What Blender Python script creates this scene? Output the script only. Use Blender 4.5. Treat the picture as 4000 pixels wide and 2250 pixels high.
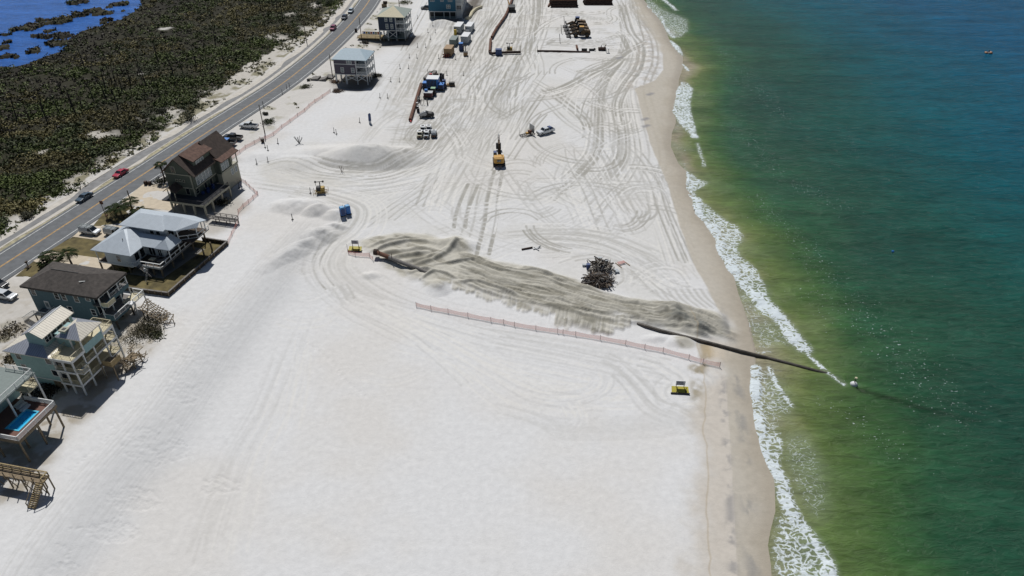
import bpy, math, random
import numpy as np
from math import radians as R, sin, cos, pi
random.seed(7); RNG = np.random.default_rng(11)
for o in list(bpy.data.objects): bpy.data.objects.remove(o)
SC = bpy.context.scene
COL = SC.collection
# ---------------------------------------------------------------- camera, sky, sun
CAM_H = 92.0; PITCH = R(35.5); FPX = 2826.0
cd = bpy.data.cameras.new('camera'); cam = bpy.data.objects.new('camera', cd); COL.objects.link(cam)
cd.sensor_width = 36; cd.lens = 36 * FPX / 4000; cd.clip_start = 1; cd.clip_end = 20000
cam.location = (0, 0, CAM_H); cam.rotation_euler = (pi / 2 - PITCH, 0, 0)
SC.camera = cam
SUN_EL = R(56); SUN_AZ = R(107)            # direction towards the sun, from +X counter-clockwise
W = bpy.data.worlds.new('World'); SC.world = W; W.use_nodes = True
nt = W.node_tree; bg = nt.nodes['Background']
sky = nt.nodes.new('ShaderNodeTexSky'); sky.sky_type = 'NISHITA'; sky.sun_disc = False
sky.sun_elevation = SUN_EL; sky.sun_rotation = pi / 2 - SUN_AZ
sky.air_density = 1.0; sky.dust_density = 0.6
nt.links.new(sky.outputs[0], bg.inputs[0]); bg.inputs[1].default_value = 0.05
sl = bpy.data.lights.new('sun', 'SUN'); sl.energy = 4.9; sl.angle = R(0.5); sl.color = (1, .975, .935)
so = bpy.data.objects.new('sun', sl); COL.objects.link(so)
so.rotation_euler = (pi / 2 - SUN_EL, 0, SUN_AZ + pi / 2)
SC.view_settings.view_transform = 'Standard'; SC.view_settings.look = 'None'
SC.view_settings.exposure = -0.32; SC.view_settings.gamma = 1
SC.render.engine = 'CYCLES'

# ---------------------------------------------------------------- helpers
SP, CP = sin(PITCH), cos(PITCH)
def P(px, py, z=0.0):
    "point of the place at height z that the photograph shows at pixel px, py"
    u = (px - 2000) / FPX; v = (py - 1125) / FPX
    d = (CAM_H - z) / (SP + v * CP)
    return (u * d, (CP - v * SP) * d, z)
def PP(pts, z=0.0): return np.array([P(a, b, z)[:2] for a, b in pts])

def new_mat(name, col=(.5, .5, .5), rough=.7, metal=0., noise=0., scale=3., bump=0., bscale=20., spec=.5, alpha=1., stripes=None, coat=0.):
    m = bpy.data.materials.new(name); m.use_nodes = True
    n = m.node_tree.nodes; l = m.node_tree.links; b = n['Principled BSDF']
    b.inputs['Base Color'].default_value = (*col, 1); b.inputs['Roughness'].default_value = rough
    b.inputs['Metallic'].default_value = metal; b.inputs['Specular IOR Level'].default_value = spec
    b.inputs['Coat Weight'].default_value = coat
    tc = n.new('ShaderNodeTexCoord')
    if noise:
        t = n.new('ShaderNodeTexNoise'); t.inputs['Scale'].default_value = scale; t.inputs['Detail'].default_value = 6
        l.new(tc.outputs['Object'], t.inputs['Vector'])
        mr = n.new('ShaderNodeMapRange'); mr.inputs[1].default_value = .3; mr.inputs[2].default_value = .7
        mr.inputs[3].default_value = 1 - noise; mr.inputs[4].default_value = 1 + noise
        l.new(t.outputs[0], mr.inputs[0])
        mx = n.new('ShaderNodeVectorMath'); mx.operation = 'SCALE'; mx.inputs[0].default_value = col
        l.new(mr.outputs[0], mx.inputs['Scale']); src = mx.outputs[0]
        if stripes:
            axis, period, dark = stripes
            sx = n.new('ShaderNodeSeparateXYZ'); l.new(tc.outputs['Object'], sx.inputs[0])
            dv = n.new('ShaderNodeMath'); dv.operation = 'DIVIDE'; dv.inputs[1].default_value = period
            l.new(sx.outputs[axis], dv.inputs[0])
            fr = n.new('ShaderNodeMath'); fr.operation = 'FRACT'; l.new(dv.outputs[0], fr.inputs[0])
            lt = n.new('ShaderNodeMath'); lt.operation = 'LESS_THAN'; lt.inputs[1].default_value = .14; l.new(fr.outputs[0], lt.inputs[0])
            m2 = n.new('ShaderNodeMapRange'); m2.inputs[3].default_value = 1; m2.inputs[4].default_value = dark; l.new(lt.outputs[0], m2.inputs[0])
            s2 = n.new('ShaderNodeVectorMath'); s2.operation = 'SCALE'; l.new(src, s2.inputs[0]); l.new(m2.outputs[0], s2.inputs['Scale']); src = s2.outputs[0]
        l.new(src, b.inputs['Base Color'])
    if bump:
        t = n.new('ShaderNodeTexNoise'); t.inputs['Scale'].default_value = bscale; t.inputs['Detail'].default_value = 4
        l.new(tc.outputs['Object'], t.inputs['Vector'])
        bp = n.new('ShaderNodeBump'); bp.inputs['Strength'].default_value = bump; bp.inputs['Distance'].default_value = .1
        l.new(t.outputs[0], bp.inputs['Height']); l.new(bp.outputs[0], b.inputs['Normal'])
    if alpha < 1: b.inputs['Alpha'].default_value = alpha
    return m

def tag(o, label=None, cat=None, group=None, kind=None):
    if label: o['label'] = label
    if cat: o['category'] = cat
    if group: o['group'] = group
    if kind: o['kind'] = kind
    return o

def np_mesh(name, V, F, mat, cols=None, smooth=False):
    "mesh object from numpy vertices (n,3) and quads (m,4)"
    me = bpy.data.meshes.new(name)
    V = np.ascontiguousarray(V, dtype=np.float32); F = np.ascontiguousarray(F, dtype=np.int32); k = F.shape[1]
    me.vertices.add(len(V)); me.vertices.foreach_set('co', V.ravel())
    me.loops.add(F.size); me.loops.foreach_set('vertex_index', F.ravel())
    me.polygons.add(len(F)); me.polygons.foreach_set('loop_start', np.arange(0, F.size, k, dtype=np.int32))
    me.polygons.foreach_set('loop_total', np.full(len(F), k, dtype=np.int32))
    me.update(calc_edges=True)
    if smooth: me.shade_smooth()
    if cols:
        for nm, c in cols.items():
            if c.ndim == 1:
                a = me.attributes.new(nm, 'FLOAT', 'POINT'); a.data.foreach_set('value', c.astype(np.float32))
            else:
                a = me.attributes.new(nm, 'FLOAT_COLOR', 'POINT')
                cc = np.ones((len(V), 4), np.float32); cc[:, :3] = c; a.data.foreach_set('color', cc.ravel())
    me.materials.append(mat)
    o = bpy.data.objects.new(name, me); COL.objects.link(o); return o

# value noise ------------------------------------------------------
_L = RNG.random((512, 512)).astype(np.float32)
def vnoise(x, y, s, seed=0):
    x = x / s + seed * 17.3; y = y / s + seed * 9.7
    xi = np.floor(x).astype(int); yi = np.floor(y).astype(int); fx = x - xi; fy = y - yi
    fx = fx * fx * (3 - 2 * fx); fy = fy * fy * (3 - 2 * fy)
    a = _L[yi & 511, xi & 511]; b = _L[yi & 511, (xi + 1) & 511]; c = _L[(yi + 1) & 511, xi & 511]; d = _L[(yi + 1) & 511, (xi + 1) & 511]
    return (a * (1 - fx) + b * fx) * (1 - fy) + (c * (1 - fx) + d * fx) * fy
def fbm(x, y, s, oct=4, seed=0):
    r = 0; a = .5; t = 0
    for k in range(oct):
        r = r + a * vnoise(x, y, s, seed + k * 3); t += a; a *= .5; s *= .47
    return r / t
def sstep(a, b, x): 
    t = np.clip((x - a) / (b - a), 0, 1); return t * t * (3 - 2 * t)

# raster of the work site, strokes and polygons laid down in metres ----------
CELL = .2; RX0, RX1, RY0, RY1 = -125., 100., 46., 470.
NX = int((RX1 - RX0) / CELL); NY = int((RY1 - RY0) / CELL)
def raster(): return np.zeros((NY, NX), np.float32)
def smooth_path(p, step=.2):
    p = np.asarray(p, float)
    if len(p) == 2: q = p
    else:
        e = np.vstack([2 * p[0] - p[1], p, 2 * p[-1] - p[-2]]); q = []
        for i in range(1, len(e) - 2):
            t = np.linspace(0, 1, 14, endpoint=False)[:, None]
            a, b, c, d = e[i - 1], e[i], e[i + 1], e[i + 2]
            q.append(.5 * (2 * b + (c - a) * t + (2 * a - 5 * b + 4 * c - d) * t ** 2 + (3 * b - a - 3 * c + d) * t ** 3))
        q = np.vstack(q + [p[-1:]])
    L = np.r_[0, np.cumsum(np.hypot(*np.diff(q, axis=0).T))]
    s = np.arange(0, L[-1], step)
    return np.c_[np.interp(s, L, q[:, 0]), np.interp(s, L, q[:, 1])]
def splat(arr, path, w, val, soft=.25, over=None, vals=None):
    if len(path) < 2: return
    gx = (path[:, 0] - RX0) / CELL; gy = (path[:, 1] - RY0) / CELL
    ix = np.round(gx).astype(int); iy = np.round(gy).astype(int)
    r = int(math.ceil((w + soft) / CELL))
    v0 = val if vals is None else vals
    for dy in range(-r, r + 1):
        for dx in range(-r, r + 1):
            jx = ix + dx; jy = iy + dy
            d = np.hypot(jx - gx, jy - gy) * CELL
            k = np.clip((w + soft - d) / soft, 0, 1) * v0
            m = (k > 0) & (jx >= 0) & (jx < NX) & (jy >= 0) & (jy < NY)
            jx, jy, k = jx[m], jy[m], (k[m] if np.ndim(k) else k)
            if over is None: arr[jy, jx] = np.maximum(arr[jy, jx], k)
            else: over[jy, jx] = np.maximum(over[jy, jx], k)
def offset_path(p, d):
    t = np.gradient(p, axis=0); t /= np.maximum(np.hypot(*t.T), 1e-6)[:, None]
    return p + np.c_[-t[:, 1], t[:, 0]] * (d if np.ndim(d) == 0 else d[:, None])
def poly_mask(poly, X, Y):
    poly = np.asarray(poly); ins = np.zeros(X.shape, bool); j = len(poly) - 1
    for i in range(len(poly)):
        xi, yi = poly[i]; xj, yj = poly[j]
        if yi != yj:
            c = ((yi > Y) != (yj > Y)) & (X < (xj - xi) * (Y - yi) / (yj - yi) + xi); ins ^= c
        j = i
    return ins
def blur(a, r):
    "separable box blur twice"
    for _ in range(2):
        for ax in (0, 1):
            c = np.cumsum(np.pad(a, [(r + 1, r) if k == ax else (0, 0) for k in (0, 1)], mode='edge'), axis=ax)
            a = (np.take(c, range(2 * r + 1, c.shape[ax]), ax) - np.take(c, range(0, c.shape[ax] - 2 * r - 1), ax)) / (2 * r + 1)
    return a
GX, GY = np.meshgrid(RX0 + np.arange(NX) * CELL, RY0 + np.arange(NY) * CELL)
WX = GX + (fbm(GX, GY, 6, 4, 5) - .5) * 5; WY = GY + (fbm(GX, GY, 6, 4, 8) - .5) * 5
def area(pts, soft=3, warp=True, world=False, z=0):
    p = pts if world else PP(pts, z)
    return blur(poly_mask(p, WX if warp else GX, WY if warp else GY).astype(np.float32), soft)
def sample(arr, X, Y):
    gx = np.clip((X - RX0) / CELL, 0, NX - 1.01); gy = np.clip((Y - RY0) / CELL, 0, NY - 1.01)
    i = gx.astype(int); j = gy.astype(int); fx = gx - i; fy = gy - j
    return (arr[j, i] * (1 - fx) + arr[j, i + 1] * fx) * (1 - fy) + (arr[j + 1, i] * (1 - fx) + arr[j + 1, i + 1] * fx) * fy
# ---------------------------------------------------------------- shore lines
SEA_Z = -0.6
_we = PP([(2400,-260),(2450,-140),(2516,0),(2560,55),(2590,95),(2612,150),(2668,222),(2668,262),(2652,310),(2650,370),(2640,430),(2640,480),(2625,520),(2620,575),(2650,640),(2683,669),(2680,740),(2722,785),(2745,860),(2796,921),(2823,995),(2868,1080),(2885,1151),(2905,1209),(2925,1267),(2938,1322),(2951,1372),(2948,1434),(2950,1508),(2967,1680),(2985,1739),(3005,1810),(3025,1861),(3030,1995),(3010,2073),(3000,2130),(3010,2191),(3015,2250),(3030,2600)], SEA_Z)[::-1]
WE_Y, WE_X = _we[:, 1], _we[:, 0]
_de = PP([(2330,-260),(2400,-140),(2470,0),(2500,60),(2540,120),(2570,180),(2590,215),(2590,270),(2560,310),(2520,330),(2478,345),(2493,380),(2503,427),(2522,497),(2540,560),(2560,610),(2607,707),(2620,754),(2658,886),(2706,1018),(2761,1120),(2807,1209),(2872,1300),(2860,1380),(2800,1440),(2760,1560),(2735,1700),(2735,1850),(2745,2000),(2740,2250),(2740,2600)])[::-1]
DE_Y, DE_X = _de[:, 1], _de[:, 0]
def d_water(X, Y): return (X - np.interp(Y, WE_Y, WE_X)) * .93
def d_dry(X, Y): return (X - np.interp(Y, DE_Y, DE_X)) * .93

# ---------------------------------------------------------------- wheel and track marks
TMP = raster(); TONE = raster(); DEP = raster(); BERM = raster()
def tracks(pts, n=1, s0=0., s1=None, gauge=2.0, w=.28, tone=.6, dep=.5, world=False, trunc=.25, curl=0.):
    if s1 is None: s1 = s0
    base = smooth_path(pts if world else PP(pts))
    if len(base) < 8: return
    N = len(base)
    for k in range(n):
        a = random.gauss(0, 1); b = a * .5 + random.gauss(0, .8)
        f = np.linspace(0, 1, N)
        off = (a * s0 * (1 - f) + b * s1 * f) + np.sin(f * random.uniform(1, 3) * pi + random.random() * 6) * curl * random.random()
        i0 = int(random.random() * trunc * N) if n > 1 else 0; i1 = N - (int(random.random() * trunc * N) if n > 1 else 0)
        p = offset_path(base, off)[i0:i1]
        if len(p) < 6: continue
        lite = n > 1 and random.random() < .42
        tn = tone * random.uniform(.55, 1.2) if n > 1 else tone
        ww = w * random.uniform(.4, .9) if n > 1 else w * .8
        g = gauge * random.uniform(.8, 1.3) if n > 1 else gauge
        fade = .55 + .7 * vnoise(np.arange(len(p)) * .2, np.zeros(len(p)) + k * 7.1 + random.random() * 90, 4)
        x0, y0 = p.min(0) - 4; x1, y1 = p.max(0) + 4
        a0 = max(int((x0 - RX0) / CELL), 0); a1 = min(int((x1 - RX0) / CELL) + 1, NX); b0 = max(int((y0 - RY0) / CELL), 0); b1 = min(int((y1 - RY0) / CELL) + 1, NY)
        if a1 <= a0 or b1 <= b0: continue
        for sgn in (-1, 1):
            q = offset_path(p, sgn * g / 2)
            splat(None, q, ww, 1, .12, over=TMP, vals=np.clip((.45 + .6 * tn if lite else .35 + .6 * tn) * fade, 0, 1))
            T = TMP[b0:b1, a0:a1]; TONE[b0:b1, a0:a1] = TONE[b0:b1, a0:a1] * (1 - T) + (-.25 if lite else min(tn * 1.15, 1.1)) * T; T[:] = 0
            splat(DEP, q, ww, dep * tn, .2)
            for e in (-1, 1): splat(BERM, offset_path(q, e * (ww + .25)), .08, dep * tn * .8, .2)
# haul roads and turning loops, digitised from the photograph
tracks([(2110,-60),(2080,60),(2060,150),(2010,260),(1980,370),(1960,500)], 26, 5.5, 3, tone=0.98, w=.4)
tracks([(2090,-60),(2090,50),(2075,130),(2055,200),(2070,250),(2075,300)], 18, 4, 2, tone=0.91, w=.35)
tracks([(1880,-60),(1870,60),(1850,200),(1870,330),(1860,450),(1800,600),(1700,760),(1620,860)], 17, 5, 7, tone=.6, w=.28, curl=2)
tracks([(1950,-60),(1930,80),(1880,260),(1880,420),(1930,560)], 9, 4, 6, tone=.6, curl=2)
tracks([(1990,-50),(2010,60),(2030,120),(2000,240),(1900,420),(1780,600),(1700,720),(1560,820),(1450,900)], 15, 4, 8, tone=.6, w=.24, curl=3)
tracks([(2446,-20),(2458,78),(2477,155),(2466,233),(2419,310),(2404,369),(2411,466),(2419,560),(2411,618),(2373,676),(2330,727),(2272,777),(2194,870)], 20, 1.9, 5.5, tone=1.00, w=.45, trunc=.12)
tracks([(2400,-20),(2425,30),(2450,120),(2490,180),(2480,260),(2430,330),(2395,400),(2400,470),(2420,540)], 8, 1.6, 1.6, tone=1.00, w=.4)
tracks([(2470,-20),(2490,40),(2520,85),(2560,140)], 6, 1.5, 1.5, tone=0.91)
tracks([(2070,307),(2160,360),(2248,427),(2290,470),(2303,510),(2291,540)], 6, 1.3, 1.2, tone=1.00, w=.42)
tracks([(2039,384),(2130,365),(2217,338),(2310,287),(2380,255),(2450,200),(2530,160)], 7, 1.8, 1.5, tone=1.00, w=.42)
tracks([(2040,395),(2120,385),(2190,372),(2290,330),(2390,270)], 4, 1.8, 1.5, tone=0.91)
tracks([(2075,320),(2180,390),(2270,460),(2370,520),(2460,600),(2540,720),(2640,850),(2700,960)], 5, 2, 6, tone=0.65)
tracks([(2300,485),(2400,492),(2460,480),(2470,450)], 2, 1, 1, tone=0.85)
tracks([(2280,470),(2300,380),(2350,310)], 3, 3, 3, tone=0.78)
tracks([(2355,285),(2270,400),(2255,470)], 3, 3, 3, tone=0.72)
tracks([(2100,250),(2220,300),(2330,360),(2385,440),(2400,540),(2420,640)], 3, 2.5, 3, tone=0.59)
tracks([(2060,160),(2120,100),(2200,60),(2300,46),(2370,52),(2405,68),(2390,88),(2320,94),(2270,92)], 4, 1.6, 1.6, tone=0.98, w=.32)
tracks([(2020,60),(2120,70),(2230,66),(2330,82),(2380,100)], 6, 3, 3, tone=0.65)
tracks([(2440,85),(2395,75),(2385,45),(2405,32),(2450,25)], 2, .8, .8, tone=0.78)
tracks([(2340,98),(2400,120),(2440,150),(2480,230)], 4, 1.5, 2, tone=0.91)
for y in (148, 155, 163, 170, 176, 183): tracks([(2080+random.randint(0,30), y), (2200, y+random.randint(-3,5)), (2320, y+random.randint(-4,3)), (2440, y-random.randint(4,26))], 2, 2, 2, tone=0.72)
tracks([(2290,128),(2360,126),(2440,130)], 4, 2.5, 2.5, tone=0.65)
tracks([(2170,160),(2260,175),(2350,160),(2440,125)], 3, 2, 2, tone=0.78)
for y in (212, 222, 232): tracks([(2090,y+4),(2200,y-3),(2340,y),(2440,y+4)], 2, 2, 2, tone=0.45)
tracks([(2330,235),(2345,228),(2365,232),(2360,262)], 1, tone=0.65); tracks([(2340,240),(2350,234),(2372,236),(2368,262)], 1, tone=0.65)
tracks([(1932,665),(1904,777),(1893,870),(1862,995)], 1, gauge=.2, w=.42, tone=1.00); tracks([(1963,669),(1946,777),(1938,870),(1910,995)], 1, gauge=.2, w=.42, tone=1.00)
tracks([(1932,665),(1904,777),(1893,870),(1862,995)], 4, 1.5, 3, tone=0.59)
tracks([(1848,720),(1818,790),(1800,850),(1795,890)], 1, gauge=2.8, w=.55, tone=1.00)
tracks([(1760,690),(1720,760),(1700,830)], 3, 2, 2, gauge=2.8, w=.5, tone=0.91)
tracks([(1790,610),(1750,680),(1690,790),(1640,850)], 4, 3, 3, gauge=2.6, w=.45, tone=0.78)
tracks([(1650,560),(1700,580),(1760,560)], 2, 1.5, 1.5, tone=0.78)
for k in range(24):
    x = random.uniform(1820, 2350); y = random.uniform(690, 980)
    a = random.choice([-.5, .3, .75, -.15, -.35, .12]) + random.gauss(0, .1); Lx = random.uniform(120, 420)
    tracks([(x-Lx/2, y-a*Lx/2*.8), (x, y+random.uniform(-14,14)), (x+Lx/2, y+a*Lx/2*.8)], 2, 1.2, 3, tone=random.uniform(.3,.55))
for y0 in (700, 712, 735, 757): tracks([(1990,y0),(2200,y0-4),(2400,y0+3),(2590,y0+12)], 2, 1.3, 2, tone=0.55)
tracks([(2050,600),(2200,710),(2330,830),(2430,960)], 5, 3, 9, tone=0.59); tracks([(2000,640),(2120,750),(2250,840),(2400,900)], 5, 3, 6, tone=0.52)
tracks([(2230,560),(2290,650),(2340,760),(2390,850),(2430,910)], 5, 3, 4, tone=0.65)
tracks([(2300,560),(2320,640),(2380,740),(2450,900),(2500,960)], 4, 3, 4, tone=0.65)
tracks([(2480,590),(2560,700),(2600,820),(2660,960),(2720,1090)], 12, 1.4, 3.5, tone=0.72)
tracks([(2440,580),(2470,680),(2530,740),(2590,700),(2560,640)], 3, 2, 2, tone=0.65)
tracks([(2420,780),(2450,750),(2500,735),(2570,745),(2600,820)], 5, 1.6, 2.5, tone=0.65)
tracks([(2515,790),(2530,840),(2500,890),(2440,910),(2380,905)], 3, 1.3, 1.3, tone=0.72)
tracks([(2200,640),(2180,700),(2200,770)], 1, tone=0.52)
for k in range(9): tracks([(1960,905+k*7),(2150,895+k*8),(2330,905+k*10),(2500,960+k*14),(2640,1040+k*16)], 2, 1.2, 3, tone=0.59)
tracks([(2150,1010),(2250,985),(2350,985),(2430,1020),(2450,1090),(2420,1120)], 7, 2, 2, tone=0.59)
tracks([(2500,1120),(2560,1060),(2640,1060),(2700,1120)], 6, 2, 3, tone=0.65)
tracks([(2400,990),(2500,1050),(2600,1130),(2720,1180)], 6, 2, 4, tone=0.52)
for k in range(8): x=2570+k*26; tracks([(x,1130),(x+25,1165),(x+70,1200)], 1, gauge=1.2, tone=0.52)
tracks([(960,650),(1000,657),(1116,640),(1271,680),(1465,692),(1600,655),(1700,590),(1790,470),(1830,300)], 26, 4.5, 5, tone=0.72, w=.3, curl=2)
tracks([(990,680),(1100,700),(1300,720),(1500,700),(1700,660)], 12, 3, 6, tone=0.52)
tracks([(1100,720),(1250,760),(1380,800),(1405,840),(1370,900),(1290,960),(1252,1030),(1270,1090),(1330,1150)], 14, 2.2, 3.2, tone=0.55)
tracks([(1349,905),(1287,952),(1248,1014),(1264,1080),(1310,1140)], 5, .8, .9, tone=0.78)
tracks([(1480,880),(1380,940),(1320,1010),(1330,1070),(1420,1150),(1560,1220),(1760,1290),(2000,1340),(2250,1385),(2500,1440),(2650,1490)], 22, 3.5, 4.5, tone=0.30, trunc=.4)
tracks([(1600,1245),(1800,1300),(2000,1335),(2200,1370),(2400,1410),(2600,1450),(2720,1480)], 14, 1.6, 2.4, tone=0.34, trunc=.4)
tracks([(1408,1205),(1582,1283),(1738,1392),(1893,1524),(1994,1601)], 4, .8, 1.6, tone=0.32)
tracks([(1349,1167),(1500,1210),(1621,1248),(1800,1310),(1994,1368)], 10, 2, 5, tone=0.28)
tracks([(1390,1150),(1480,1220),(1700,1330),(1900,1440),(2100,1540),(2350,1570),(2600,1560)], 10, 1, 3.5, tone=0.27)
tracks([(1320,1110),(1350,1150),(1375,1190)], 3, .8, .8, tone=0.61, w=.4); tracks([(1300,1120),(1330,1155),(1370,1130)], 1, tone=0.40)
tracks([(1140,1160),(1200,1175),(1270,1150),(1310,1110)], 3, .8, .8, tone=0.32)
tracks([(1100,1245),(1160,1265),(1250,1260),(1300,1230)], 3, .8, .8, tone=0.27)
tracks([(1420,1470),(1520,1495),(1620,1470),(1680,1430)], 2, .8, .8, tone=0.14)
for rx, ry in ((230,95),(200,82),(170,70),(140,55)):
    cxy = (2180,1490)
    tracks([(cxy[0]+rx*cos(t), cxy[1]+ry*sin(t)) for t in np.linspace(-.7, 2.6, 9)], 2, .5, .5, tone=0.30)
for rx, ry in ((150,95),(135,85),(115,78),(95,60)):
    tracks([(2690+rx*cos(t), 1510+ry*sin(t)) for t in np.linspace(-1.4, 2.4, 9)], 2, .5, .6, tone=0.37)
tracks([(2640,1590),(2600,1530),(2620,1490)], 2, .6, .6, tone=0.40)
tracks([(2230,1570),(2260,1640),(2230,1680)], 2, .6, .6, tone=0.32)
tracks([(2330,1390),(2400,1430),(2470,1500),(2540,1590),(2640,1640),(2700,1700)], 6, 1.5, 3, tone=0.40, w=.34)
tracks([(2500,1400),(2560,1420),(2640,1470),(2680,1520)], 5, 1.2, 1.2, tone=0.40)
for k in range(7): tracks([(1950+k*30,1600+k*5),(2200,1650+k*8),(2500,1640+k*9),(2740,1610+k*10)], 1, tone=0.20)
tracks([(2850,1500),(2845,1600),(2850,1750)], 3, .6, .8, tone=0.52)
# service tracks between the stakes and by the containers
tracks([(1420,560),(1480,485),(1540,440),(1590,410)], 4, 1.2, 1.6, tone=0.52)
tracks([(1500,470),(1560,340),(1620,230),(1690,140),(1760,80),(1800,-20)], 9, 6, 4.5, tone=.5, w=.35, curl=2)
tracks([(1610,260),(1700,160),(1800,40),(1850,-40)], 8, 3, 5, tone=.5, w=.4, curl=1.5)
for k in range(22):
    x = random.uniform(1560, 1800); y = random.uniform(215, 560); tracks([(x-70,y+random.uniform(-9,9)),(x,y),(x+80,y+random.uniform(-14,9))], 1, tone=random.uniform(.35,.65), w=.3)
for rx, ry in ((95,55),(85,48),(76,42)): tracks([(1690+rx*cos(t), 530+ry*sin(t)) for t in np.linspace(1.6, 5.2, 9)], 1, tone=0.72)
tracks([(1740,440),(1760,500),(1790,560),(1800,620)], 5, 2.5, 3, tone=0.65); tracks([(1840,560),(1780,480),(1760,460),(1790,430),(1860,400)], 2, .8, .8, tone=0.65)
for k in range(60):
    x = random.uniform(1480, 2480); y = random.uniform(330, 900) if x > 1900 else random.uniform(560, 900)
    a = random.uniform(-1, 1); L = random.uniform(40, 200)
    tracks([(x-L/2,y-a*L*.35),(x,y+random.uniform(-12,12)),(x+L/2,y+a*L*.35)], 1, tone=random.uniform(.15,.4), w=.25)
for k in range(46):
    x = random.uniform(1980, 2560); y = random.uniform(270, 900); r = random.uniform(60, 260); a0_ = random.uniform(0, 6.3); sw = random.uniform(.8, 2.6)
    tracks([(x + r * cos(a0_ + sw * f), y + r * .45 * sin(a0_ + sw * f)) for f in np.linspace(0, 1, 7)], random.choice([1, 1, 2]), .8, 1.6, tone=random.uniform(.4, .9), w=random.uniform(.22, .4))
for k in range(70):
    x = random.uniform(1560, 2000); y = random.uniform(120, 640); L = random.uniform(40, 150); a = random.gauss(-2.6, .9)
    tracks([(x, y), (x + L * .5, y + a * L * .3 + random.uniform(-8, 8)), (x + L, y + a * L * .55)], random.choice([1, 2]), .8, 2, tone=random.uniform(.4, .95), w=random.uniform(.22, .38))
for k in range(26):
    x = random.uniform(2030, 2450); y = random.uniform(30, 240); L = random.uniform(60, 260)
    tracks([(x - L / 2, y + random.uniform(-12, 12)), (x, y + random.uniform(-6, 6)), (x + L / 2, y + random.uniform(-12, 12))], 1, tone=random.uniform(.5, .9), w=.3)
# graded edge and foot traffic along the houses
for d in (0, 2.2, -3.5, 5): tracks(offset_path(smooth_path(PP([(1230,870),(1050,1060),(850,1330),(650,1620),(430,1880),(240,2140),(150,2300)])), d), 1, gauge=1.4, w=.12, tone=.16, dep=1.2, world=True)
tracks([(1150,1240),(1080,1420),(1000,1600),(880,1800),(760,2100),(700,2300)], 7, 1.5, 3, tone=.2)
tracks([(1190,1300),(1130,1500),(1040,1700)], 4, 1.2, 3, tone=.2)
for d in np.arange(-6.5, 4.5, 1.1): tracks(offset_path(smooth_path(PP([(1250,880),(1060,1090),(860,1340),(650,1630),(430,1890),(240,2150),(150,2310)])), d + random.uniform(-.4, .4)), 1, gauge=random.choice([.5, 1.9]), w=.1, tone=random.uniform(.18, .38), dep=.8, world=True)
FOOT = raster()
for (x, y, rx, ry, n) in ((600,1760,140,55,90),(520,1950,110,45,90),(440,2080,100,40,90),(760,1380,90,60,110),(830,1270,70,50,90),(720,1520,70,70,90),(860,1900,80,40,60),(250,2230,60,30,50),(690,1240,60,45,60),(1230,960,70,40,120),(1180,1030,60,50,120),(560,1700,60,30,50)):
    for k in range(n):
        t = random.random() * 6.3; r = random.random() ** .5; q = P(x + rx * r * cos(t), y + ry * r * sin(t))
        e = random.uniform(.25, .6); splat(FOOT, np.array([[q[0] - e / 2, q[1] + e * .2], [q[0] + e / 2, q[1] - e * .1]]), .12, random.uniform(.5, 1), .2)
def prints(pts, step=.75):
    p = smooth_path(PP(pts), step)
    for i, q in enumerate(p):
        s = .18 * (1 if i % 2 else -1); splat(FOOT, np.array([[q[0] + s, q[1]], [q[0] + s + .15, q[1] + .05]]), .1, .9, .18)
prints([(630,1620),(660,1640),(700,1665),(720,1690)]); prints([(280,2070),(360,2060),(430,2040),(500,1990),(560,1930)]); prints([(230,2130),(270,2160),(250,2200),(210,2230)])
prints([(540,1750),(600,1770),(640,1810),(590,1830)]); prints([(700,1180),(690,1250),(640,1290),(520,1470)]); prints([(1200,1340),(1300,1420),(1340,1480),(1440,1560)])
prints([(540,1580),(450,1640),(430,1700),(330,1790),(250,1860)])

# ---------------------------------------------------------------- heights
H = np.zeros((NY, NX), np.float32)
def mound(px, py, rx, ry, h, rough=.35, rot=0, z=0, sm=.35):
    c = P(px, py, z); dx = GX - c[0]; dy = GY - c[1]; a = cos(rot); b = sin(rot)
    u = (dx * a + dy * b) / rx; v = (-dx * b + dy * a) / ry
    r = np.sqrt(u * u + v * v) + (fbm(GX, GY, max(rx, ry) * .7, 4, 3) - .5) * rough
    H[:] = np.maximum(H, h * np.clip(1.15 - r, 0, 1) ** 1.1 * (1 + (fbm(GX, GY, 3, 3, 7) - .5) * sm))
mound(1440, 615, 17, 7.5, 3.9, .2, rot=-.02, sm=.12); mound(1300, 600, 14, 6, 1.7, .25, sm=.12); mound(1560, 608, 9, 6, 2.3, .25, sm=.12); mound(1200, 630, 10, 6, 1.0)
mound(1180, 805, 8, 4, 1.6, .6); mound(1255, 825, 5, 3.5, 2.2, .4); mound(1310, 840, 4, 3, 1.2)
mound(1255, 925, 4.5, 4, 2.0, .5, .5); mound(1200, 960, 7, 2.6, 1.4, .6, .8); mound(1130, 1000, 8, 3, 1.2, .6, .9); mound(1310, 890, 3, 2, 1.2)
mound(1730, 95, 7, 6, 2.0); mound(1765, 110, 4, 3, 1.2); mound(1010, 610, 8, 4, .5)
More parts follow.
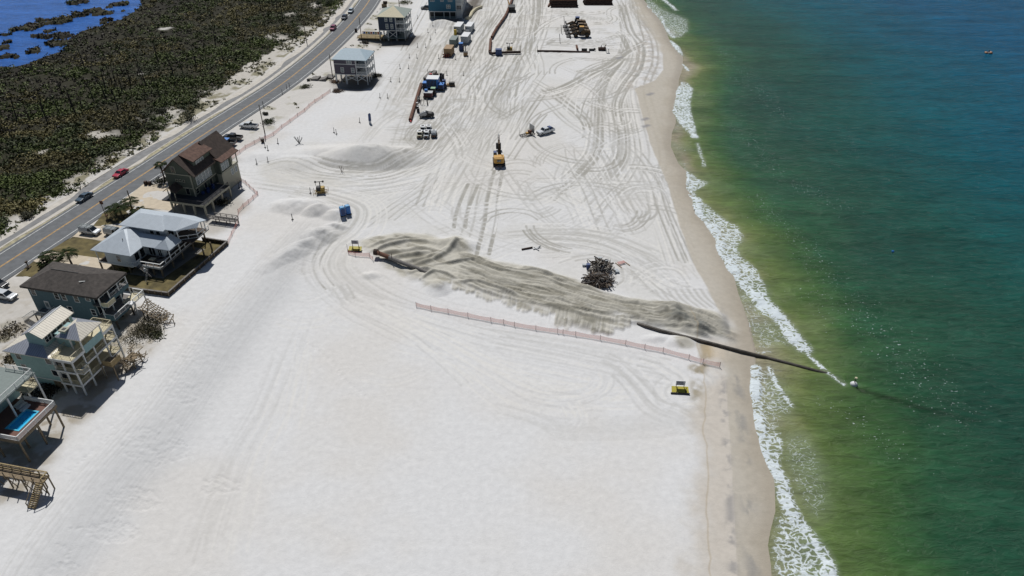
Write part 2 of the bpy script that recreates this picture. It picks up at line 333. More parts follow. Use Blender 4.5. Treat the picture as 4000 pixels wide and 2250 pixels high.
# the fill edge: a low bank that follows the house row
bank = smooth_path(PP([(1230,870),(1050,1060),(850,1330),(650,1620),(430,1880),(240,2140),(150,2300)]))
bm = raster(); splat(bm, bank, 3.2, 1, 4); H += bm * .25
SPOIL = area([(1385,945),(1440,940),(1530,925),(1640,918),(1680,925),(1700,950),(1760,925),(1800,932),(1830,955),(1850,985),(1950,1030),(2050,1045),(2180,1075),(2330,1130),(2460,1165),(2600,1175),(2720,1190),(2810,1225),(2885,1300),(2860,1330),(2700,1315),(2540,1275),(2440,1245),(2360,1245),(2350,1265),(2320,1282),(2240,1265),(2200,1235),(2140,1205),(2080,1195),(1950,1165),(1850,1125),(1770,1100),(1730,1130),(1680,1115),(1650,1085),(1600,1090),(1560,1050),(1480,1030),(1440,1000)], 3)
SPOIL2 = np.maximum(area([(2620,1310),(2680,1310),(2720,1340),(2690,1352),(2650,1345)], 2), area([(1490,1020),(1560,1050),(1600,1085),(1540,1080),(1500,1050)], 2))
# tongues of spoil pushed over the side by the dozer
for i in range(26):
    x = 1640 + i * 32 + random.uniform(-8, 8); y = np.interp(x, [1600,1700,1850,2100,2300,2500], [1075,1100,1140,1205,1255,1270]); L = random.uniform(0, 34) * (2 if 2150 < x < 2400 else 1)
    for q in range(5):
        xx = x + q * 6.5; p = smooth_path(PP([(xx, y - 20), (xx - L * .15, y + L * random.uniform(.5, 1))])); splat(SPOIL, p, random.uniform(.1, .3), random.uniform(.5, 1), .3)
RIDGE = raster(); FUR_SHADE = raster()
def ridge(pts, w, h, jit=.5):
    p = smooth_path(PP(pts)); n = len(p); s = np.arange(n) * .2
    p = offset_path(p, (vnoise(s, s * 0 + random.random() * 99, 5) - .5) * 2.4 * jit)
    amp = np.clip(.4 + 1.1 * vnoise(s, s * 0 + random.random() * 99, 6), .1, 1.4) * np.clip(np.minimum(s, s[-1] - s) / 3, 0, 1)
    splat(FUR_SHADE, offset_path(p, -w * .5), .04, random.uniform(.4, 1), .26); splat(RIDGE, p, w * .15, h, w * .75, vals=h * amp * .75)
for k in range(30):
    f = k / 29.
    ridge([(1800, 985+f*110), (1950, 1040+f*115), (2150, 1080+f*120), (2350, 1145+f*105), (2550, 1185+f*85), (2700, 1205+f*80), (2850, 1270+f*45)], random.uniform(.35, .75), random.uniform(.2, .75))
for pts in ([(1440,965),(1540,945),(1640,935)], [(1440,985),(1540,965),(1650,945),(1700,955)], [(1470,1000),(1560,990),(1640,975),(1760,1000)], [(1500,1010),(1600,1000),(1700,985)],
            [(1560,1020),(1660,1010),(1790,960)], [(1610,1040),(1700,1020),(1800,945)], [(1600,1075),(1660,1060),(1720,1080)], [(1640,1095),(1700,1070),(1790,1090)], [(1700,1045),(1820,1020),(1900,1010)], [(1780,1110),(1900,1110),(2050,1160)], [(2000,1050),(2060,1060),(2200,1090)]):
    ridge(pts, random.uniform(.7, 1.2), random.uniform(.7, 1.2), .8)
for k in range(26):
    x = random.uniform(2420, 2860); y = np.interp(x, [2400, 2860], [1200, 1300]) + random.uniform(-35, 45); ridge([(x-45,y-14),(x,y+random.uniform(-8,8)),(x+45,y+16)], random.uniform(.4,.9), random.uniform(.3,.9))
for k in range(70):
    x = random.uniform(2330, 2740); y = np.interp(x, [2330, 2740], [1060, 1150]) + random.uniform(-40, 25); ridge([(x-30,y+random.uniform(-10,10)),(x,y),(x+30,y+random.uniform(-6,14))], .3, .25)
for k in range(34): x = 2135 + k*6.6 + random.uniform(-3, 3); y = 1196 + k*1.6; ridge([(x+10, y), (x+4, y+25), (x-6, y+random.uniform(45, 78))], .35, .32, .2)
mound(1770, 958, 7, 3.4, 1.5, .3); mound(2630, 1210, 2.2, 2, 1.0, .5); mound(2640, 1250, 2.6, 2, 1.2, .6); mound(2740, 1290, 2.6, 1.8, 1.3, .6); mound(2690, 1285, 2, 1.6, 1.0, .6); mound(2590, 1215, 2.5, 1.6, .8, .6)
mound(2570, 1322, 3.5, 1.4, .5); mound(2660, 1332, 3.5, 2, .7); mound(1450, 1075, 2.5, 1.5, .6); mound(1720, 1125, 3, 3, 1.0)
H = np.maximum(H, 0) + SPOIL * (.22 + .3 * fbm(GX, GY, 4, 4, 9))
H += RIDGE + (BERM * .10 - DEP * .16)
H -= FOOT * .10
H += (fbm(GX, GY, 1.6, 3, 21) - .5) * .05 * (1 + 7 * SPOIL)
sv = (GX * .34 + GY * .94); H += SPOIL * (vnoise(GX * .16 - GY * .02, sv, .9, 23) - .5) * .28
# rough ploughed sand on the upper beach above the surf
ROUGH = area([(2500,90),(2560,180),(2600,270),(2540,330),(2480,360),(2440,330),(2490,220),(2520,150)], 10)
H += ROUGH * (fbm(GX, GY, 2.2, 3, 31) - .5) * .7
RG2 = area([(2800,1640),(2868,1600),(2870,2250),(2830,2250),(2815,2100),(2830,1900),(2815,1750)], 5)
H += RG2 * (fbm(GX, GY * .6, .9, 3, 33) - .5) * .25
# hollow scoured beneath houses on stilts
def hollow(px, py, rx, ry, h): 
    c = P(px, py); H[:] -= h * np.exp(-(((GX - c[0]) / rx) ** 2 + ((GY - c[1]) / ry) ** 2) ** 2)
hollow(1500, 165, 7, 5, .7); hollow(1380, 340, 7, 5, .5)

# ---------------------------------------------------------------- scrub land mask (left of the road)
SCRUB = [(-900,1300),(-900,-400),(1390,-400),(1365,0),(1320,75),(1200,125),(1090,190),(1000,240),(880,330),(760,420),(640,510),(540,590),(440,650),(330,740),(180,850),(0,960),(-300,1100)]
LAGOON = [(-900,430),(-300,330),(0,262),(60,262),(110,250),(150,235),(220,205),(290,150),(330,118),(400,100),(470,78),(520,48),(552,20),(575,-40),(640,-160),(760,-400),(-900,-400)]
SAND_SPOTS = [(395,535,55,14),(470,620,70,30),(600,540,60,25),(700,470,60,26),(860,400,90,28),(980,300,70,30),(1050,240,60,26),(1130,175,55,20),(1240,120,60,14),(530,300,16,4),(610,223,13,3),(190,590,40,10),(60,880,60,30),(200,800,60,25),(330,700,60,22),(420,640,50,20),(640,110,18,5),(830,350,40,14),(760,380,50,10),(1240,20,40,10),(1100,150,60,14),(640,455,50,20),(1180,60,50,7),(930,380,70,22),(560,590,80,16),(280,770,70,16)]
SCRUB_W = PP(SCRUB); LAGOON_W = PP(LAGOON)
def warp(X, Y, a=9, s=10): return X + (fbm(X, Y, s, 4, 41) - .5) * a, Y + (fbm(X, Y, s, 4, 43) - .5) * a
def scrub_at(X, Y):
    x, y = warp(X, Y, 7, 7); return poly_mask(SCRUB_W, x, y).astype(np.float32)
def sand_at(X, Y):
    x, y = warp(X, Y, 12, 8); r = np.zeros(X.shape, np.float32)
    for (cx, cy, rx, ry) in SAND_SPOTS:
        c = P(cx, cy); a = P(cx + rx, cy)[0] - c[0]; b = P(cx, cy - ry)[1] - c[1]
        r = np.maximum(r, np.clip(1.5 - np.sqrt(((x - c[0]) / a) ** 2 + ((y - c[1]) / b) ** 2), 0, 1))
    return r

ISLES = [(70,112,38,9),(135,102,42,20),(225,80,55,15),(310,60,40,13),(165,143,52,8),(250,138,48,11),(225,168,60,12),(135,200,32,9),(345,46,30,7),(400,52,42,9),(20,133,14,5),(20,166,20,6),(14,186,24,7),(25,219,34,8),(300,8,52,10),(200,119,18,8),(360,40,36,6),(475,12,30,11),(410,82,26,9),(160,76,18,6),(430,30,26,4),(488,38,14,3),(60,222,20,4)]
def lagoon_at(X, Y, isle=False):
    x, y = warp(X, Y, 6, 9); w = poly_mask(LAGOON_W, x, y).astype(np.float32); r = np.zeros(X.shape, np.float32)
    x, y = warp(X, Y, 7, 5); y = Y + (y - Y) * 1.2
    for (cx, cy, rx, ry) in ISLES:
        c = P(cx, cy); a = P(cx + rx, cy)[0] - c[0]; b = P(cx, cy - ry)[1] - c[1]
        r = np.maximum(r, (np.sqrt(((x - c[0]) / a) ** 2 + ((y - c[1]) / b) ** 2) < .84).astype(np.float32))
    return r * w if isle else w * (1 - r)
# ---------------------------------------------------------------- road line
ROADC = smooth_path(PP([(-500,1360),(-300,1235),(0,1043),(283,860),(567,676),(835,500),(1070,349),(1180,267),(1272,190),(1360,104),(1431,19),(1475,-60),(1515,-150),(1545,-230)]), 1.0)
def road_d(X, Y):
    x = np.interp(Y, ROADC[:, 1], ROADC[:, 0]); return (X - x) * .955      # signed, + towards the sea
LAWNS = [[(1000,0)]]
def ground_z(X, Y):
    inr = (X > RX0 + 2) & (X < RX1 - 2) & (Y > RY0 + 2) & (Y < RY1 - 2)
    z = np.where(inr, sample(H, X, Y), 0)
    rd = road_d(X, Y)
    z = np.where((rd > -14) & (rd < 6.2), -.08, z)
    out = rd < -14; z = np.where(out, ((fbm(X, Y, 14, 4, 51) - .35) * .9 + .35) * np.clip((-rd - 14) / 10, 0, 1), z)
    z = np.where(out & (lagoon_at(X, Y) > .5), -1.2, z)
    side = np.clip((rd - 6.2) / 3, 0, 1) * np.clip((26 - rd) / 8, 0, 1); z = z + side * (fbm(X, Y, 5, 3, 52) - .5) * .25
    dw = d_water(X, Y); dd = d_dry(X, Y)
    wd = np.maximum(dd - dw, 6); f = np.clip((dd + 4) / (wd + 4), 0, 1.0)
    slope = np.where(dw > 0, SEA_Z - dw * .12, SEA_Z * f ** 1.3)
    z = z * np.clip(1 - (dd + 1) / 5, 0, 1) * (dd < 4) + slope
    return np.maximum(z, -9)
def fan(rows, cols):
    Y = np.empty(len(rows)); D = np.empty(len(rows))
    for i, py in enumerate(rows):
        v = (py - 1125) / FPX; d = CAM_H / (SP + v * CP); D[i] = d; Y[i] = (CP - v * SP) * d
    U = (np.array(cols) - 2000) / FPX
    X = U[None, :] * D[:, None]; return X, np.repeat(Y[:, None], len(cols), 1)
def grid_faces(nr, nc):
    a = np.arange(nr * nc).reshape(nr, nc)
    return np.stack([a[:-1, :-1], a[:-1, 1:], a[1:, 1:], a[1:, :-1]], -1).reshape(-1, 4)

# ---------------------------------------------------------------- ground sheet
rows = np.r_[[3900, 3400, 3000, 2800, 2650, 2550], np.arange(2480, 1150, -3.8), np.arange(1150, -60, -2.7), np.arange(-60, -500, -14), [-540, -600, -660, -720, -770, -800, -820]]
cols = np.r_[[-14000, -7000, -4000, -2500, -1700, -1200], np.arange(-900, -100, 14), np.arange(-100, 420, 5), np.arange(420, 1400, 3.8), np.arange(1400, 2800, 2.9), np.arange(2800, 3060, 5), np.arange(3060, 3500, 16), [3800, 4500, 6000, 9000, 15000]]
gX, gY = fan(rows, cols); gZ = ground_z(gX, gY)
def ground_colour(X, Y):
    inr = (X > RX0 + 2) & (X < RX1 - 2) & (Y > RY0 + 2) & (Y < RY1 - 2)
    def S(a): return np.where(inr, sample(a, X, Y), 0)[..., None]
    def mix(c, col, m): return c * (1 - m) + np.array(col, np.float32) * m
    n1 = fbm(X, Y, 22, 4, 61)[..., None]; n2 = fbm(X, Y, 2.2, 4, 62)[..., None]
    c = np.ones(X.shape + (3,), np.float32) * np.array([.60, .60, .60], np.float32)
    c = mix(c, (.57, .545, .51), sstep(.42, .7, n1) * .55)
    WORK = area([(1000,600),(1500,480),(1560,200),(1780,-60),(2540,-60),(2520,100),(2480,340),(2540,600),(2620,850),(2780,1180),(2400,1180),(1900,1000),(1450,960),(1300,1100),(1230,1050),(1350,860),(1050,740)], 10)
    c = mix(c, (.53, .52, .49), S(WORK) * (.10 + .4 * sstep(.4, .68, fbm(X, Y, 9, 4, 63)[..., None])))
    FAR = area([(1480,430),(1620,150),(1840,-60),(2130,-60),(2060,250),(1900,480),(1720,560),(1560,560)], 12)
    c = mix(c, (.44, .425, .395), S(FAR) * (.10 + .5 * sstep(.4, .7, n2)))
    c = mix(c, (.26, .25, .215), np.clip(S(TONE), 0, 1) * .80); c = mix(c, (.64, .625, .59), np.clip(-S(TONE) * 4, 0, 1) * .7)
    BR = area([(1000,650),(1120,625),(1300,690),(1430,720),(1300,730),(1050,720)], 5)
    c = mix(c, (.45, .43, .38), S(BR) * .35)
    # spoil, darker where it was dumped wet
    sp = np.clip(np.maximum(S(SPOIL), S(SPOIL2)), 0, 1)
    c = mix(c, (.44, .42, .36), sp * (.78 + .2 * n2)); c = mix(c, (.26, .245, .20), sp * sstep(.50, .66, fbm(X * .3 + Y * .1, Y + X * .36, 1.3, 4, 74)[..., None]) * .75)
    c = mix(c, (.155, .15, .125), S(FUR_SHADE) * np.clip(sp, 0, 1) * .75)  # ridge shade put into the colour, with the darker wet sand of the furrows
    c = mix(c, (.50, .485, .44), sstep(.45, .8, S(TONE)) * sp * .35)
    ds = raster()
    for (x, y, w) in ((2650,1240,2.4),(2690,1262,2),(2630,1225,2),(2735,1290,1.6)): splat(ds, smooth_path(PP([(x-14,y-4),(x+14,y+6)])), w * .4, 1, w)
    c = mix(c, (.15, .155, .145), S(ds) * sstep(.38, .62, n2) * .9)
    # stained trickle below the pipe
    st = raster(); splat(st, smooth_path(PP([(2752,1350),(2760,1390),(2735,1440),(2725,1500),(2730,1560)])), .6, 1, 1.2); splat(st, smooth_path(PP([(2715,1440),(2725,1480)])), .8, 1, .9); splat(st, smooth_path(PP([(2735,1570),(2750,1610)])), .3, .7, .8)
    c = mix(c, (.22, .175, .09), S(st) * sstep(.3, .6, n2) * .75)
    ts = raster(); splat(ts, smooth_path(PP([(2800,1370),(2850,1385)])), 1.6, 1, 2.5); c = mix(c, (.46, .36, .22), S(ts) * .6)
    # damp and wet beach
    dd = d_dry(X, Y)[..., None]; dw = d_water(X, Y)[..., None]; nn = (fbm(X, Y, 5, 4, 64)[..., None] - .5)
    soft = np.interp(Y, [40, 100, 118, 121, 290, 300, 420], [3.0, 3.0, 2.2, .25, .3, 2.5, 3])[..., None]
    wetm = sstep(-soft, soft, dd + nn * soft * 2.2)
    c = mix(c, (.42, .385, .325), wetm * .9)
    damp2 = sstep(-6, 0, dw + nn * 3); c = mix(c, (.335, .295, .235), wetm * damp2 * .8)
    near = sstep(125, 118, Y)[..., None]
    xl = np.interp(Y, [50, 56.7, 86, 100, 118], [P(2865, 2350, -.4)[0], P(2868, 2250, -.4)[0], P(2868, 1750, -.4)[0], P(2862, 1560, -.4)[0], P(2850, 1420, -.4)[0]])[..., None]
    da = X[..., None] - xl
    pale = near * wetm * sstep(.0, -.15, da); c = mix(c, (.52, .48, .43), pale * .8)
    gm = near * np.exp(-np.clip((da + .7) / .75, -3, 3) ** 2) * sstep(.42, .6, fbm(X, Y, 1.8, 4, 66)[..., None]); c = mix(c, (.27, .26, .255), gm * .75 * wetm)
    gm = near * np.exp(-((da - 2.2) / 1.1) ** 2) * sstep(.50, .70, fbm(X, Y * .45, 1.6, 5, 67)[..., None]); c = mix(c, (.20, .20, .20), gm * .55)
    wr = near * np.exp(-((da + 4.2 + 2.5 * (fbm(X * 0, Y, 7, 3, 68)[..., None] - .5)) / .13) ** 2); c = mix(c, (.36, .29, .19), wr * .5)
    rg = area([(2500,60),(2540,120),(2590,250),(2580,300),(2480,345),(2440,345),(2470,240),(2500,160)], 6); c = mix(c, (.36, .33, .29), S(rg) * sstep(.42, .6, n2) * .6)
    gb = raster(); 
    for (x, y) in ((2540,365),(2522,463),(2525,490),(2420,225)): splat(gb, smooth_path(PP([(x-8,y+3),(x+8,y-3)])), .3, 1, 1)
    c = mix(c, (.20, .20, .22), S(gb) * .7)
    sw = area([(40,2300),(330,1900),(620,1560),(880,1240),(1180,900),(1280,880),(1150,1120),(960,1400),(700,1750),(420,2110),(330,2300)], 14); c = mix(c, (.465, .47, .475), S(sw) * .7)  # slope shading and footprint grey of the bank painted into the sand
    yd = area([(-300,1110),(30,1100),(180,1130),(240,1190),(520,1180),(640,1260),(620,1360),(530,1430),(390,1560),(330,1660),(250,1760),(60,1990),(-300,1990)], 5); c = mix(c, (.33, .295, .24), S(yd) * (.45 + .5 * sstep(.4, .6, n2)))
    yg = area([(-300,1180),(60,1250),(60,1560),(-300,1600)], 5); c = mix(c, (.17, .15, .09), S(yg) * sstep(.44, .6, fbm(X, Y, 2.5, 4, 75)[..., None]) * .8)
    yh = area([(640,740),(930,740),(960,800),(900,900),(840,920),(700,880)], 5); c = mix(c, (.36, .33, .28), S(yh) * .7)
    for poly in ([(1300,275),(1480,290),(1490,330),(1400,360),(1310,345)], [(1390,145),(1640,140),(1600,178),(1480,182)], [(1670,72),(1830,72),(1880,25),(1900,-60),(1860,-60),(1800,90)]): c = mix(c, (.10, .085, .07), S(area(poly, 6)) * .9)  # shade below the stilt houses painted into the ground colour
    # land by the road: dull sand, sparse growth, then the dark floor of the scrub
    rd = road_d(X, Y)[..., None]; gcol = sstep(26, 15, rd + nn * 10) * sstep(-60, -40, rd) * sstep(440, 330, Y)[..., None]
    c = mix(c, (.49, .465, .425), gcol * .7)
    gr = sstep(.56, .72, fbm(X, Y, 4.5, 5, 70)[..., None]) * sstep(24, 12, rd) * sstep(5.5, 7, rd); c = mix(c, (.25, .235, .15), gr * .65)
    sc = scrub_at(X, Y)[..., None]; sd = sand_at(X, Y)[..., None]
    sd = sd * sstep(.36, .56, fbm(X, Y, 3.2, 5, 71)[..., None] + sd * .12)
    c = mix(c, (.42, .39, .33), sstep(-13, -15, rd) * .5)
    c = mix(c, (.026, .025, .014), sc * (1 - sd * .92) * sstep(-13.2, -17 , rd + nn * 4))
    c = mix(c, (.17, .155, .08), sstep(-11.9, -12.3, rd) * sstep(-19, -15, rd + nn * 6) * sstep(.40, .58, fbm(X, Y, 3, 4, 73)[..., None]) * .8)
    lg = lagoon_at(X, Y, True)[..., None]; c = mix(c, (.035, .033, .018), lg)
    bn = sstep(.5, .66, fbm(X, Y, 16, 4, 72)[..., None]); c = mix(c, (.018, .016, .012), sc * bn * sstep(-45, -70, rd) * .8)
    return np.clip(c, 0, 1)
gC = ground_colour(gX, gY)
def ground_material():
    m = bpy.data.materials.new('sand'); m.use_nodes = True; n = m.node_tree.nodes; l = m.node_tree.links; b = n['Principled BSDF']
    b.inputs['Roughness'].default_value = .9; b.inputs['Specular IOR Level'].default_value = .15
    at = n.new('ShaderNodeAttribute'); at.attribute_name = 'Col'
    tc = n.new('ShaderNodeTexCoord')
    def noise(s, d=4, r=.55):
        t = n.new('ShaderNodeTexNoise'); t.inputs['Scale'].default_value = s; t.inputs['Detail'].default_value = d; t.inputs['Roughness'].default_value = r
        l.new(tc.outputs['Object'], t.inputs['Vector']); return t
    t1 = noise(.9, 8, .65); t2 = noise(5, 3)
    mr = n.new('ShaderNodeMapRange'); mr.inputs[1].default_value = .25; mr.inputs[2].default_value = .75; mr.inputs[3].default_value = .91; mr.inputs[4].default_value = 1.08
    l.new(t1.outputs[0], mr.inputs[0])
    sc = n.new('ShaderNodeVectorMath'); sc.operation = 'SCALE'; l.new(at.outputs['Color'], sc.inputs[0]); l.new(mr.outputs[0], sc.inputs['Scale'])
    l.new(sc.outputs[0], b.inputs['Base Color'])
    ad = n.new('ShaderNodeMath'); ad.operation = 'MULTIPLY_ADD'; ad.inputs[1].default_value = .35; l.new(t2.outputs[0], ad.inputs[0]); l.new(t1.outputs[0], ad.inputs[2])
    bp = n.new('ShaderNodeBump'); bp.inputs['Strength'].default_value = .5; bp.inputs['Distance'].default_value = .16
    l.new(ad.outputs[0], bp.inputs['Height']); l.new(bp.outputs[0], b.inputs['Normal'])
    wet = n.new('ShaderNodeAttribute'); wet.attribute_name = 'wet'
    rr = n.new('ShaderNodeMapRange'); rr.inputs[3].default_value = .9; rr.inputs[4].default_value = .35; l.new(wet.outputs['Fac'], rr.inputs[0]); l.new(rr.outputs[0], b.inputs['Roughness'])
    return m
gW = sstep(-5, -1, d_water(gX, gY)) * sstep(6, 2, np.abs(d_water(gX, gY)))
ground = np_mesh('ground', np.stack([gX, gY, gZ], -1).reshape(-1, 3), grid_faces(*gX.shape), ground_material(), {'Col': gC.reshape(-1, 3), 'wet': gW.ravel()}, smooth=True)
tag(ground, kind='structure')
def gz(x, y): return float(ground_z(np.array([x]), np.array([y]))[0])

# ---------------------------------------------------------------- sea
FOAM = raster()
def foam_poly(pts, dens, soft=2, z=SEA_Z):
    global FOAM; FOAM = np.maximum(FOAM, area(pts, soft, warp=False, z=z) * dens)
def foam_line(pts, w, dens, wig=.8, z=SEA_Z):
    p = smooth_path(PP(pts, z)); s = np.arange(len(p)) * .2
    p = offset_path(p, (vnoise(s, s * 0 + random.random() * 99, 3) - .5) * wig)
    splat(FOAM, p, w * .55, dens, .35 + w * .7, vals=dens * (.62 + .42 * vnoise(s, s * 0 + 5, 3)))
foam_poly([(2516,-20),(2560,10),(2600,40),(2650,58),(2688,78),(2694,122),(2660,148),(2625,152),(2605,140),(2580,95),(2550,60),(2520,30)], .5, 4)
foam_line([(2520,15),(2555,50),(2585,70),(2592,95),(2612,125),(2632,148)], .9, .85)
foam_line([(2586,-4),(2617,18),(2641,40)], 1.1, .95, .4)
foam_poly([(2606,152),(2630,163),(2655,182),(2674,224),(2655,212),(2625,180)], .9)
foam_line([(2664,250),(2676,262),(2688,277)], .7, .85, .3)
foam_poly([(2658,315),(2690,325),(2710,345),(2700,400),(2700,430),(2712,470),(2722,512),(2714,535),(2690,512),(2650,465),(2640,440),(2648,400),(2652,370)], .72)
foam_line([(2660,340),(2645,400),(2640,440),(2660,470),(2690,505),(2716,535)], 1.3, .95, .6)
foam_poly([(2560,468),(2610,458),(2650,465),(2680,500),(2640,515),(2580,500)], .34, 4); foam_line([(2533,468),(2560,475),(2610,490)], .2, .55, .5)
foam_line([(2552,535),(2565,560),(2640,575),(2680,590)], .2, .55, .5); foam_poly([(2600,555),(2680,555),(2720,590),(2660,600)], .3, 4)
foam_line([(2560,590),(2600,612),(2640,628),(2683,668)], .22, .6, .5)
foam_line([(2725,560),(2738,600),(2752,650)], .55, .72, .4); foam_poly([(2650,630),(2690,635),(2688,655),(2660,650)], .4, 2)
foam_poly([(2683,668),(2712,682),(2730,700),(2774,712),(2745,732),(2718,745),(2724,777),(2700,765),(2675,738),(2688,710)], .66); foam_line([(2683,672),(2688,705),(2677,738),(2700,768),(2722,778)], .5, .9, .5)
foam_poly([(2722,777),(2760,795),(2800,830),(2850,868),(2882,880),(2908,925),(2900,950),(2882,962),(2895,1000),(2950,1040),(2990,1110),(3005,1150),(2963,1198),(2947,1151),(2901,1120),(2881,1080),(2823,995),(2796,921),(2726,824)], .62)
foam_line([(2722,779),(2730,824),(2800,921),(2828,995),(2886,1080),(2915,1125),(2955,1165),(3000,1222)], 1.7, .98, .8)
foam_line([(2960,1150),(3010,1205),(3070,1285),(3136,1360)], 1.9, .98, .8)
foam_line([(3136,1358),(3160,1388),(3200,1424),(3240,1460),(3299,1504)], .45, .85, .5)
foam_poly([(2868,1100),(2912,1130),(2963,1198),(3080,1320),(3136,1365),(3060,1352),(3000,1375),(2960,1375),(2932,1322),(2900,1230),(2870,1160)], .42, 4)
foam_line([(2868,1100),(2873,1151),(2895,1209),(2922,1267),(2934,1322),(2951,1372),(3010,1378)], .16, .75, .7)
foam_poly([(2948,1440),(3000,1438),(3040,1500),(3098,1590),(3100,1625),(3060,1620),(3050,1690),(2965,1690),(2945,1560)], .48, 4)
foam_line([(3000,1436),(3020,1470),(3039,1508),(3090,1588)], .5, .85, .5)
foam_line([(2955,1440),(2946,1500),(2950,1560),(2970,1650),(2975,1690),(2992,1751),(3025,1826),(3065,1916),(3092,1995),(3147,2065),(3194,2132),(3222,2191),(3249,2260)], 1.35, .97, .7)
foam_poly([(2972,1680),(3052,1680),(3065,1730),(3052,1820),(3023,1826)], .62)
foam_poly([(3040,1690),(3170,1700),(3215,1800),(3245,1985),(3190,2060),(3150,2020),(3092,1900),(3060,1800)], .40, 5)
foam_poly([(3011,1995),(3113,2026),(3192,2132),(3260,2290),(3030,2290),(3005,2152),(3027,2053)], .58, 4)
foam_line([(2917,1739),(2937,1810),(2965,1830),(2996,1861),(3005,1930),(3007,1995),(2968,2073),(2952,2113),(2972,2170),(2968,2250)], .08, .75, .5)
foam_line([(3000,1861),(3030,1900),(3050,1935)], .12, .7, .4); foam_line([(2868,930),(2875,905),(2900,920)], .1, .5); foam_line([(2765,1185),(2785,1150)], .05, .3)
for k in range(26): x = random.uniform(2960, 3090); y = random.uniform(1440, 1660); foam_line([(x-15,y-4),(x+15,y+6)], .08, .4)
# small whitecap flecks over the bar, further out
FLECK = raster()
for pts, w in (([(2790,160),(2860,250),(2930,300),(3000,370)], 7), ([(2860,300),(2960,350),(3080,460)], 6), ([(2860,480),(2950,560),(3060,680),(3160,730),(3300,800)], 7), ([(2960,760),(3060,880),(3150,960),(3240,1070),(3330,1130),(3380,1240)], 7), ([(3270,1150),(3400,1270),(3520,1370),(3600,1450),(3700,1560)], 11), ([(3370,1270),(3480,1350),(3590,1430)], 6), ([(3270,1570),(3380,1660),(3440,1700),(3500,1760)], 5)):
    splat(FLECK, smooth_path(PP(pts)), w * .2, 1, w)
rows = np.r_[[3900, 3300, 2900, 2650, 2500], np.arange(2420, -60, -5), np.arange(-60, -700, -20), [-740, -770, -790, -800, -808, -814, -818, -820]]
cols = np.r_[np.arange(2380, 3500, 5), np.arange(3500, 4600, 22), [4800, 5300, 6200, 8000, 12000, 20000]]
X, Y = fan(rows, cols); Z = np.full(X.shape, SEA_Z)
cx = sample(FOAM, X, Y); inr = (X < RX1 - 1) & (Y < RY1 - 1)
dw = d_water(X, Y); Z = Z + sstep(.6, 1, cx) * .35 * inr + np.clip(dw, 0, 8) / 8 * (np.sin((dw + fbm(X, Y, 20, 2, 81) * 10) * .55) * .06 + (vnoise(X, Y, 3.5, 82) - .5) * .12 + (vnoise(X, Y, 1.6, 83) - .5) * .05)
def sea_colour(X, Y, dw):
    n = fbm(X, Y, 26, 4, 85); n2 = fbm(X * .6, Y, 6, 4, 86); d = dw + (n - .5) * 16 + (n2 - .5) * 4
    d = np.maximum(d * np.interp(Y, [60, 110, 200, 360], [1.0, 1.15, 1.5, 1.8]), 0)
    ks = [0, 1.6, 4.5, 8, 11, 15, 20, 28, 42, 70, 120, 220, 900]
    cs = np.array([(.29,.235,.165),(.25,.215,.135),(.185,.185,.080),(.120,.145,.048),(.095,.132,.040),(.068,.110,.034),(.042,.094,.030),(.022,.074,.036),(.015,.057,.037),(.009,.060,.049),(.002,.070,.090),(.001,.070,.15),(.001,.066,.19)])  # far blues: sky reflection mixed into the water's own base colour
    c = np.stack([np.interp(d, ks, cs[:, k]) for k in range(3)], -1)
    pale = sstep(.52, .75, fbm(X, Y, 8, 4, 87)) * sstep(16, 5, dw) * .35; c = c * (1 - pale[..., None]) + np.array([.16, .19, .10]) * pale[..., None]
    plume = np.exp(-((X - 34 - (130 - Y) * .12 - 22) / 9) ** 2 - ((Y - 118) / 14) ** 2) * sstep(.35, .7, fbm(X, Y, 6, 4, 88)); c = c * (1 - .5 * plume[..., None]) + np.array([.17, .19, .09]) * .5 * plume[..., None]
    a = np.array(P(3330, 1505)[:2]); b = np.array(P(3900, 1665)[:2]); t = np.clip(((X - a[0]) * (b - a)[0] + (Y - a[1]) * (b - a)[1]) / ((b - a) ** 2).sum(), 0, 1)
    dd = np.hypot(X - a[0] - t * (b - a)[0], Y - a[1] - t * (b - a)[1]); k = np.exp(-(dd / .8) ** 2) * sstep(0, .08, t) * (1 - t) ** .5 * .6
    return c * (1 - k[..., None]) * np.array([.92, 1.02, 1.0])
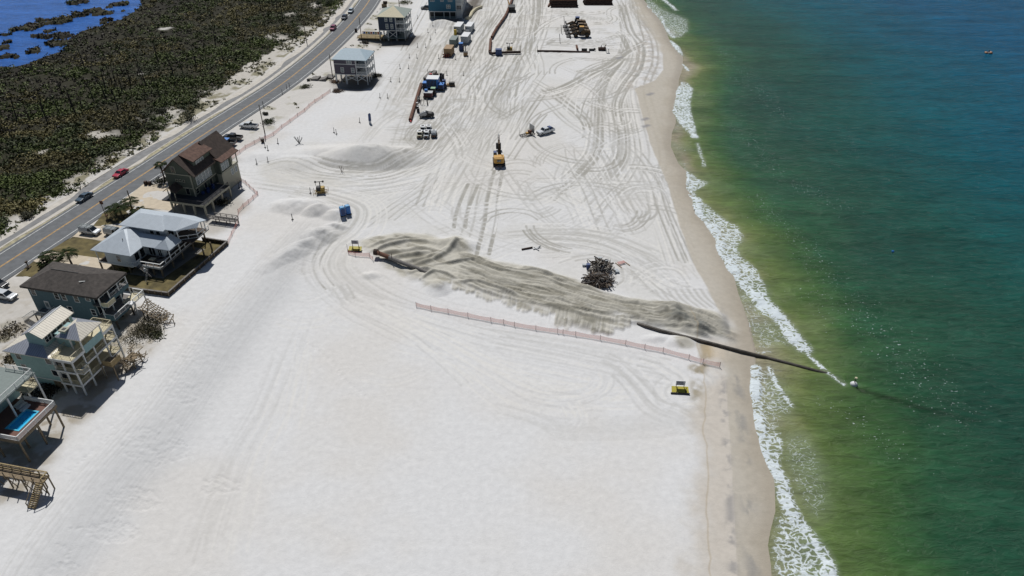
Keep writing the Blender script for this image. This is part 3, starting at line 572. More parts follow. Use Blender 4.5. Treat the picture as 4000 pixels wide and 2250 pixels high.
def sea_material(name='sea_water', flat=None):
    m = bpy.data.materials.new(name); m.use_nodes = True; n = m.node_tree.nodes; l = m.node_tree.links; b = n['Principled BSDF']
    b.inputs['IOR'].default_value = 1.33; b.inputs['Roughness'].default_value = .22; b.inputs['Specular IOR Level'].default_value = .22
    tc = n.new('ShaderNodeTexCoord')
    def mapped(sx, sy, rot=0):
        mp = n.new('ShaderNodeMapping'); mp.inputs['Scale'].default_value = (sx, sy, 1); mp.inputs['Rotation'].default_value = (0, 0, rot); l.new(tc.outputs['Object'], mp.inputs[0]); return mp.outputs[0]
    def noise(vec, s, d=4, r=.6, dist=0):
        t = n.new('ShaderNodeTexNoise'); t.inputs['Scale'].default_value = s; t.inputs['Detail'].default_value = d; t.inputs['Roughness'].default_value = r; t.inputs['Distortion'].default_value = dist; l.new(vec, t.inputs['Vector']); return t.outputs[0]
    def math_(op, a, b_=None, c=None):
        t = n.new('ShaderNodeMath'); t.operation = op
        for i, v in enumerate((a, b_, c)):
            if v is None: continue
            if isinstance(v, (int, float)): t.inputs[i].default_value = v
            else: l.new(v, t.inputs[i])
        return t.outputs[0]
    def rng(v, a, b_, c=0., d=1., sm=True):
        t = n.new('ShaderNodeMapRange'); t.interpolation_type = 'SMOOTHSTEP' if sm else 'LINEAR'
        for i, q in enumerate((a, b_, c, d)): t.inputs[i + 1].default_value = q
        l.new(v, t.inputs[0]); return t.outputs[0]
    wv = noise(mapped(.55, 1.5, .12), .55, 6, .68, .6)
    w2 = noise(mapped(.35, 1.3, .2), .12, 3, .6, .4)
    hh = math_('MULTIPLY_ADD', w2, 1.6, wv)
    bp = n.new('ShaderNodeBump'); bp.inputs['Strength'].default_value = .9; bp.inputs['Distance'].default_value = .5 if not flat else .2
    l.new(hh, bp.inputs['Height']); l.new(bp.outputs[0], b.inputs['Normal'])
    ripple = math_('MULTIPLY', rng(wv, .3, .7, .72, 1.28, False), math_('MULTIPLY', rng(w2, .3, .7, .80, 1.2, False), rng(noise(mapped(.06, .16, .3), .35, 4, .6, .8), .3, .7, .86, 1.14, False)))
    sc = n.new('ShaderNodeVectorMath'); sc.operation = 'SCALE'; l.new(ripple, sc.inputs['Scale'])
    if flat: sc.inputs[0].default_value = flat; l.new(sc.outputs[0], b.inputs['Base Color']); return m
    at = n.new('ShaderNodeAttribute'); at.attribute_name = 'Col'; l.new(at.outputs['Color'], sc.inputs[0])
    fo = n.new('ShaderNodeAttribute'); fo.attribute_name = 'foam'; fl = n.new('ShaderNodeAttribute'); fl.attribute_name = 'fleck'
    # lace of foam: thin connected cell walls, closing up where the mask is strong
    wob = n.new('ShaderNodeTexNoise'); wob.inputs['Scale'].default_value = .6; wob.inputs['Detail'].default_value = 4; l.new(tc.outputs['Object'], wob.inputs['Vector'])
    va = n.new('ShaderNodeVectorMath'); va.operation = 'MULTIPLY_ADD'; va.inputs[1].default_value = (3, 3, 0); l.new(wob.outputs['Color'], va.inputs[0]); l.new(mapped(.75, 1.15), va.inputs[2])
    vo = n.new('ShaderNodeTexVoronoi'); vo.feature = 'DISTANCE_TO_EDGE'; vo.inputs['Scale'].default_value = 1.0; l.new(va.outputs[0], vo.inputs['Vector'])
    edge = rng(vo.outputs['Distance'], 0., .42, 1., 0., False)
    n3 = noise(tc.outputs['Object'], 2.2, 5, .7)
    pat = math_('MULTIPLY_ADD', edge, .62, math_('MULTIPLY', n3, .55))
    thr = rng(fo.outputs['Fac'], 0., 1., 1.15, .36, False)
    fm = rng(math_('SUBTRACT', pat, thr), -.06, .20)
    fm = math_('MULTIPLY', fm, rng(fo.outputs['Fac'], .02, .18))
    n4 = noise(mapped(.5, 1.0, .5), 3.4, 3, .6)
    fk = math_('MULTIPLY', rng(math_('MULTIPLY_ADD', fl.outputs['Fac'], .085, n4), .742, .775), .9)
    allf = math_('MAXIMUM', fm, fk)
    mx = n.new('ShaderNodeMix'); mx.data_type = 'RGBA'; l.new(allf, mx.inputs[0]); mk = n.new('ShaderNodeMix'); mk.data_type = 'RGBA'; l.new(math_('MULTIPLY', fo.outputs['Fac'], .5), mk.inputs[0]); l.new(sc.outputs[0], mk.inputs[6]); mk.inputs[7].default_value = (.30, .33, .27, 1); l.new(mk.outputs[2], mx.inputs[6]); mx.inputs[7].default_value = (.60, .66, .69, 1)
    l.new(mx.outputs[2], b.inputs['Base Color'])
    l.new(rng(allf, 0, 1, .2, .8, False), b.inputs['Roughness'])
    return m
seacol = sea_colour(X, Y, dw)
# keep only the part on the water side of the shore
F = grid_faces(*X.shape); keep = (dw.ravel()[F] > -1.2).any(1)
sea = np_mesh('sea', np.stack([X, Y, Z], -1).reshape(-1, 3), F[keep], sea_material(), {'Col': seacol.reshape(-1, 3), 'foam': (cx * inr).ravel(), 'fleck': (sample(FLECK, X, Y) * inr).ravel()}, smooth=True)
tag(sea, kind='structure')
# ---------------------------------------------------------------- lagoon
M = {}
M['lagoon'] = sea_material('lagoon_water', (.032, .115, .37))
_v = [P(-2600, 700, -.35), P(800, -40, -.35)]
lv = np.array([(-900, 200, -.35), (-60, 200, -.35), (-60, 1400, -.35), (-900, 1400, -.35)]); _e = [(-700, 232), (-60, 330), (-60, 1300), (-900, 1300)]
def sheet(name, pts, z, mat, kind='structure', sub=None):
    me = bpy.data.meshes.new(name); me.from_pydata([(p[0], p[1], z) for p in pts], [], [list(range(len(pts)))]); me.update()
    me.materials.append(mat); o = bpy.data.objects.new(name, me); COL.objects.link(o)
    if me.polygons[0].normal.z < 0: me.flip_normals()
    if kind: o['kind'] = kind
    return o
sheet('lagoon', [(-900, 225), (-190, 225), (-120, 330), (-60, 620), (-900, 620)], -.35, M['lagoon'])

# ---------------------------------------------------------------- road
def ribbon(name, a, b, z, mat, path=ROADC, dash=None, wig=0, kind='structure'):
    L = offset_path(path, -b if np.ndim(b) == 0 else -b); Q = offset_path(path, -a if np.ndim(a) == 0 else -a); n = len(path)
    if wig: s = np.arange(n) * 1.0; L = offset_path(path, -(b + (vnoise(s, s * 0, 5, 3) - .5) * wig)); Q = offset_path(path, -(a + (vnoise(s, s * 0, 5, 5) - .5) * wig))
    V = np.r_[np.c_[L, np.full(n, z)], np.c_[Q, np.full(n, z)]]; F = np.array([(i, i + 1, n + i + 1, n + i) for i in range(n - 1) if not dash or (i % dash[1]) < dash[0]])
    o = np_mesh(name, V, F[:, ::-1] if False else F, mat)
    if o.data.polygons[0].normal.z < 0: o.data.flip_normals()
    return tag(o, kind=kind)
HW = 4.45
M['asphalt'] = new_mat('asphalt', (.115, .122, .13), .85, noise=.18, scale=.6, bump=.3, bscale=30)
M['oldpath'] = new_mat('path_asphalt', (.20, .20, .20), .9, noise=.22, scale=.5, bump=.3, bscale=20)
M['line'] = new_mat('white_paint', (.52, .53, .52), .7, noise=.35, scale=1.5); M['yline'] = new_mat('yellow_paint', (.46, .26, .06), .7, noise=.3, scale=1.2)
M['verge'] = new_mat('verge', (.33, .30, .20), .95, noise=.4, scale=.8, bump=.5, bscale=8)
ribbon('road', -HW - .9, HW + 1.3, .02, M['asphalt'])
ribbon('road_edge_line', -HW - .10, -HW + .10, .026, M['line']); ribbon('road_edge_line', HW - .10, HW + .10, .026, M['line'])
ribbon('road_centre_line', -.22, -.06, .026, M['yline']); ribbon('road_centre_line', .06, .22, .026, M['yline'])
ribbon('verge', -HW - 2.5, -HW - .8, -.01, M['verge'], wig=.5)
ribbon('cycle_path', -HW - 6.0, -HW - 2.4, .012, M['oldpath'], wig=.5)
M['drift'] = new_mat('drift_sand', (.50, .47, .42), .95, noise=.15, scale=.7, bump=.5, bscale=6)
n_ = len(ROADC); _f = sstep(190, 260, ROADC[:, 1]); _s = np.arange(n_) * 1.
# sand blown over the verge and the cycle path, more of it further up the road
for k, (o0, amp) in enumerate(((-HW - 6.3, 2.2), (-HW - 2.3, 1.2))):
    wv = np.clip((vnoise(_s, _s * 0, 9, 31 + k) - .45 + _f * .5) * 2, 0, 1) * amp
    ribbon('sand_drift', np.full(n_, o0) - .3, o0 + wv + .02, .03 + k * .004, M['drift'])

# ---------------------------------------------------------------- drives and lawns
M['conc'] = new_mat('drive_concrete', (.50, .43, .33), .9, noise=.1, scale=.8, bump=.3, bscale=20)
M['lawn'] = new_mat('lawn', (.115, .092, .036), .95, noise=.55, scale=.45, bump=1.0, bscale=6)
def psheet(name, px, z, mat, kind='structure', zz=0): return sheet(name, PP(px, zz), z, mat, kind)
psheet('driveway', [(470,790),(560,720),(660,720),(700,745),(720,840),(690,860),(700,832),(640,820),(560,812)], .05, M['conc'])
psheet('driveway', [(285,925),(330,885),(540,880),(560,950),(430,945)], .054, M['conc'])
psheet('driveway', [(130,1020),(190,982),(400,1010),(480,1040),(420,1120),(300,1090)], .05, M['conc'])
psheet('lawn', [(345,905),(395,845),(400,835),(470,800),(560,812),(690,838),(700,870),(560,900),(480,870),(400,880)], .046, M['lawn'])
psheet('lawn', [(195,978),(290,922),(430,950),(560,960),(480,1035),(300,1008)], .046, M['lawn'])
psheet('lawn', [(60,1080),(130,1022),(180,1035),(200,1060),(150,1085)], .046, M['lawn'])
M['dirt'] = new_mat('bare_dirt', (.37, .33, .26), .95, noise=.25, scale=.7, bump=.5, bscale=8)

# ---------------------------------------------------------------- plant cover
def leaf_quads(C, Rad, n, size, flat=.75, up=.35):
    "n small leaf faces in each crown; C (k,3), Rad (k,)"
    k = len(C); d = RNG.normal(size=(k, n, 3)); d /= np.linalg.norm(d, axis=2, keepdims=True)
    r = Rad[:, None, None] * (RNG.random((k, n, 1)) ** .45); d[..., 2] = np.abs(d[..., 2]) * flat
    c = C[:, None, :] + d * r
    s = (np.ones(k) * size if np.ndim(size) == 0 else size)[:, None, None] * RNG.uniform(.6, 1.4, (k, n, 1))
    a = RNG.normal(size=(k, n, 3)); a /= np.linalg.norm(a, axis=2, keepdims=True)
    b = np.cross(a, d + np.array([0, 0, up])); b /= np.maximum(np.linalg.norm(b, axis=2, keepdims=True), 1e-6)
    a = a * s; b = b * s * .6
    V = np.stack([c - a - b * .3, c + b, c + a + b * .2, c - b], 2)
    return V.reshape(-1, 3)
def leaf_material(name):
    m = bpy.data.materials.new(name); m.use_nodes = True; n = m.node_tree.nodes; l = m.node_tree.links; b = n['Principled BSDF']
    at = n.new('ShaderNodeAttribute'); at.attribute_name = 'Col'; l.new(at.outputs['Color'], b.inputs['Base Color']); b.inputs['Roughness'].default_value = .7; b.inputs['Specular IOR Level'].default_value = .25
    return m
M['leaf'] = leaf_material('leaves')
def cover(name, C, Rad, n, size, base, var=.35, **kw):
    V = leaf_quads(C, Rad, n, size, **kw); k = len(C)
    t = RNG.uniform(1 - var, 1 + var, (k, 1, 1, 1)) * RNG.uniform(.75, 1.25, (k, n, 1, 1))
    base = np.asarray(base, float); base = base if base.ndim == 2 else np.repeat(base[None], k, 0)
    c = (base[:, None, None, :] * t * np.ones((1, 1, 4, 1))).reshape(-1, 3)
    return np_mesh(name, V, np.arange(len(V)).reshape(-1, 4), M['leaf'], {'Col': c})
def scatter(n, y0=60, y1=440):
    Y = y0 + (y1 - y0) * RNG.random(n) ** .8; rc = np.interp(Y, ROADC[:, 1], ROADC[:, 0]); xl = -.92 * Y * .95 - 25
    X = xl + (rc - 11.5 - xl) * RNG.random(n); return X, Y
X, Y = scatter(60000); m = (scrub_at(X, Y) > .5) & (sand_at(X, Y) * (fbm(X, Y, 3.2, 5, 71) > .45) < .35) & (lagoon_at(X, Y) < .5) & (RNG.random(len(X)) < .75); X, Y = X[m], Y[m]
rd = road_d(X, Y); gfac = sstep(-105, -45, rd + (fbm(X, Y, 30, 3, 91) - .5) * 90); pt = fbm(X, Y, 13, 4, 92); pt2 = fbm(X, Y, 6, 3, 93)
Zb = ground_z(X, Y); isgreen = RNG.random(len(X)) < .15 + .8 * gfac
Gr = (.055, .062, .020); pt3 = fbm(X, Y, 28, 4, 96); cg = 1.45 * np.where((pt > .52)[:, None], np.array([.046, .060, .015]), np.where((pt < .43)[:, None], np.array([.080, .070, .026]), np.array([.030, .038, .014]))) * (.35 + .9 * pt2[:, None] + .5 * pt3[:, None])
sel = isgreen; keep = RNG.random(len(X)) < .34 + .5 * (pt2 > .5)
a = sel & keep; tag(cover('scrub_bushes', np.c_[X[a], Y[a], Zb[a] - .1], RNG.uniform(.5, 1.5, a.sum()) ** 1.6 * (.7 + 1.3 * pt2[a]), 24, .34, cg[a]), kind='stuff')
b_ = ~sel & (RNG.random(len(X)) < .45)
tag(cover('dark_brush', np.c_[X[b_], Y[b_], Zb[b_] - .1], RNG.uniform(.4, 1.2, b_.sum()), 12, .42, np.where((pt[b_] > .56)[:, None], np.array([.066, .056, .044]), np.array([.032, .028, .019]))), kind='stuff')
# low growth on the verge and sparse tufts on the sand
Y = RNG.uniform(100, 420, 9000); rc = np.interp(Y, ROADC[:, 1], ROADC[:, 0]); X = rc + np.where(RNG.random(9000) < .62, RNG.uniform(-32, -11.6, 9000), RNG.uniform(6.5, 22, 9000))
nn = fbm(X, Y, 5, 4, 95); m = (nn > .53) & ((X < rc) | ((fbm(X, Y, 4.5, 5, 70) > .60) & (Y > 175))) ; X, Y = X[m], Y[m]
tag(cover('dune_grass', np.c_[X, Y, ground_z(X, Y) - .05], RNG.uniform(.3, .75, len(X)), 9, .3, np.where((RNG.random(len(X)) < .5)[:, None], np.array([.13, .12, .055]), np.array([.07, .075, .03])), up=1.), kind='stuff')
# marsh grass on the islets
X = RNG.uniform(-300, -100, 26000); Y = RNG.uniform(220, 420, 26000); m = lagoon_at(X, Y, True) > .5; X, Y = X[m], Y[m]
tag(cover('marsh_grass', np.c_[X, Y, np.zeros(len(X)) - .1], RNG.uniform(.3, .6, len(X)), 6, .4, (.045, .042, .018), up=1.), kind='stuff')
# ---------------------------------------------------------------- builders
from mathutils import Vector, Matrix
class MB:
    def __init__(s): s.v = []; s.f = []; s.mi = []; s.k = 0
    def add(s, vs, fs):
        o = len(s.v); s.v += [tuple(v) for v in vs]; s.f += [tuple(i + o for i in f) for f in fs]; s.mi += [s.k] * len(fs); return s
    def box(s, x0, x1, y0, y1, z0, z1):
        return s.add([(x, y, z) for z in (z0, z1) for y in (y0, y1) for x in (x0, x1)], [(0, 2, 3, 1), (4, 5, 7, 6), (0, 1, 5, 4), (2, 6, 7, 3), (0, 4, 6, 2), (1, 3, 7, 5)])
    def hexa(s, b, t):      # bottom 4 and top 4 corners, counter-clockwise from above
        return s.add(list(b) + list(t), [(3, 2, 1, 0), (4, 5, 6, 7)] + [(i, (i + 1) % 4, 4 + (i + 1) % 4, 4 + i) for i in range(4)])
    def beam(s, p, q, w, h=None):
        h = h or w; p = Vector(p); q = Vector(q); d = (q - p).normalized(); u = Vector((0, 0, 1)) if abs(d.z) < .9 else Vector((1, 0, 0))
        a = d.cross(u).normalized() * w / 2; b = a.cross(d).normalized() * h / 2
        return s.add([p - a - b, p + a - b, p + a + b, p - a + b, q - a - b, q + a - b, q + a + b, q - a + b], [(0, 1, 2, 3), (7, 6, 5, 4), (0, 4, 5, 1), (1, 5, 6, 2), (2, 6, 7, 3), (3, 7, 4, 0)])
    def tube(s, pts, r, n=8, caps=True):
        pts = [Vector(p) for p in pts]; m = len(pts); o = []
        for i, p in enumerate(pts):
            d = (pts[min(i + 1, m - 1)] - pts[max(i - 1, 0)]).normalized(); u = Vector((0, 0, 1)) if abs(d.z) < .9 else Vector((1, 0, 0))
            a = d.cross(u).normalized(); b = a.cross(d).normalized(); rr = r[i] if isinstance(r, (list, tuple)) else r
            o += [p + (a * cos(t) + b * sin(t)) * rr for t in (2 * pi * k / n for k in range(n))]
        f = [(i * n + k, i * n + (k + 1) % n, (i + 1) * n + (k + 1) % n, (i + 1) * n + k) for i in range(m - 1) for k in range(n)]
        if caps: f += [tuple(range(n))[::-1], tuple(range((m - 1) * n, m * n))]
        return s.add(o, f)
    def cyl(s, x, y, z0, z1, r, n=10, r2=None): return s.tube([(x, y, z0), (x, y, z1)], [r, r if r2 is None else r2], n)
    def prism(s, poly, z0, z1):
        n = len(poly); return s.add([(p[0], p[1], z0) for p in poly] + [(p[0], p[1], z1) for p in poly], [tuple(range(n))[::-1], tuple(range(n, 2 * n))] + [(i, (i + 1) % n, n + (i + 1) % n, n + i) for i in range(n)])
    def slab(s, pts, th=.12):      # roof plane given by 3-4 corners, with thickness below
        n = len(pts); return s.add(list(pts) + [(p[0], p[1], p[2] - th) for p in pts], [tuple(range(n)), tuple(range(n, 2 * n))[::-1]] + [(i, n + i, n + (i + 1) % n, (i + 1) % n) for i in range(n)])
    def profile(s, prof, x0, x1, axis='y'):   # side outline (u, z) swept across the width
        n = len(prof); g = (lambda u, z, w: (u, w, z)) if axis == 'y' else (lambda u, z, w: (w, u, z))
        return s.add([g(u, z, x0) for u, z in prof] + [g(u, z, x1) for u, z in prof], [tuple(range(n)), tuple(range(n, 2 * n))[::-1]] + [(i, n + i, n + (i + 1) % n, (i + 1) % n) for i in range(n)])
    def build(s, name, mat, parent=None, bevel=0, smooth=False, label=None):
        me = bpy.data.meshes.new(name); me.from_pydata(s.v, [], s.f)
        for q in (mat if isinstance(mat, (list, tuple)) else [mat]): me.materials.append(q)
        if s.k: me.polygons.foreach_set('material_index', s.mi)
        bm = __import__('bmesh').new(); bm.from_mesh(me); __import__('bmesh').ops.recalc_face_normals(bm, faces=bm.faces); bm.to_mesh(me); bm.free()
        o = bpy.data.objects.new(name, me); COL.objects.link(o)
        if parent: o.parent = parent
        if bevel: b = o.modifiers.new('bevel', 'BEVEL'); b.width = bevel; b.segments = 2; b.limit_method = 'ANGLE'
        if smooth: me.shade_smooth()
        if label: o['label'] = label
        return o
def thing(name, label, cat, loc, rot=0, group=None):
    o = bpy.data.objects.new(name, None); COL.objects.link(o); o.location = loc; o.rotation_euler = (0, 0, rot); o.empty_display_size = .5
    return tag(o, label, cat, group)
def kids(o): return [c for c in bpy.data.objects if c.parent == o]
def dup(o, loc=None, rot=None, label=None, parent=None, _m=None):
    if _m is None:
        _m = {}
        for c in bpy.data.objects:
            if c.parent: _m.setdefault(c.parent.name, []).append(c)
    c = o.copy(); COL.objects.link(c)
    if parent: c.parent = parent
    if loc is not None: c.location = loc
    if rot is not None: c.rotation_euler = (0, 0, rot)
    if label: c['label'] = label
    for k in _m.get(o.name, []): dup(k, parent=c, _m=_m)
    return c
def B(x0, x1, y0, y1, z0, z1): return MB().box(x0, x1, y0, y1, z0, z1)

nm = new_mat
M.update(
 white=nm('white_trim', (.62, .63, .62), .6, noise=.05, scale=3), glass=nm('window_glass', (.015, .02, .026), .08, spec=.6), glassl=nm('pale_glass', (.16, .20, .21), .12, spec=.6),  # the second glass is only a paler pane colour
 teal_l=nm('pale_teal_siding', (.27, .41, .41), .8, noise=.08, scale=2, stripes=(2, .22, .8)), teal_d=nm('dark_teal_siding', (.075, .135, .16), .8, noise=.1, scale=2, stripes=(2, .22, .8)),
 sage=nm('sage_shingle', (.085, .10, .078), .85, noise=.15, scale=6, stripes=(2, .2, .75)), sagel=nm('sage_trim', (.33, .32, .25), .7), purple=nm('purple_siding', (.090, .080, .105), .8, noise=.08, scale=2, stripes=(2, .2, .8)),
 navy=nm('navy_siding', (.026, .042, .075), .8, noise=.1, scale=2, stripes=(2, .2, .8)), blue=nm('blue_siding', (.035, .135, .21), .8, noise=.08, scale=2, stripes=(2, .2, .8)), whitewall=nm('white_siding', (.50, .53, .55), .8, noise=.05, scale=2, stripes=(2, .22, .85)),
 cream=nm('cream_deck', (.52, .47, .33), .8, noise=.08, scale=2), wood=nm('weathered_wood', (.20, .155, .10), .9, noise=.3, scale=3, bump=.5, bscale=14), woodd=nm('dark_wood', (.065, .048, .034), .9, noise=.3, scale=3), woody=nm('yellow_wood', (.30, .23, .12), .85, noise=.25, scale=4),
 grey=nm('grey_wood', (.17, .16, .15), .9, noise=.2, scale=3), darkdeck=nm('dark_deck', (.040, .042, .048), .85, noise=.2, scale=3, stripes=(0, .2, .6)),
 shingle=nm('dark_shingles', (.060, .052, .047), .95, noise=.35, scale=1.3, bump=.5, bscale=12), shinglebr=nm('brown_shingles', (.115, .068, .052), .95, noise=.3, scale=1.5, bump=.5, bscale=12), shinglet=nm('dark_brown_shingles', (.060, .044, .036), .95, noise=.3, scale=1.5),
 seam=nm('grey_metal_roof', (.36, .38, .43), .35, .3, noise=.08, scale=1.5, stripes=(1, .45, .45)), seamx=nm('grey_metal_roof', (.36, .38, .43), .35, .3, noise=.08, scale=1.5, stripes=(0, .45, .45)),
 seamw=nm('sunlit_metal_roof', (.62, .58, .50), .5, .1, noise=.06, scale=1.5, stripes=(1, .5, .45)), wroof=nm('white_metal_roof', (.42, .47, .52), .55, .1, noise=.06, scale=1.2, stripes=(1, .35, .8)), wroofx=nm('white_metal_roof', (.42, .47, .52), .55, .1, noise=.06, scale=1.2, stripes=(0, .35, .8)),  # cream seam roof: sunlight on the east planes put into the colour
 lroof=nm('pale_blue_roof', (.33, .42, .48), .7, 0.0, noise=.06, scale=1.5, stripes=(0, .4, .8)), yroof=nm('cream_shingles', (.55, .50, .36), .8, noise=.08, scale=2, stripes=(1, .3, .9)), groof=nm('grey_green_roof', (.26, .30, .27), .8, noise=.1, scale=2),
 deckred=nm('red_brown_deck', (.145, .072, .055), .85, noise=.15, scale=3, stripes=(1, .2, .75)), pool=nm('pool_wall', (.08, .48, .66), .3), poolw=nm('pool_water', (.02, .42, .80), .2, noise=.15, scale=1.2), conc=M['conc'],
 black=nm('black_plastic', (.012, .012, .013), .5), dark=nm('dark_steel', (.03, .03, .032), .6, .3), steel=nm('galvanised_steel', (.32, .33, .34), .45, .6, noise=.1, scale=4), rust=nm('rusty_steel', (.13, .062, .040), .85, .2, noise=.4, scale=2.5, bump=.6, bscale=8), rustd=nm('dark_rusty_steel', (.050, .030, .024), .85, .2, noise=.4, scale=2),
 yellow=nm('machine_yellow', (.50, .27, .045), .5, noise=.12, scale=2), mud=nm('dirty_yellow', (.085, .050, .020), .7, noise=.45, scale=2), tyre=nm('tyre_rubber', (.018, .018, .018), .85, noise=.3, scale=6), red=nm('red_paint', (.42, .035, .03), .4),
 orange=nm('orange_mesh', (.85, .36, .29), .8), post=nm('stake_wood', (.13, .085, .07), .8), sblue=nm('bright_blue_plastic', (.025, .17, .50), .45), nblue=nm('navy_plastic', (.02, .05, .16), .5), white2=nm('white_panel', (.62, .63, .64), .5, noise=.06, scale=2), lgrey=nm('light_grey_panel', (.36, .39, .41), .5, noise=.08, scale=2), ggrey=nm('green_grey_steel', (.15, .185, .175), .6, noise=.12, scale=2), tan=nm('tan_steel', (.28, .185, .10), .7, noise=.2, scale=2))
# orange mesh: see-through weave
m_ = M['orange']; m_.node_tree.nodes['Principled BSDF'].inputs['Alpha'].default_value = .45

def railing(par, pts, z, mat, h=1.0, step=.42, pst=1.9, name='railing', w=.07, bw=.035):
    b = MB()
    for (p, q) in zip(pts, pts[1:]):
        p = Vector(p); q = Vector(q); L = (q - p).length; n = max(1, round(L / pst))
        b.beam((p.x, p.y, z + h), (q.x, q.y, z + h), w * 1.3, w); b.beam((p.x, p.y, z + .12), (q.x, q.y, z + .12), w * .7)
        for i in range(n + 1): t = p.lerp(q, i / n); b.box(t.x - w / 2, t.x + w / 2, t.y - w / 2, t.y + w / 2, z, z + h)
        m = int(L / step)
        for i in range(1, m): t = p.lerp(q, i / m); b.beam((t.x, t.y, z + .1), (t.x, t.y, z + h), bw)
    return b.build(name, mat, par)
def window(par, u, z, w, h, side, c, trim, glass=None, name='window', nx=1, nz=2):
    "side: 's' 'n' walls run along a at b=c; 'e' 'w' walls run along b at a=c"
    sg = {'s': -1, 'n': 1, 'e': 1, 'w': -1}[side]; f = MB(); g = MB(); t = .11
    def bx(m, u0, u1, z0, z1, d0, d1):
        lo, hi = sorted((c + sg * d0, c + sg * d1))
        (m.box(u0, u1, lo, hi, z0, z1) if side in 'sn' else m.box(lo, hi, u0, u1, z0, z1))
    u0, u1, z0, z1 = u - w / 2, u + w / 2, z - h / 2, z + h / 2
    bx(f, u0 - t, u1 + t, z1, z1 + t, -.02, .07); bx(f, u0 - t, u1 + t, z0 - t, z0, -.02, .09); bx(f, u0 - t, u0, z0, z1, -.02, .07); bx(f, u1, u1 + t, z0, z1, -.02, .07)
    for i in range(1, nx): k = u0 + w * i / nx; bx(f, k - .05, k + .05, z0, z1, -.02, .06)
    for i in range(1, nz): k = z0 + h * i / nz; bx(f, u0, u1, k - .03, k + .03, -.02, .05)
    bx(g, u0, u1, z0, z1, -.03, .02)
    o = f.build(name, trim, par); g.build('pane', glass or M['glass'], o); return o
def posts(par, xy, z0, z1, w, mat, name='post'):
    for (x, y) in xy: B(x - w / 2, x + w / 2, y - w / 2, y + w / 2, z0, z1).build(name, mat, par)
def hip(par, a0, a1, b0, b1, z, top, ra0, ra1, rb0, rb1, mats, th=.18, name='roof'):
    "hip roof: eaves rectangle at z, ridge from (ra0, rb0) to (ra1, rb1) at top; mats = (along, ends)"
    A, Bq, C, D = (a0, b0, z), (a1, b0, z), (a1, b1, z), (a0, b1, z); r0 = (ra0, rb0, top); r1 = (ra1, rb1, top)
    m = MB(); lo = z - th
    if abs(ra0 - ra1) + abs(rb0 - rb1) < .05: F = [(A, Bq, r0), (Bq, C, r0), (C, D, r0), (D, A, r0)]; ks = (0, 1, 0, 1)
    elif abs(rb0 - rb1) < abs(ra0 - ra1): F = [(A, Bq, r1, r0), (Bq, C, r1), (C, D, r0, r1), (D, A, r0)]; ks = (0, 1, 0, 1)
    else: F = [(A, Bq, r0), (Bq, C, r1, r0), (C, D, r1), (D, A, r0, r1)]; ks = (0, 1, 0, 1)
    for f, k in zip(F, ks): m.k = k; m.add(f, [tuple(range(len(f)))])
    m.k = 1; m.add([A, Bq, C, D, (a0, b0, lo), (a1, b0, lo), (a1, b1, lo), (a0, b1, lo)], [(4, 5, 1, 0), (5, 6, 2, 1), (6, 7, 3, 2), (7, 4, 0, 3), (7, 6, 5, 4)])
    return m.build(name, list(mats), par)
def gable(par, a0, a1, b0, b1, z, top, axis, mats, th=.16, over=0, name='roof'):
    "gable roof with its ridge along 'a' or 'b'"
    m = MB()
    if axis == 'b': c = (a0 + a1) / 2; m.slab([(a0, b0, z), (c, b0, top), (c, b1, top), (a0, b1, z)], th); m.k = 1; m.slab([(c, b0, top), (a1, b0, z), (a1, b1, z), (c, b1, top)], th)
    else: c = (b0 + b1) / 2; m.slab([(a0, b0, z), (a1, b0, z), (a1, c, top), (a0, c, top)], th); m.k = 1; m.slab([(a0, c, top), (a1, c, top), (a1, b1, z), (a0, b1, z)], th)
    return m.build(name, list(mats), par)
def wedge(par, a0, a1, b0, b1, z0, z1, top, axis, mat, name='wall'):
    "walls with gable ends"
    m = MB()
    if axis == 'b': c = (a0 + a1) / 2; m.profile([(a0, z0), (a1, z0), (a1, z1), (c, top), (a0, z1)], b0, b1, 'y')
    else: c = (b0 + b1) / 2; m.profile([(b0, z0), (b1, z0), (b1, z1), (c, top), (b0, z1)], a0, a1, 'x')
    return m.build(name, mat, par)

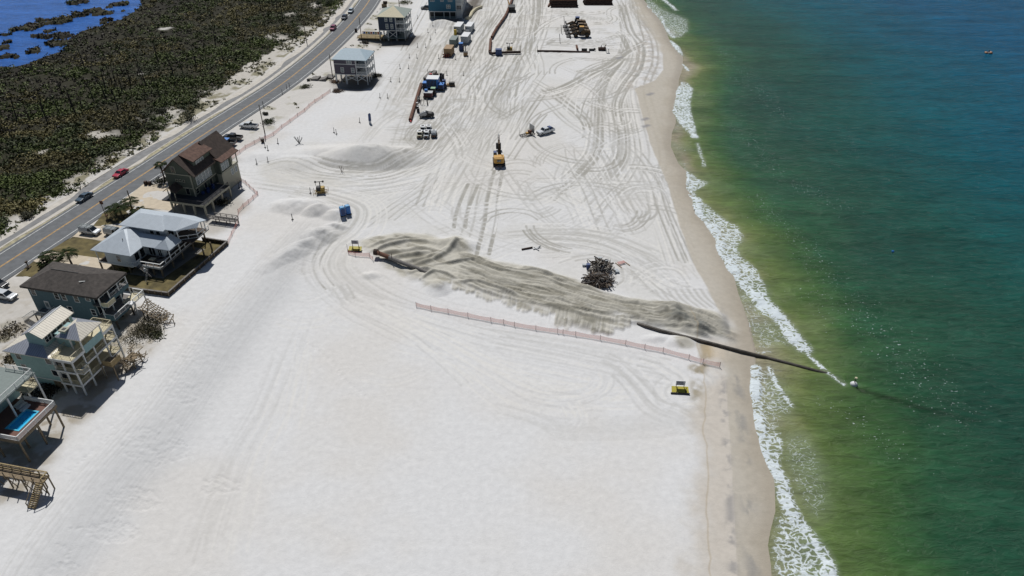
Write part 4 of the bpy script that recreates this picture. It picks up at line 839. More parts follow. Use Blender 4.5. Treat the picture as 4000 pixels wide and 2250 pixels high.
# ================================================================ HOUSE: pale teal with roof deck
def house_teal():
    t = thing('beach_house', 'pale teal stilt house with a cream roof deck, grey metal roofs and a chimney', 'house', (-77.1, 95.5, 0), R(-13), 'houses along the beach')
    w = M['white']; tl = M['teal_l']
    B(-13.3, -4.2, .3, 10.4, 2.3, 8.0).build('wall', tl, t)
    B(-10.5, -6.8, .6, 9, .2, 2.3).build('ground_floor_wall', tl, t)
    m = MB(); [m.box(-6.8, -4.0, .5, .56, .3 + k * .22, .42 + k * .22) for k in range(9)]; [m.box(-4.06, -4.0, .5, 3.5, .3 + k * .22, .42 + k * .22) for k in range(9)]; m.build('slatted_screen', M['wood'], t)
    B(-13.5, -4.1, .2, 10.5, 2.12, 2.3).build('floor_beam', w, t)
    for z in (2.2, 5.2): B(-4.2, .1, -.1, 10.7, z, z + .22).build('porch_floor', M['cream'], t); B(.1, .18, -.12, 10.72, z - .1, z + .3).build('fascia', w, t); B(-4.2, .1, -.2, -.12, z - .1, z + .3).build('fascia', w, t)
    B(-5.2, .1, -.1, 10.7, 7.9, 8.12).build('roof_deck', M['cream'], t)
    B(.1, .17, -.12, 10.72, 7.6, 8.15).build('fascia', w, t); B(-4.4, .1, -.2, -.1, 7.6, 8.15).build('fascia', w, t); B(.12, .2, 3.2, 7.9, 7.3, 8.9).build('solid_parapet', tl, t)
    posts(t, [(0, 0), (0, 2.6), (0, 5.2), (0, 7.9), (0, 10.6), (-2.1, 0), (-2.1, 10.6), (-4.1, .1), (-4.1, 10.5)], -.3, 8.0, .24, w)
    for z in (2.42, 5.42):
        railing(t, [(0, 0, 0), (0, 10.6, 0)], z, M['cream'], step=.25); railing(t, [(-4.1, 0, 0), (0, 0, 0)], z, M['cream'], step=.25); railing(t, [(-4.1, 10.6, 0), (0, 10.6, 0)], z, M['cream'], step=.25)
    railing(t, [(-3.7, 3.6, 0), (-3.7, 0, 0), (.1, 0, 0), (.1, 3.2, 0)], 8.12, M['cream'], step=.3); railing(t, [(.1, 7.9, 0), (.1, 10.7, 0), (-3.6, 10.7, 0), (-3.6, 8.6, 0)], 8.12, M['cream'], step=.3)
    B(.1, 1.6, .0, 1.6, 5.25, 5.42).build('balcony', w, t); railing(t, [(.1, 0, 0), (1.6, 0, 0), (1.6, 1.6, 0), (.1, 1.6, 0)], 5.42, M['cream'], step=.2, name='balcony_railing')
    # main roof, tower with its gable, shelter over the deck, chimney
    hip(t, -14.0, -4.3, -.3, 10.9, 8.1, 9.9, -9.2, -9.2, 3.8, 7.2, (M['seamx'], M['seamw']))
    wedge(t, -9.8, -6.1, 1.8, 8.7, 8.3, 11.0, 12.05, 'b', tl, 'tower_wall')
    gable(t, -10.2, -5.7, 1.3, 9.1, 11.1, 12.3, 'b', (M['seam'], M['seamw']), name='tower_roof'); 
    B(-8.02, -7.86, 1.25, 9.15, 12.26, 12.34).build('ridge_cap', w, t)
    for (u, ww, n) in ((2.7, 1.3, 2), (4.2, 1.2, 1), (5.6, 1.2, 1), (7.2, 1.5, 2)): window(t, u, 10.15, ww, 1.2, 'e', -6.1, w, nx=n)
    B(-5.2, -3.6, 3.4, 6.8, 8.12, 10.7).build('stair_head_wall', tl, t)
    posts(t, [(-1.9, 3.0), (.2, 3.0), (.2, 7.9), (-1.9, 7.9)], 8.12, 10.7, .2, w)
    hip(t, -4.4, .8, 2.6, 8.2, 10.75, 12.4, -1.7, -1.7, 5.3, 5.5, (M['seamx'], M['seamw']), name='shelter_roof')
    B(-3.6, -2.5, 3.3, 4.3, 8.1, 11.6).build('chimney', tl, t)
    c = B(-3.75, -2.35, 3.15, 4.45, 11.6, 11.85).build('chimney_cap', M['sagel'], t); B(-3.35, -2.75, 3.5, 4.1, 11.85, 11.9).build('flue', M['black'], c)
    for (u, z) in ((-11.7, 6.9), (-11.6, 4.1)): window(t, u, z, .95, 1.5, 's', .3, w)
    for (u, z) in ((-5.4, 6.9), (-5.2, 4.1)): window(t, u, z, 1.1, 1.3, 's', .3, w, nz=1)
    for z in (3.5, 6.5):
        for u in (1.6, 4.2, 6.8, 9.2): window(t, u, z, 1.5, 1.9, 'e', -4.2, w, nz=1)
        for u in (-3.3,): window(t, u, z, 1.2, 1.6, 's', .32, w, nz=1)
    for u in (2.5, 5.3, 8): window(t, u, 6.7, 1, 1.3, 'w', -13.3, w)
    return t
house_teal()
st = thing('stair_wreck', 'brown timber stairs and landings, half collapsed, at the sea side of the pale teal house', 'stairs', (-77.1, 95.5, 0), R(-13))
m = MB(); m.box(.5, 3.2, 4.6, 7.0, 3.3, 3.42); m.box(2.2, 4.2, 8.2, 10.4, 1.9, 2.0); m.build('landing', M['wood'], st)
for (x, y, z) in ((.6, 4.7, 3.3), (3.1, 4.7, 3.3), (3.1, 6.9, 3.3), (.6, 6.9, 3.3), (2.3, 8.3, 2.6), (4.1, 8.3, 2.6), (4.1, 10.3, 2.6), (2.4, 10.3, 2.6), (1.8, 5.8, 3.3), (3.2, 9.2, 2)): MB().beam((x, y, -.2), (x + random.uniform(-.15, .15), y, z), .16).build('post', M['wood'], st)
m = MB(); [m.beam((3.15, 4.7 + k * .14, 3.4), (3.15, 4.7 + k * .14, 4.5), .07) for k in range(17)]; [m.beam((1.2 + k * .14, 4.65, 3.4), (1.2 + k * .14, 4.65, 4.5), .07) for k in range(14)]; m.build('railing', M['woody'], st)
m = MB()
for k in range(11): x = 1.2 + k * .22; m.box(x, x + .3, 7.1, 8.1, 3.2 - k * .2, 3.26 - k * .2)
m.build('steps', M['wood'], st)
m = MB()
for k in range(34):
    x = random.uniform(1.5, 4.6); y = random.uniform(7.6, 11.4); z = random.uniform(.3, 2.8); a = random.uniform(0, 6.3); L = random.uniform(.5, 1.4); m.beam((x - L * cos(a), y - L * sin(a), z + random.uniform(-.6, .6)), (x + L * cos(a), y + L * sin(a), z), .11)
m.build('broken_boards', M['wood'], st)

# ================================================================ HOUSE: dark teal, brown roof
def house_dark():
    t = thing('beach_house', 'dark teal house with one large dark brown shingle roof and white balconies', 'house', (-81.9, 114.9, 0), R(-13.3), 'houses along the beach')
    w = M['white']; tl = M['teal_d']
    B(-16.2, -1.6, 0, 8.0, 0, 7.85).build('wall', tl, t)
    m = MB(); a0, a1, b0, b1, z = -17.2, .6, -.6, 8.6, 8.15
    hip(t, a0, a1, b0, b1, z, 9.9, -12.9, -4.6, 4.0, 4.0, (M['shingle'], M['shingle']), th=.45)
    B(-12.9, -6.5, 3.95, 4.05, 9.88, 9.98).build('ridge_vent', M['black'], t)
    MB().beam((-4.9, 2.0, 9.4), (-3.9, 2.5, 9.32), .13, .1).build('vent_pipe', w, t)
    B(-16.3, .4, -.12, -.02, 7.55, 7.7).build('frieze', w, t); B(.35, .45, -.1, 8.1, 7.5, 7.7).build('frieze', w, t)
    for z in (2.5, 5.35): B(-1.6, .4, 0, 8.0, z, z + .2).build('porch_floor', M['grey'], t)
    B(.3, .44, .0, 8.05, 4.9, 5.7).build('fascia', tl, t); railing(t, [(.35, 2.6, 0), (.35, 8, 0)], 5.7, w, h=.9, step=.35)
    posts(t, [(.3, .1), (.3, 2.7), (.3, 5.4), (.3, 8.0)], 2.5, 7.6, .2, w); posts(t, [(.3, .1), (.3, 4), (.3, 8.0), (2.3, .2), (2.3, 5)], -.3, 2.5, .24, M['woodd'])
    B(.44, 1.9, 0.1, 2.3, 5.4, 5.58).build('balcony', w, t); m = MB(); m.box(.44, 1.9, .06, .12, 5.58, 6.5); m.box(1.85, 1.92, .12, 2.3, 5.58, 6.5); m.build('balcony_panel', M['cream'], t)
    B(.44, 2.4, .1, 5.0, 2.4, 2.62).build('lower_deck', M['grey'], t); m = MB(); m.box(.1, 2.4, .02, .1, 2.2, 3.5); m.box(2.38, 2.46, .1, 5.0, 2.2, 2.62); m.build('deck_panel', tl, t)
    railing(t, [(2.4, .1, 0), (2.4, 5.0, 0)], 2.62, w, step=.25, w=.12); railing(t, [(0, .1, 0), (2.4, .1, 0)], 2.62, w, step=.25)
    B(.44, 3.0, 5.2, 8.6, 2.9, 3.05).build('side_deck', M['cream'], t); railing(t, [(3.0, 5.2, 0), (3.0, 8.6, 0), (.5, 8.6, 0)], 3.05, w, step=.25, w=.12, name='side_railing'); posts(t, [(3, 5.3), (3, 8.5)], -.2, 2.9, .2, w)
    B(2.2, 3.2, 4.4, 5.6, 3.05, 3.35).build('hot_tub', M['white2'], t)
    for (u, z) in ((-15.1, 6.6), (-9.6, 6.5), (-7.9, 6.5), (-5, 6.5), (-7.6, 3.5), (-2.1, 3.7)): window(t, u, z, .95, 1.4, 's', 0, w)
    window(t, -2.2, 6.9, .9, .6, 's', 0, w, nz=1)
    d = B(-13.5, -12.4, -.08, .02, 2.6, 4.7).build('door', w, t); B(-13.3, -12.6, -.12, -.07, 3.3, 4.4).build('pane', M['glassl'], d)
    for u in (1.5, 4, 6.5): 
        for z in (3.7, 6.5): window(t, u, z, 1.6, 1.9, 'e', -1.6, w, nz=1)
    B(-14.8, -11.6, -2.2, -.02, 2.4, 2.55).build('entry_landing', M['grey'], t); railing(t, [(-14.6, -2.2, 0), (-11.6, -2.2, 0), (-11.6, 0, 0)], 2.55, w, step=.25, name='entry_railing')
    posts(t, [(-11.8, -2.1), (-14.6, -2.1), (-13, -2.1)], 0, 2.4, .18, M['wood'])
    m = MB(); [m.box(-15.1 - k * .3, -14.8 - k * .3, -2.2, -1.0, 2.35 - k * .2, 2.41 - k * .2) for k in range(12)]; m.build('entry_steps', M['grey'], t)
    m = MB(); m.beam((-14.8, -2.2, 3.5), (-18.4, -2.2, 1.1), .08); [m.beam((-14.8 - k * .3, -2.2, 3.5 - k * .2), (-14.8 - k * .3, -2.2, 2.5 - k * .2), .035) for k in range(12)]; m.build('stair_railing', w, t)
house_dark()
wk = thing('boardwalk_wreck', 'collapsed tangle of brown timber lattice and boards beside the dark teal house', 'wreckage', (-77.2, 117.5, 0), R(-13))
m = MB()
for k in range(9):
    for j in range(7):
        x0 = 0 + k * .62; y0 = 1.2 + j * .5 - k * .12; zz = lambda x, y: max(.2, 2.3 - .42 * x + .25 * sin(x * 1.7 + y * 2)); jit = lambda: random.uniform(-.12, .12)
        x1, y1 = x0 + .62 + jit(), y0 + .1 + jit(); m.beam((x0, y0, zz(x0, y0)), (x1, y1, zz(x1, y1)), .12)
        x1, y1 = x0 + .1 + jit(), y0 + .5 + jit(); m.beam((x0, y0, zz(x0, y0)), (x1, y1, zz(x1, y1)), .12)
m.build('lattice', M['wood'], wk)
for k in range(6): x = .8 + k * .9; MB().beam((x, 1.2, -.2), (x + .1, 1.3, max(.5, 2.2 - .38 * x)), .16).build('post', M['woodd'], wk)
f = MB(); f.box(5.6, 7.6, .2, .3, .2, .3); f.beam((5.8, .3, .1), (6.2, 1.6, 1.3), .12); f.beam((5.8, .3, .1), (6.9, -.2, 1.4), .12); f.beam((7, .6, .1), (7.6, 1.9, 1.5), .12); f.beam((6.2, 1.6, 1.3), (7.6, 1.9, 1.5), .1); f.beam((6.9, -.2, 1.4), (8.2, .6, 1.2), .1); f.beam((8.2, .6, 1.2), (8.4, .4, 0), .12); f.beam((7.6, 1.9, 1.5), (8.2, .6, 1.2), .1)
for k in range(6): f.box(5.7 + k * .2, 5.82 + k * .2, .3, 1.5, .5 + .1 * k, .55 + .1 * k)
f.build('toppled_frame', M['wood'], wk)

# ================================================================ HOUSE: white with pale metal roofs
def house_white():
    t = thing('beach_house', 'white stilt house with pale blue metal roofs on two levels, brown grass around it', 'house', (-77.8, 133.0, 0), R(-14.5), 'houses along the beach')
    w = M['white']; wl = M['whitewall']; rf = (M['wroofx'], M['wroof'])
    B(-13.0, -6.6, -.9, 9, 2.5, 5.55).build('wall', wl, t); B(-6.6, -2.0, 4.2, 13.5, 2.5, 5.55).build('wall', wl, t)
    B(-11.5, -1.8, 6.6, 13.0, 5.4, 8.35).build('upper_wall', wl, t)
    B(-15.4, -6.4, -1.0, 9.4, 2.2, 2.5).build('floor', w, t)
    B(-6.6, .15, -.05, 16.0, 2.25, 2.5).build('porch_floor', M['woodd'], t); B(.12, .2, -.1, 16, 2.15, 2.55).build('fascia', M['grey'], t); B(-6.4, .12, -.14, -.06, 2.15, 2.55).build('fascia', w, t)
    hip(t, -16.0, -5.6, -1.4, 9.8, 5.65, 8.3, -10.8, -10.4, 4.3, 4.8, rf, name='wing_roof')
    m = MB(); m.slab([(-6.4, 2.7, 5.75), (1.2, 2.7, 5.75), (-1.0, 5.6, 7.2), (-8.6, 5.6, 7.2)], .14); m.k = 1; m.slab([(1.2, 2.7, 5.75), (1.4, 7.0, 5.75), (-1.0, 7.0, 7.25), (-1.0, 5.6, 7.2)], .14); m.build('lower_roof', list(rf), t)
    hip(t, -2.4, 1.35, 2.55, 5.9, 5.8, 7.3, -.8, -.7, 4.4, 4.5, rf, name='porch_peak')
    hip(t, -13.2, -1.6, 5.6, 13.4, 8.5, 10.0, -9.8, -4.2, 9.4, 9.4, rf, name='upper_roof')
    gable(t, -4.0, 1.0, 6.4, 13.4, 8.52, 10.05, 'a', rf, name='upper_roof')
    m = MB(); m.slab([(1.0, 6.4, 8.56), (4.9, 8.9, 8.56), (4.9, 10.0, 9.4), (1.0, 9.9, 10.05)], .12); m.k = 1; m.slab([(1.0, 9.9, 10.05), (4.9, 10.0, 9.4), (4.9, 12.4, 8.56), (1.0, 13.4, 8.56)], .12); m.build('gable_wing_roof', list(rf), t)
    for (u, z) in ((-5.6, 7.1), (-4.0, 7.1)): window(t, u, z, 1.0, .9, 's', 6.6, w, nz=1)
    window(t, -9.6, 4.1, .9, 1.6, 's', -.9, w)
    for (u, ww) in ((-4.9, 1.5), (-2.9, .9)): window(t, u, 3.7, ww, 2.2, 's', 4.2, w, nx=2, nz=1)
    for u in (1.2, 3.0): window(t, u, 3.8, 1.3, 2.1, 'e', -6.6, w, nz=1)
    for u in (6, 8.4, 11): window(t, u, 3.8, 1.5, 2.1, 'e', -2.0, w, nz=1)
    for u in (8, 10.5): window(t, u, 6.9, 1.6, 2, 'e', -1.8, w, nz=1)
    posts(t, [(.1, 3.6), (.1, 7.0), (.1, 11.5), (.1, 15.9)], 2.5, 5.7, .2, w); posts(t, [(.6, 7.2), (3.9, 9.5), (3.9, 12.6), (.8, 13.2)], 5.5, 8.5, .18, w)
    B(-1.6, 4.2, 7.0, 13.2, 5.42, 5.6).build('upper_porch_floor', M['woodd'], t); railing(t, [(.6, 7.1, 0), (4.2, 9.2, 0), (4.2, 13.2, 0)], 5.6, w, step=9, pst=1.8, name='upper_railing', w=.12)
    railing(t, [(-5.4, 0, 0), (.1, 0, 0), (.1, 15.9, 0)], 2.5, w, step=9, pst=1.75, w=.14); B(-15.3, -13.1, -.9, 3, 2.5, 2.6).build('side_porch_floor', M['woodd'], t)
    posts(t, [(-15.2, -.9), (-15.2, 4)], 2.5, 5.6, .14, w)
    posts(t, [(-15.2, -.9), (-12.0, -.9), (-8, -.5), (-5, .2), (-2.4, .2), (.0, .0), (.0, 3.8), (.0, 7.4), (.0, 11.4), (.2, 15.8), (-12, 5), (-6, 6), (-6, 11), (-3, 13), (4.0, 12.6), (4.0, 9.6)], -.1, 2.3, .28, M['wood'], 'stilt')
    B(-11.5, -3, 2.5, 8, 0, 2.2).build('ground_floor_wall', M['grey'], t)
    B(-7.4, -5.2, -1.3, .6, 2.8, 2.92).build('stair_landing', w, t); railing(t, [(-7.4, -1.3, 0), (-5.2, -1.3, 0), (-5.2, .4, 0)], 2.92, w, step=.4, w=.1, name='stair_railing')
    m = MB(); [m.box(-5.2 + k * .26, -4.9 + k * .26, -1.3, -.3, 2.8 - k * .2, 2.86 - k * .2) for k in range(12)]; m.build('steps', M['grey'], t)
    MB().beam((-9.6, 1.9, 7.0), (-9.6, 1.9, 7.6), .12).build('vent_pipe', M['grey'], t)
    return t
hw = house_white()
m = MB()
for k in range(9): x = random.uniform(-4.6, -.8); y = random.uniform(.6, 3.2); m.box(x, x + random.uniform(.5, 1.1), y, y + random.uniform(.3, .7), 2.52, random.uniform(2.7, 3.3))
pf = thing('porch_furniture', 'pale tables and boards stacked on the porch of the white house', 'furniture', (-77.8, 133.0, 0), R(-14.5)); m.build('boards', M['grey'], pf); B(-3.9, -2.6, 1.3, 2.4, 3.25, 3.32).build('table_top', M['cream'], pf)
bk = thing('retaining_wall', 'dark timber retaining wall around the brown grass of the white house', 'retaining wall', (-77.8, 133.0, 0), R(-14.5))
pts = [(-11, -6.6), (-6, -6.5), (-1, -6.2), (5.5, -5.9), (5.8, 5), (6.1, 15.8), (-.8, 15.9)]
m = MB(); [m.beam((*p, .35), (*q, .35), .12, 1.3) for p, q in zip(pts, pts[1:])]; m.build('planks', M['woodd'], bk); m = MB(); [m.beam((*p, 1.04), (*q, 1.04), .38, .08) for p, q in zip(pts, pts[1:])]; m.build('cap', M['grey'], bk)
for p, q in zip(pts[2:], pts[3:]):
    n = int(math.hypot(q[0] - p[0], q[1] - p[1]) / 1.6)
    for i in range(n): x, y = p[0] + (q[0] - p[0]) * i / n + .16, p[1] + (q[1] - p[1]) * i / n - .1; MB().beam((x, y, -.6), (x, y, 1.15), .15).build('post', M['wood'], bk)
def loc(px, py, z=0): return P(px, py, z)
def frame_pt(o, a, b, z=0): r = o.rotation_euler[2]; return (o.location.x + a * cos(r) - b * sin(r), o.location.y + a * sin(r) + b * cos(r), z)
sheet('lawn', [frame_pt(bk, *p)[:2] for p in pts[2:6] + [(-2, 15.7), (-14, 12), (-15, 4), (-13, -5.5)]], .9 - .75, M['lawn'])
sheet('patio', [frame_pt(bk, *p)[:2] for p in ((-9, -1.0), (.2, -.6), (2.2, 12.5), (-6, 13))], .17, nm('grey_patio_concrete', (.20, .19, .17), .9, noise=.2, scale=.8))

# ================================================================ HOUSE: tall sage with brown roofs
def house_sage():
    t = thing('beach_house', 'tall sage green house with brown gable roofs, three storeys above a dark deck on stilts', 'house', (-77.4, 160.1, 0), R(-14.5), 'houses along the beach')
    w = M['sagel']; sg = M['sage']; rf = (M['shinglebr'], M['shinglebr'])
    wedge(t, -12.2, -4.7, 3.6, 13, 3.3, 9.5, 13.3, 'b', sg)      # gabled main block
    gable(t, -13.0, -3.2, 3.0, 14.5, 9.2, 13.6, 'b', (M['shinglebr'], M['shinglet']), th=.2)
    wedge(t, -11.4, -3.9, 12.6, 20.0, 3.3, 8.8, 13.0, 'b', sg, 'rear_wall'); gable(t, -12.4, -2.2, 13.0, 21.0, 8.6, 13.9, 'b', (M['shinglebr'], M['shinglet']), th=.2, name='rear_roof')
    m = MB(); m.slab([(-4.6, 12.6, 10.2), (-1.6, 12.6, 9.0), (-1.6, 20.6, 9.0), (-4.6, 20.6, 10.2)], .2); m.build('porch_roof', M['shinglebr'], t)
    B(-4.0, -2.6, 12.8, 17.4, 3.3, 9.0).build('bay_wall', M['sage'], t); posts(t, [(-2.5, 17.6), (-2.5, 20.2)], 5.5, 9.0, .22, w); B(-4, -2.4, 17.4, 20.4, 5.4, 5.6).build('porch_floor', w, t); B(-3.9, -2.5, 12.6, 20.2, 0, 5.4).build('lower_rear_wall', M['sagel'], t)
    # wide dormer facing the sea
    m = MB(); m.profile([(-8.0, 10.4), (-4.9, 9.4), (-4.9, 12.15), (-8.0, 13.3)], 5.9, 13.3, 'y'); m.build('dormer_wall', sg, t)
    m = MB(); m.slab([(-8.1, 5.4, 13.72), (-4.3, 5.4, 12.2), (-4.3, 13.8, 12.2), (-8.1, 13.8, 13.72)], .18); m.build('dormer_roof', M['shinglebr'], t)
    window(t, 8.6, 10.6, 3.0, 1.7, 'e', -4.9, M['white'], M['glassl'], nx=3)
    B(-4.75, -4.2, 3.6, 12.8, 5.2, 9.25).build('bay_wall', sg, t)
    m = MB(); m.slab([(-4.9, 3.2, 9.9), (-3.3, 3.2, 9.3), (-3.3, 12.6, 9.3), (-4.9, 12.6, 9.9)], .15); m.build('eave_roof', M['shinglet'], t)
    for i, u in enumerate((5.2, 6.5, 7.8, 9.1, 10.4)): window(t, u, 7.3, 1.05, 2.3, 'e', -4.2, M['white'], M['glassl'], nz=2)
    window(t, 14.9, 7.5, 3.0, 2.5, 'e', -2.6, M['white'], M['glassl'], nx=3); window(t, 18.9, 4.2, 1, 1.5, 'e', -2.5, M['white'], M['glassl']); window(t, 17.2, 4.2, 1, 1.5, 'e', -2.5, M['white'], M['glassl'])
    for (u, z, ww, hh) in ((-9.4, 10.3, 1.0, 1.6), (-6.7, 4.6, 1.0, 1.9)): window(t, u, z, ww, hh, 's', 3.6, w, nz=1)
    for u in (-9.1, -8.1, -7.1): window(t, u, 7.4, .45, .45, 's', 3.6, w, nz=1, name='small_window')
    window(t, 4.7, 4.4, 1.1, 1.2, 'e', -4.7, w); window(t, 8.2, 4.5, 1, 2, 'e', -4.7, w, nz=1); window(t, 10.6, 4.5, 1, 2, 'e', -4.7, w, nz=1)
    B(-12.3, -4.6, 3.5, 3.58, 9.0, 9.25).build('trim_band', w, t); B(-4.18, -4.1, 3.6, 12.6, 5.5, 5.75).build('trim_band', w, t); B(-4.9, -4.6, 3.45, 3.75, 3.3, 9.2).build('corner_board', w, t); B(-2.55, -2.45, 12.8, 20.2, 5.5, 5.8).build('trim_band', w, t); B(-8.6, -4.6, 3.5, 3.58, 5.4, 5.62).build('trim_band', w, t)
    B(-12.2, .1, -.1, 11.2, 3.05, 3.3).build('deck', M['darkdeck'], t); B(-9.7, .12, -.16, -.1, 2.75, 3.3).build('fascia', w, t); B(.12, .18, -.1, 11.2, 2.75, 3.3).build('fascia', w, t)
    railing(t, [(-9.7, 0, 0), (0, 0, 0), (0, 11, 0)], 3.3, M['darkdeck'], step=.16, h=1.05)
    gable(t, -11.4, -7.8, .2, 4, 5.6, 6.9, 'b', (M['shinglet'], M['shinglet']), name='entry_roof'); posts(t, [(-9.6, .1), (-7.9, .1), (-11, 1.5)], 3.3, 5.6, .18, w)
    posts(t, [(0, 0), (-3.2, 0), (-6.2, 0), (-9.6, 0), (0, 3.2), (0, 7.4), (0, 11), (-6.2, 3.6), (-9.6, 3.6), (-11.8, 3.6)], -.2, 3.05, .4, w, 'stilt')
    B(-11, -4, 6, 19, 0, 3.05).build('ground_floor_wall', M['grey'], t)
    for k in range(5): B(-4.0 + (k % 2) * .8, -3.5 + (k % 2) * .8, 5 + k * 1.1, 5.6 + k * 1.1, 3.3, 4.0).build('deck_chair', M['nblue'], t)
house_sage()
rp = thing('wooden_ramp', 'railed timber walkway ending in the air beside the orange fence, below the tall sage house', 'walkway', (-77.4, 160.1, 0), R(-14.5))
B(2.0, 9.6, -2.2, -.7, 1.0, 1.1).build('walkway_deck', M['grey'], rp); railing(rp, [(2.0, -2.2, 0), (9.6, -2.2, 0), (9.6, -.7, 0), (3.0, -.7, 0)], 1.1, M['grey'], step=9, pst=1.6, w=.12); m = MB(); m.beam((2, -2.2, 1.65), (9.6, -2.2, 1.65), .09); m.beam((3, -.7, 1.65), (9.6, -.7, 1.65), .09); m.build('mid_rail', M['grey'], rp)
posts(rp, [(4, -2.1), (4, -.8), (7, -2.1), (7, -.8), (9.5, -2.1), (9.5, -.8)], -.5, 1.0, .16, M['woodd'])

# ================================================================ HOUSES further along
def stilt_house(origin, rot, label, wall, roofs, W_, D_, zs, porch, top, ridge, wins, brace, dark=None, eave=.5):
    "body from a=-W_ to -porch, porch towards the sea; zs = floor heights and eaves"
    t = thing('beach_house', label, 'house', (*origin, 0), rot, 'houses along the beach'); w = M['white']; z0, z1, z2 = zs
    B(-W_, -porch, 0, D_, z0, z2).build('wall', wall, t); B(-W_, 0.05, -.05, D_, z0 - .25, z0).build('floor', w, t); B(-porch, .05, -.05, D_, z1 - .2, z1 + .05).build('porch_floor', w, t)
    hip(t, -W_ - eave, eave, -eave, D_ + eave, z2 + .05, top, *ridge, roofs)
    posts(t, [(0, 0), (0, D_ / 2), (0, D_ * .25), (0, D_ * .75), (0, D_), (-porch, 0)], -.3, z2, .26, w); posts(t, [(-W_ + .2, .1), (-W_ * .66, .1), (-W_ + .2, D_ - .1), (-W_ * .5, D_ - .2), (-W_ * .5, D_ / 2), (-porch, D_ / 2), (-W_ + .3, D_ / 2)], -.3, z0 - .2, .5, w, 'stilt')
    for z in (z0, z1 + .05): railing(t, [(-porch, 0, 0), (0, 0, 0), (0, D_, 0)], z, w, step=.3, h=1.0, w=.1, bw=.07)
    for (u, z, ww, hh, n) in wins: window(t, u, z, ww, hh, 's', 0, w, M['glassl'], nx=n)
    for z in (z0 + 1.3, z1 + 1.3):
        for k in (.2, .5, .8): window(t, D_ * k, z, 1.6, 1.9, 'e', -porch, w, nz=1)
    for (p, q) in brace: MB().beam(p, q, .16, .2).build('brace', w, t)
    return t
E_ = stilt_house((-52.1, 255.9), R(-7), 'purple-grey stilt house with pale blue hip roof and cross braces under its floor', M['purple'], (M['lroof'], M['lroof']), 11.8, 10.0, (3.4, 6.2, 8.7), 3.7, 10.9, (-9.0, -3.6, 6.0, 6.0), ((-8.9, 4.9, 1.0, 1.6, 1), (-5.0, 4.9, 1.0, 1.6, 1), (-6.1, 7.9, 1.7, 1.3, 2)), [((-7.6, -.1, 3.0), (-3.9, -.1, 1.2)), ((-7.6, -.16, 1.2), (-3.9, -.16, 3.0)), ((-3.5, -.1, 3.0), (-.3, -.1, 1.2)), ((-3.5, -.16, 1.2), (-.3, -.16, 3.0))])
B(-11.8, -3.7, -.08, -.01, 6.9, 7.1).build('trim_band', M['white'], E_)
F_ = stilt_house((-44.8, 308.3), R(-6), 'navy blue stilt house with cream and grey pyramid roof beside the road bend', M['navy'], (M['yroof'], M['groof']), 11.0, 12.5, (4.0, 6.9, 9.5), 3.6, 12.3, (-5.6, -5.6, 6.6, 6.6), ((-7.4, 5.6, .9, 1.8, 1), (-5.3, 5.6, .9, 1.8, 1), (-7.6, 8.4, .9, 1.6, 1), (-5.5, 8.4, .9, 1.6, 1)), [((-6.8, -.1, 3.6), (-3.6, -.1, 1.2)), ((-3.5, -.15, 3.6), (-6.7, -.15, 1.2)), ((-6.9, -.1, 3.6), (-9.0, -.1, 2.4)), ((-9.0, -.16, 2.4), (-6.9, -.16, 1.2))], eave=.6)
B(-9.6, .4, -.5, 12, .7, .95).build('lower_deck', M['ggrey'], F_); posts(F_, [(.3, -.4), (.3, 3), (.3, 6), (.3, 9), (-3, -.4), (-6, -.4), (-9, -.4)], -1.2, .8, .25, M['wood'], 'pile'); railing(F_, [(.4, 1, 0), (.4, 12, 0)], .95, M['white'], step=.3, w=.1, bw=.07, name='lower_railing'); B(-8.5, -4, 2.5, 11, .95, 3.75).build('lower_wall', M['navy'], F_)
fw = thing('boardwalk', 'timber boardwalk with one colourful striped railing running from the road to the navy house', 'boardwalk', (-44.8, 308.3, 0), R(-6)); B(-20.5, -9.8, -1.6, 4.2, .75, .95).build('deck_boards', M['woody'], fw)
railing(fw, [(-20, -1.6, 0), (-16, -1.5, 0), (-12.5, -1.2, 0), (-9.8, -1.8, 0)], .95, M['wood'], step=.25, pst=3, w=.12, bw=.06); railing(fw, [(-19.5, 4.2, 0), (-11, 4.2, 0)], .95, M['wood'], step=30, pst=3, w=.14)
for k, c in enumerate(((.05, .12, .45), (.55, .38, .05), (.12, .3, .5), (.5, .1, .05), (.05, .15, .5), (.25, .35, .15), (.55, .12, .06), (.1, .25, .5))): B(-19.2 + k * 1.02, -18.3 + k * 1.02, 4.14, 4.2, 1.1, 1.85).build('coloured_panel', nm('panel_paint', c, .6, noise=.3, scale=2), fw)
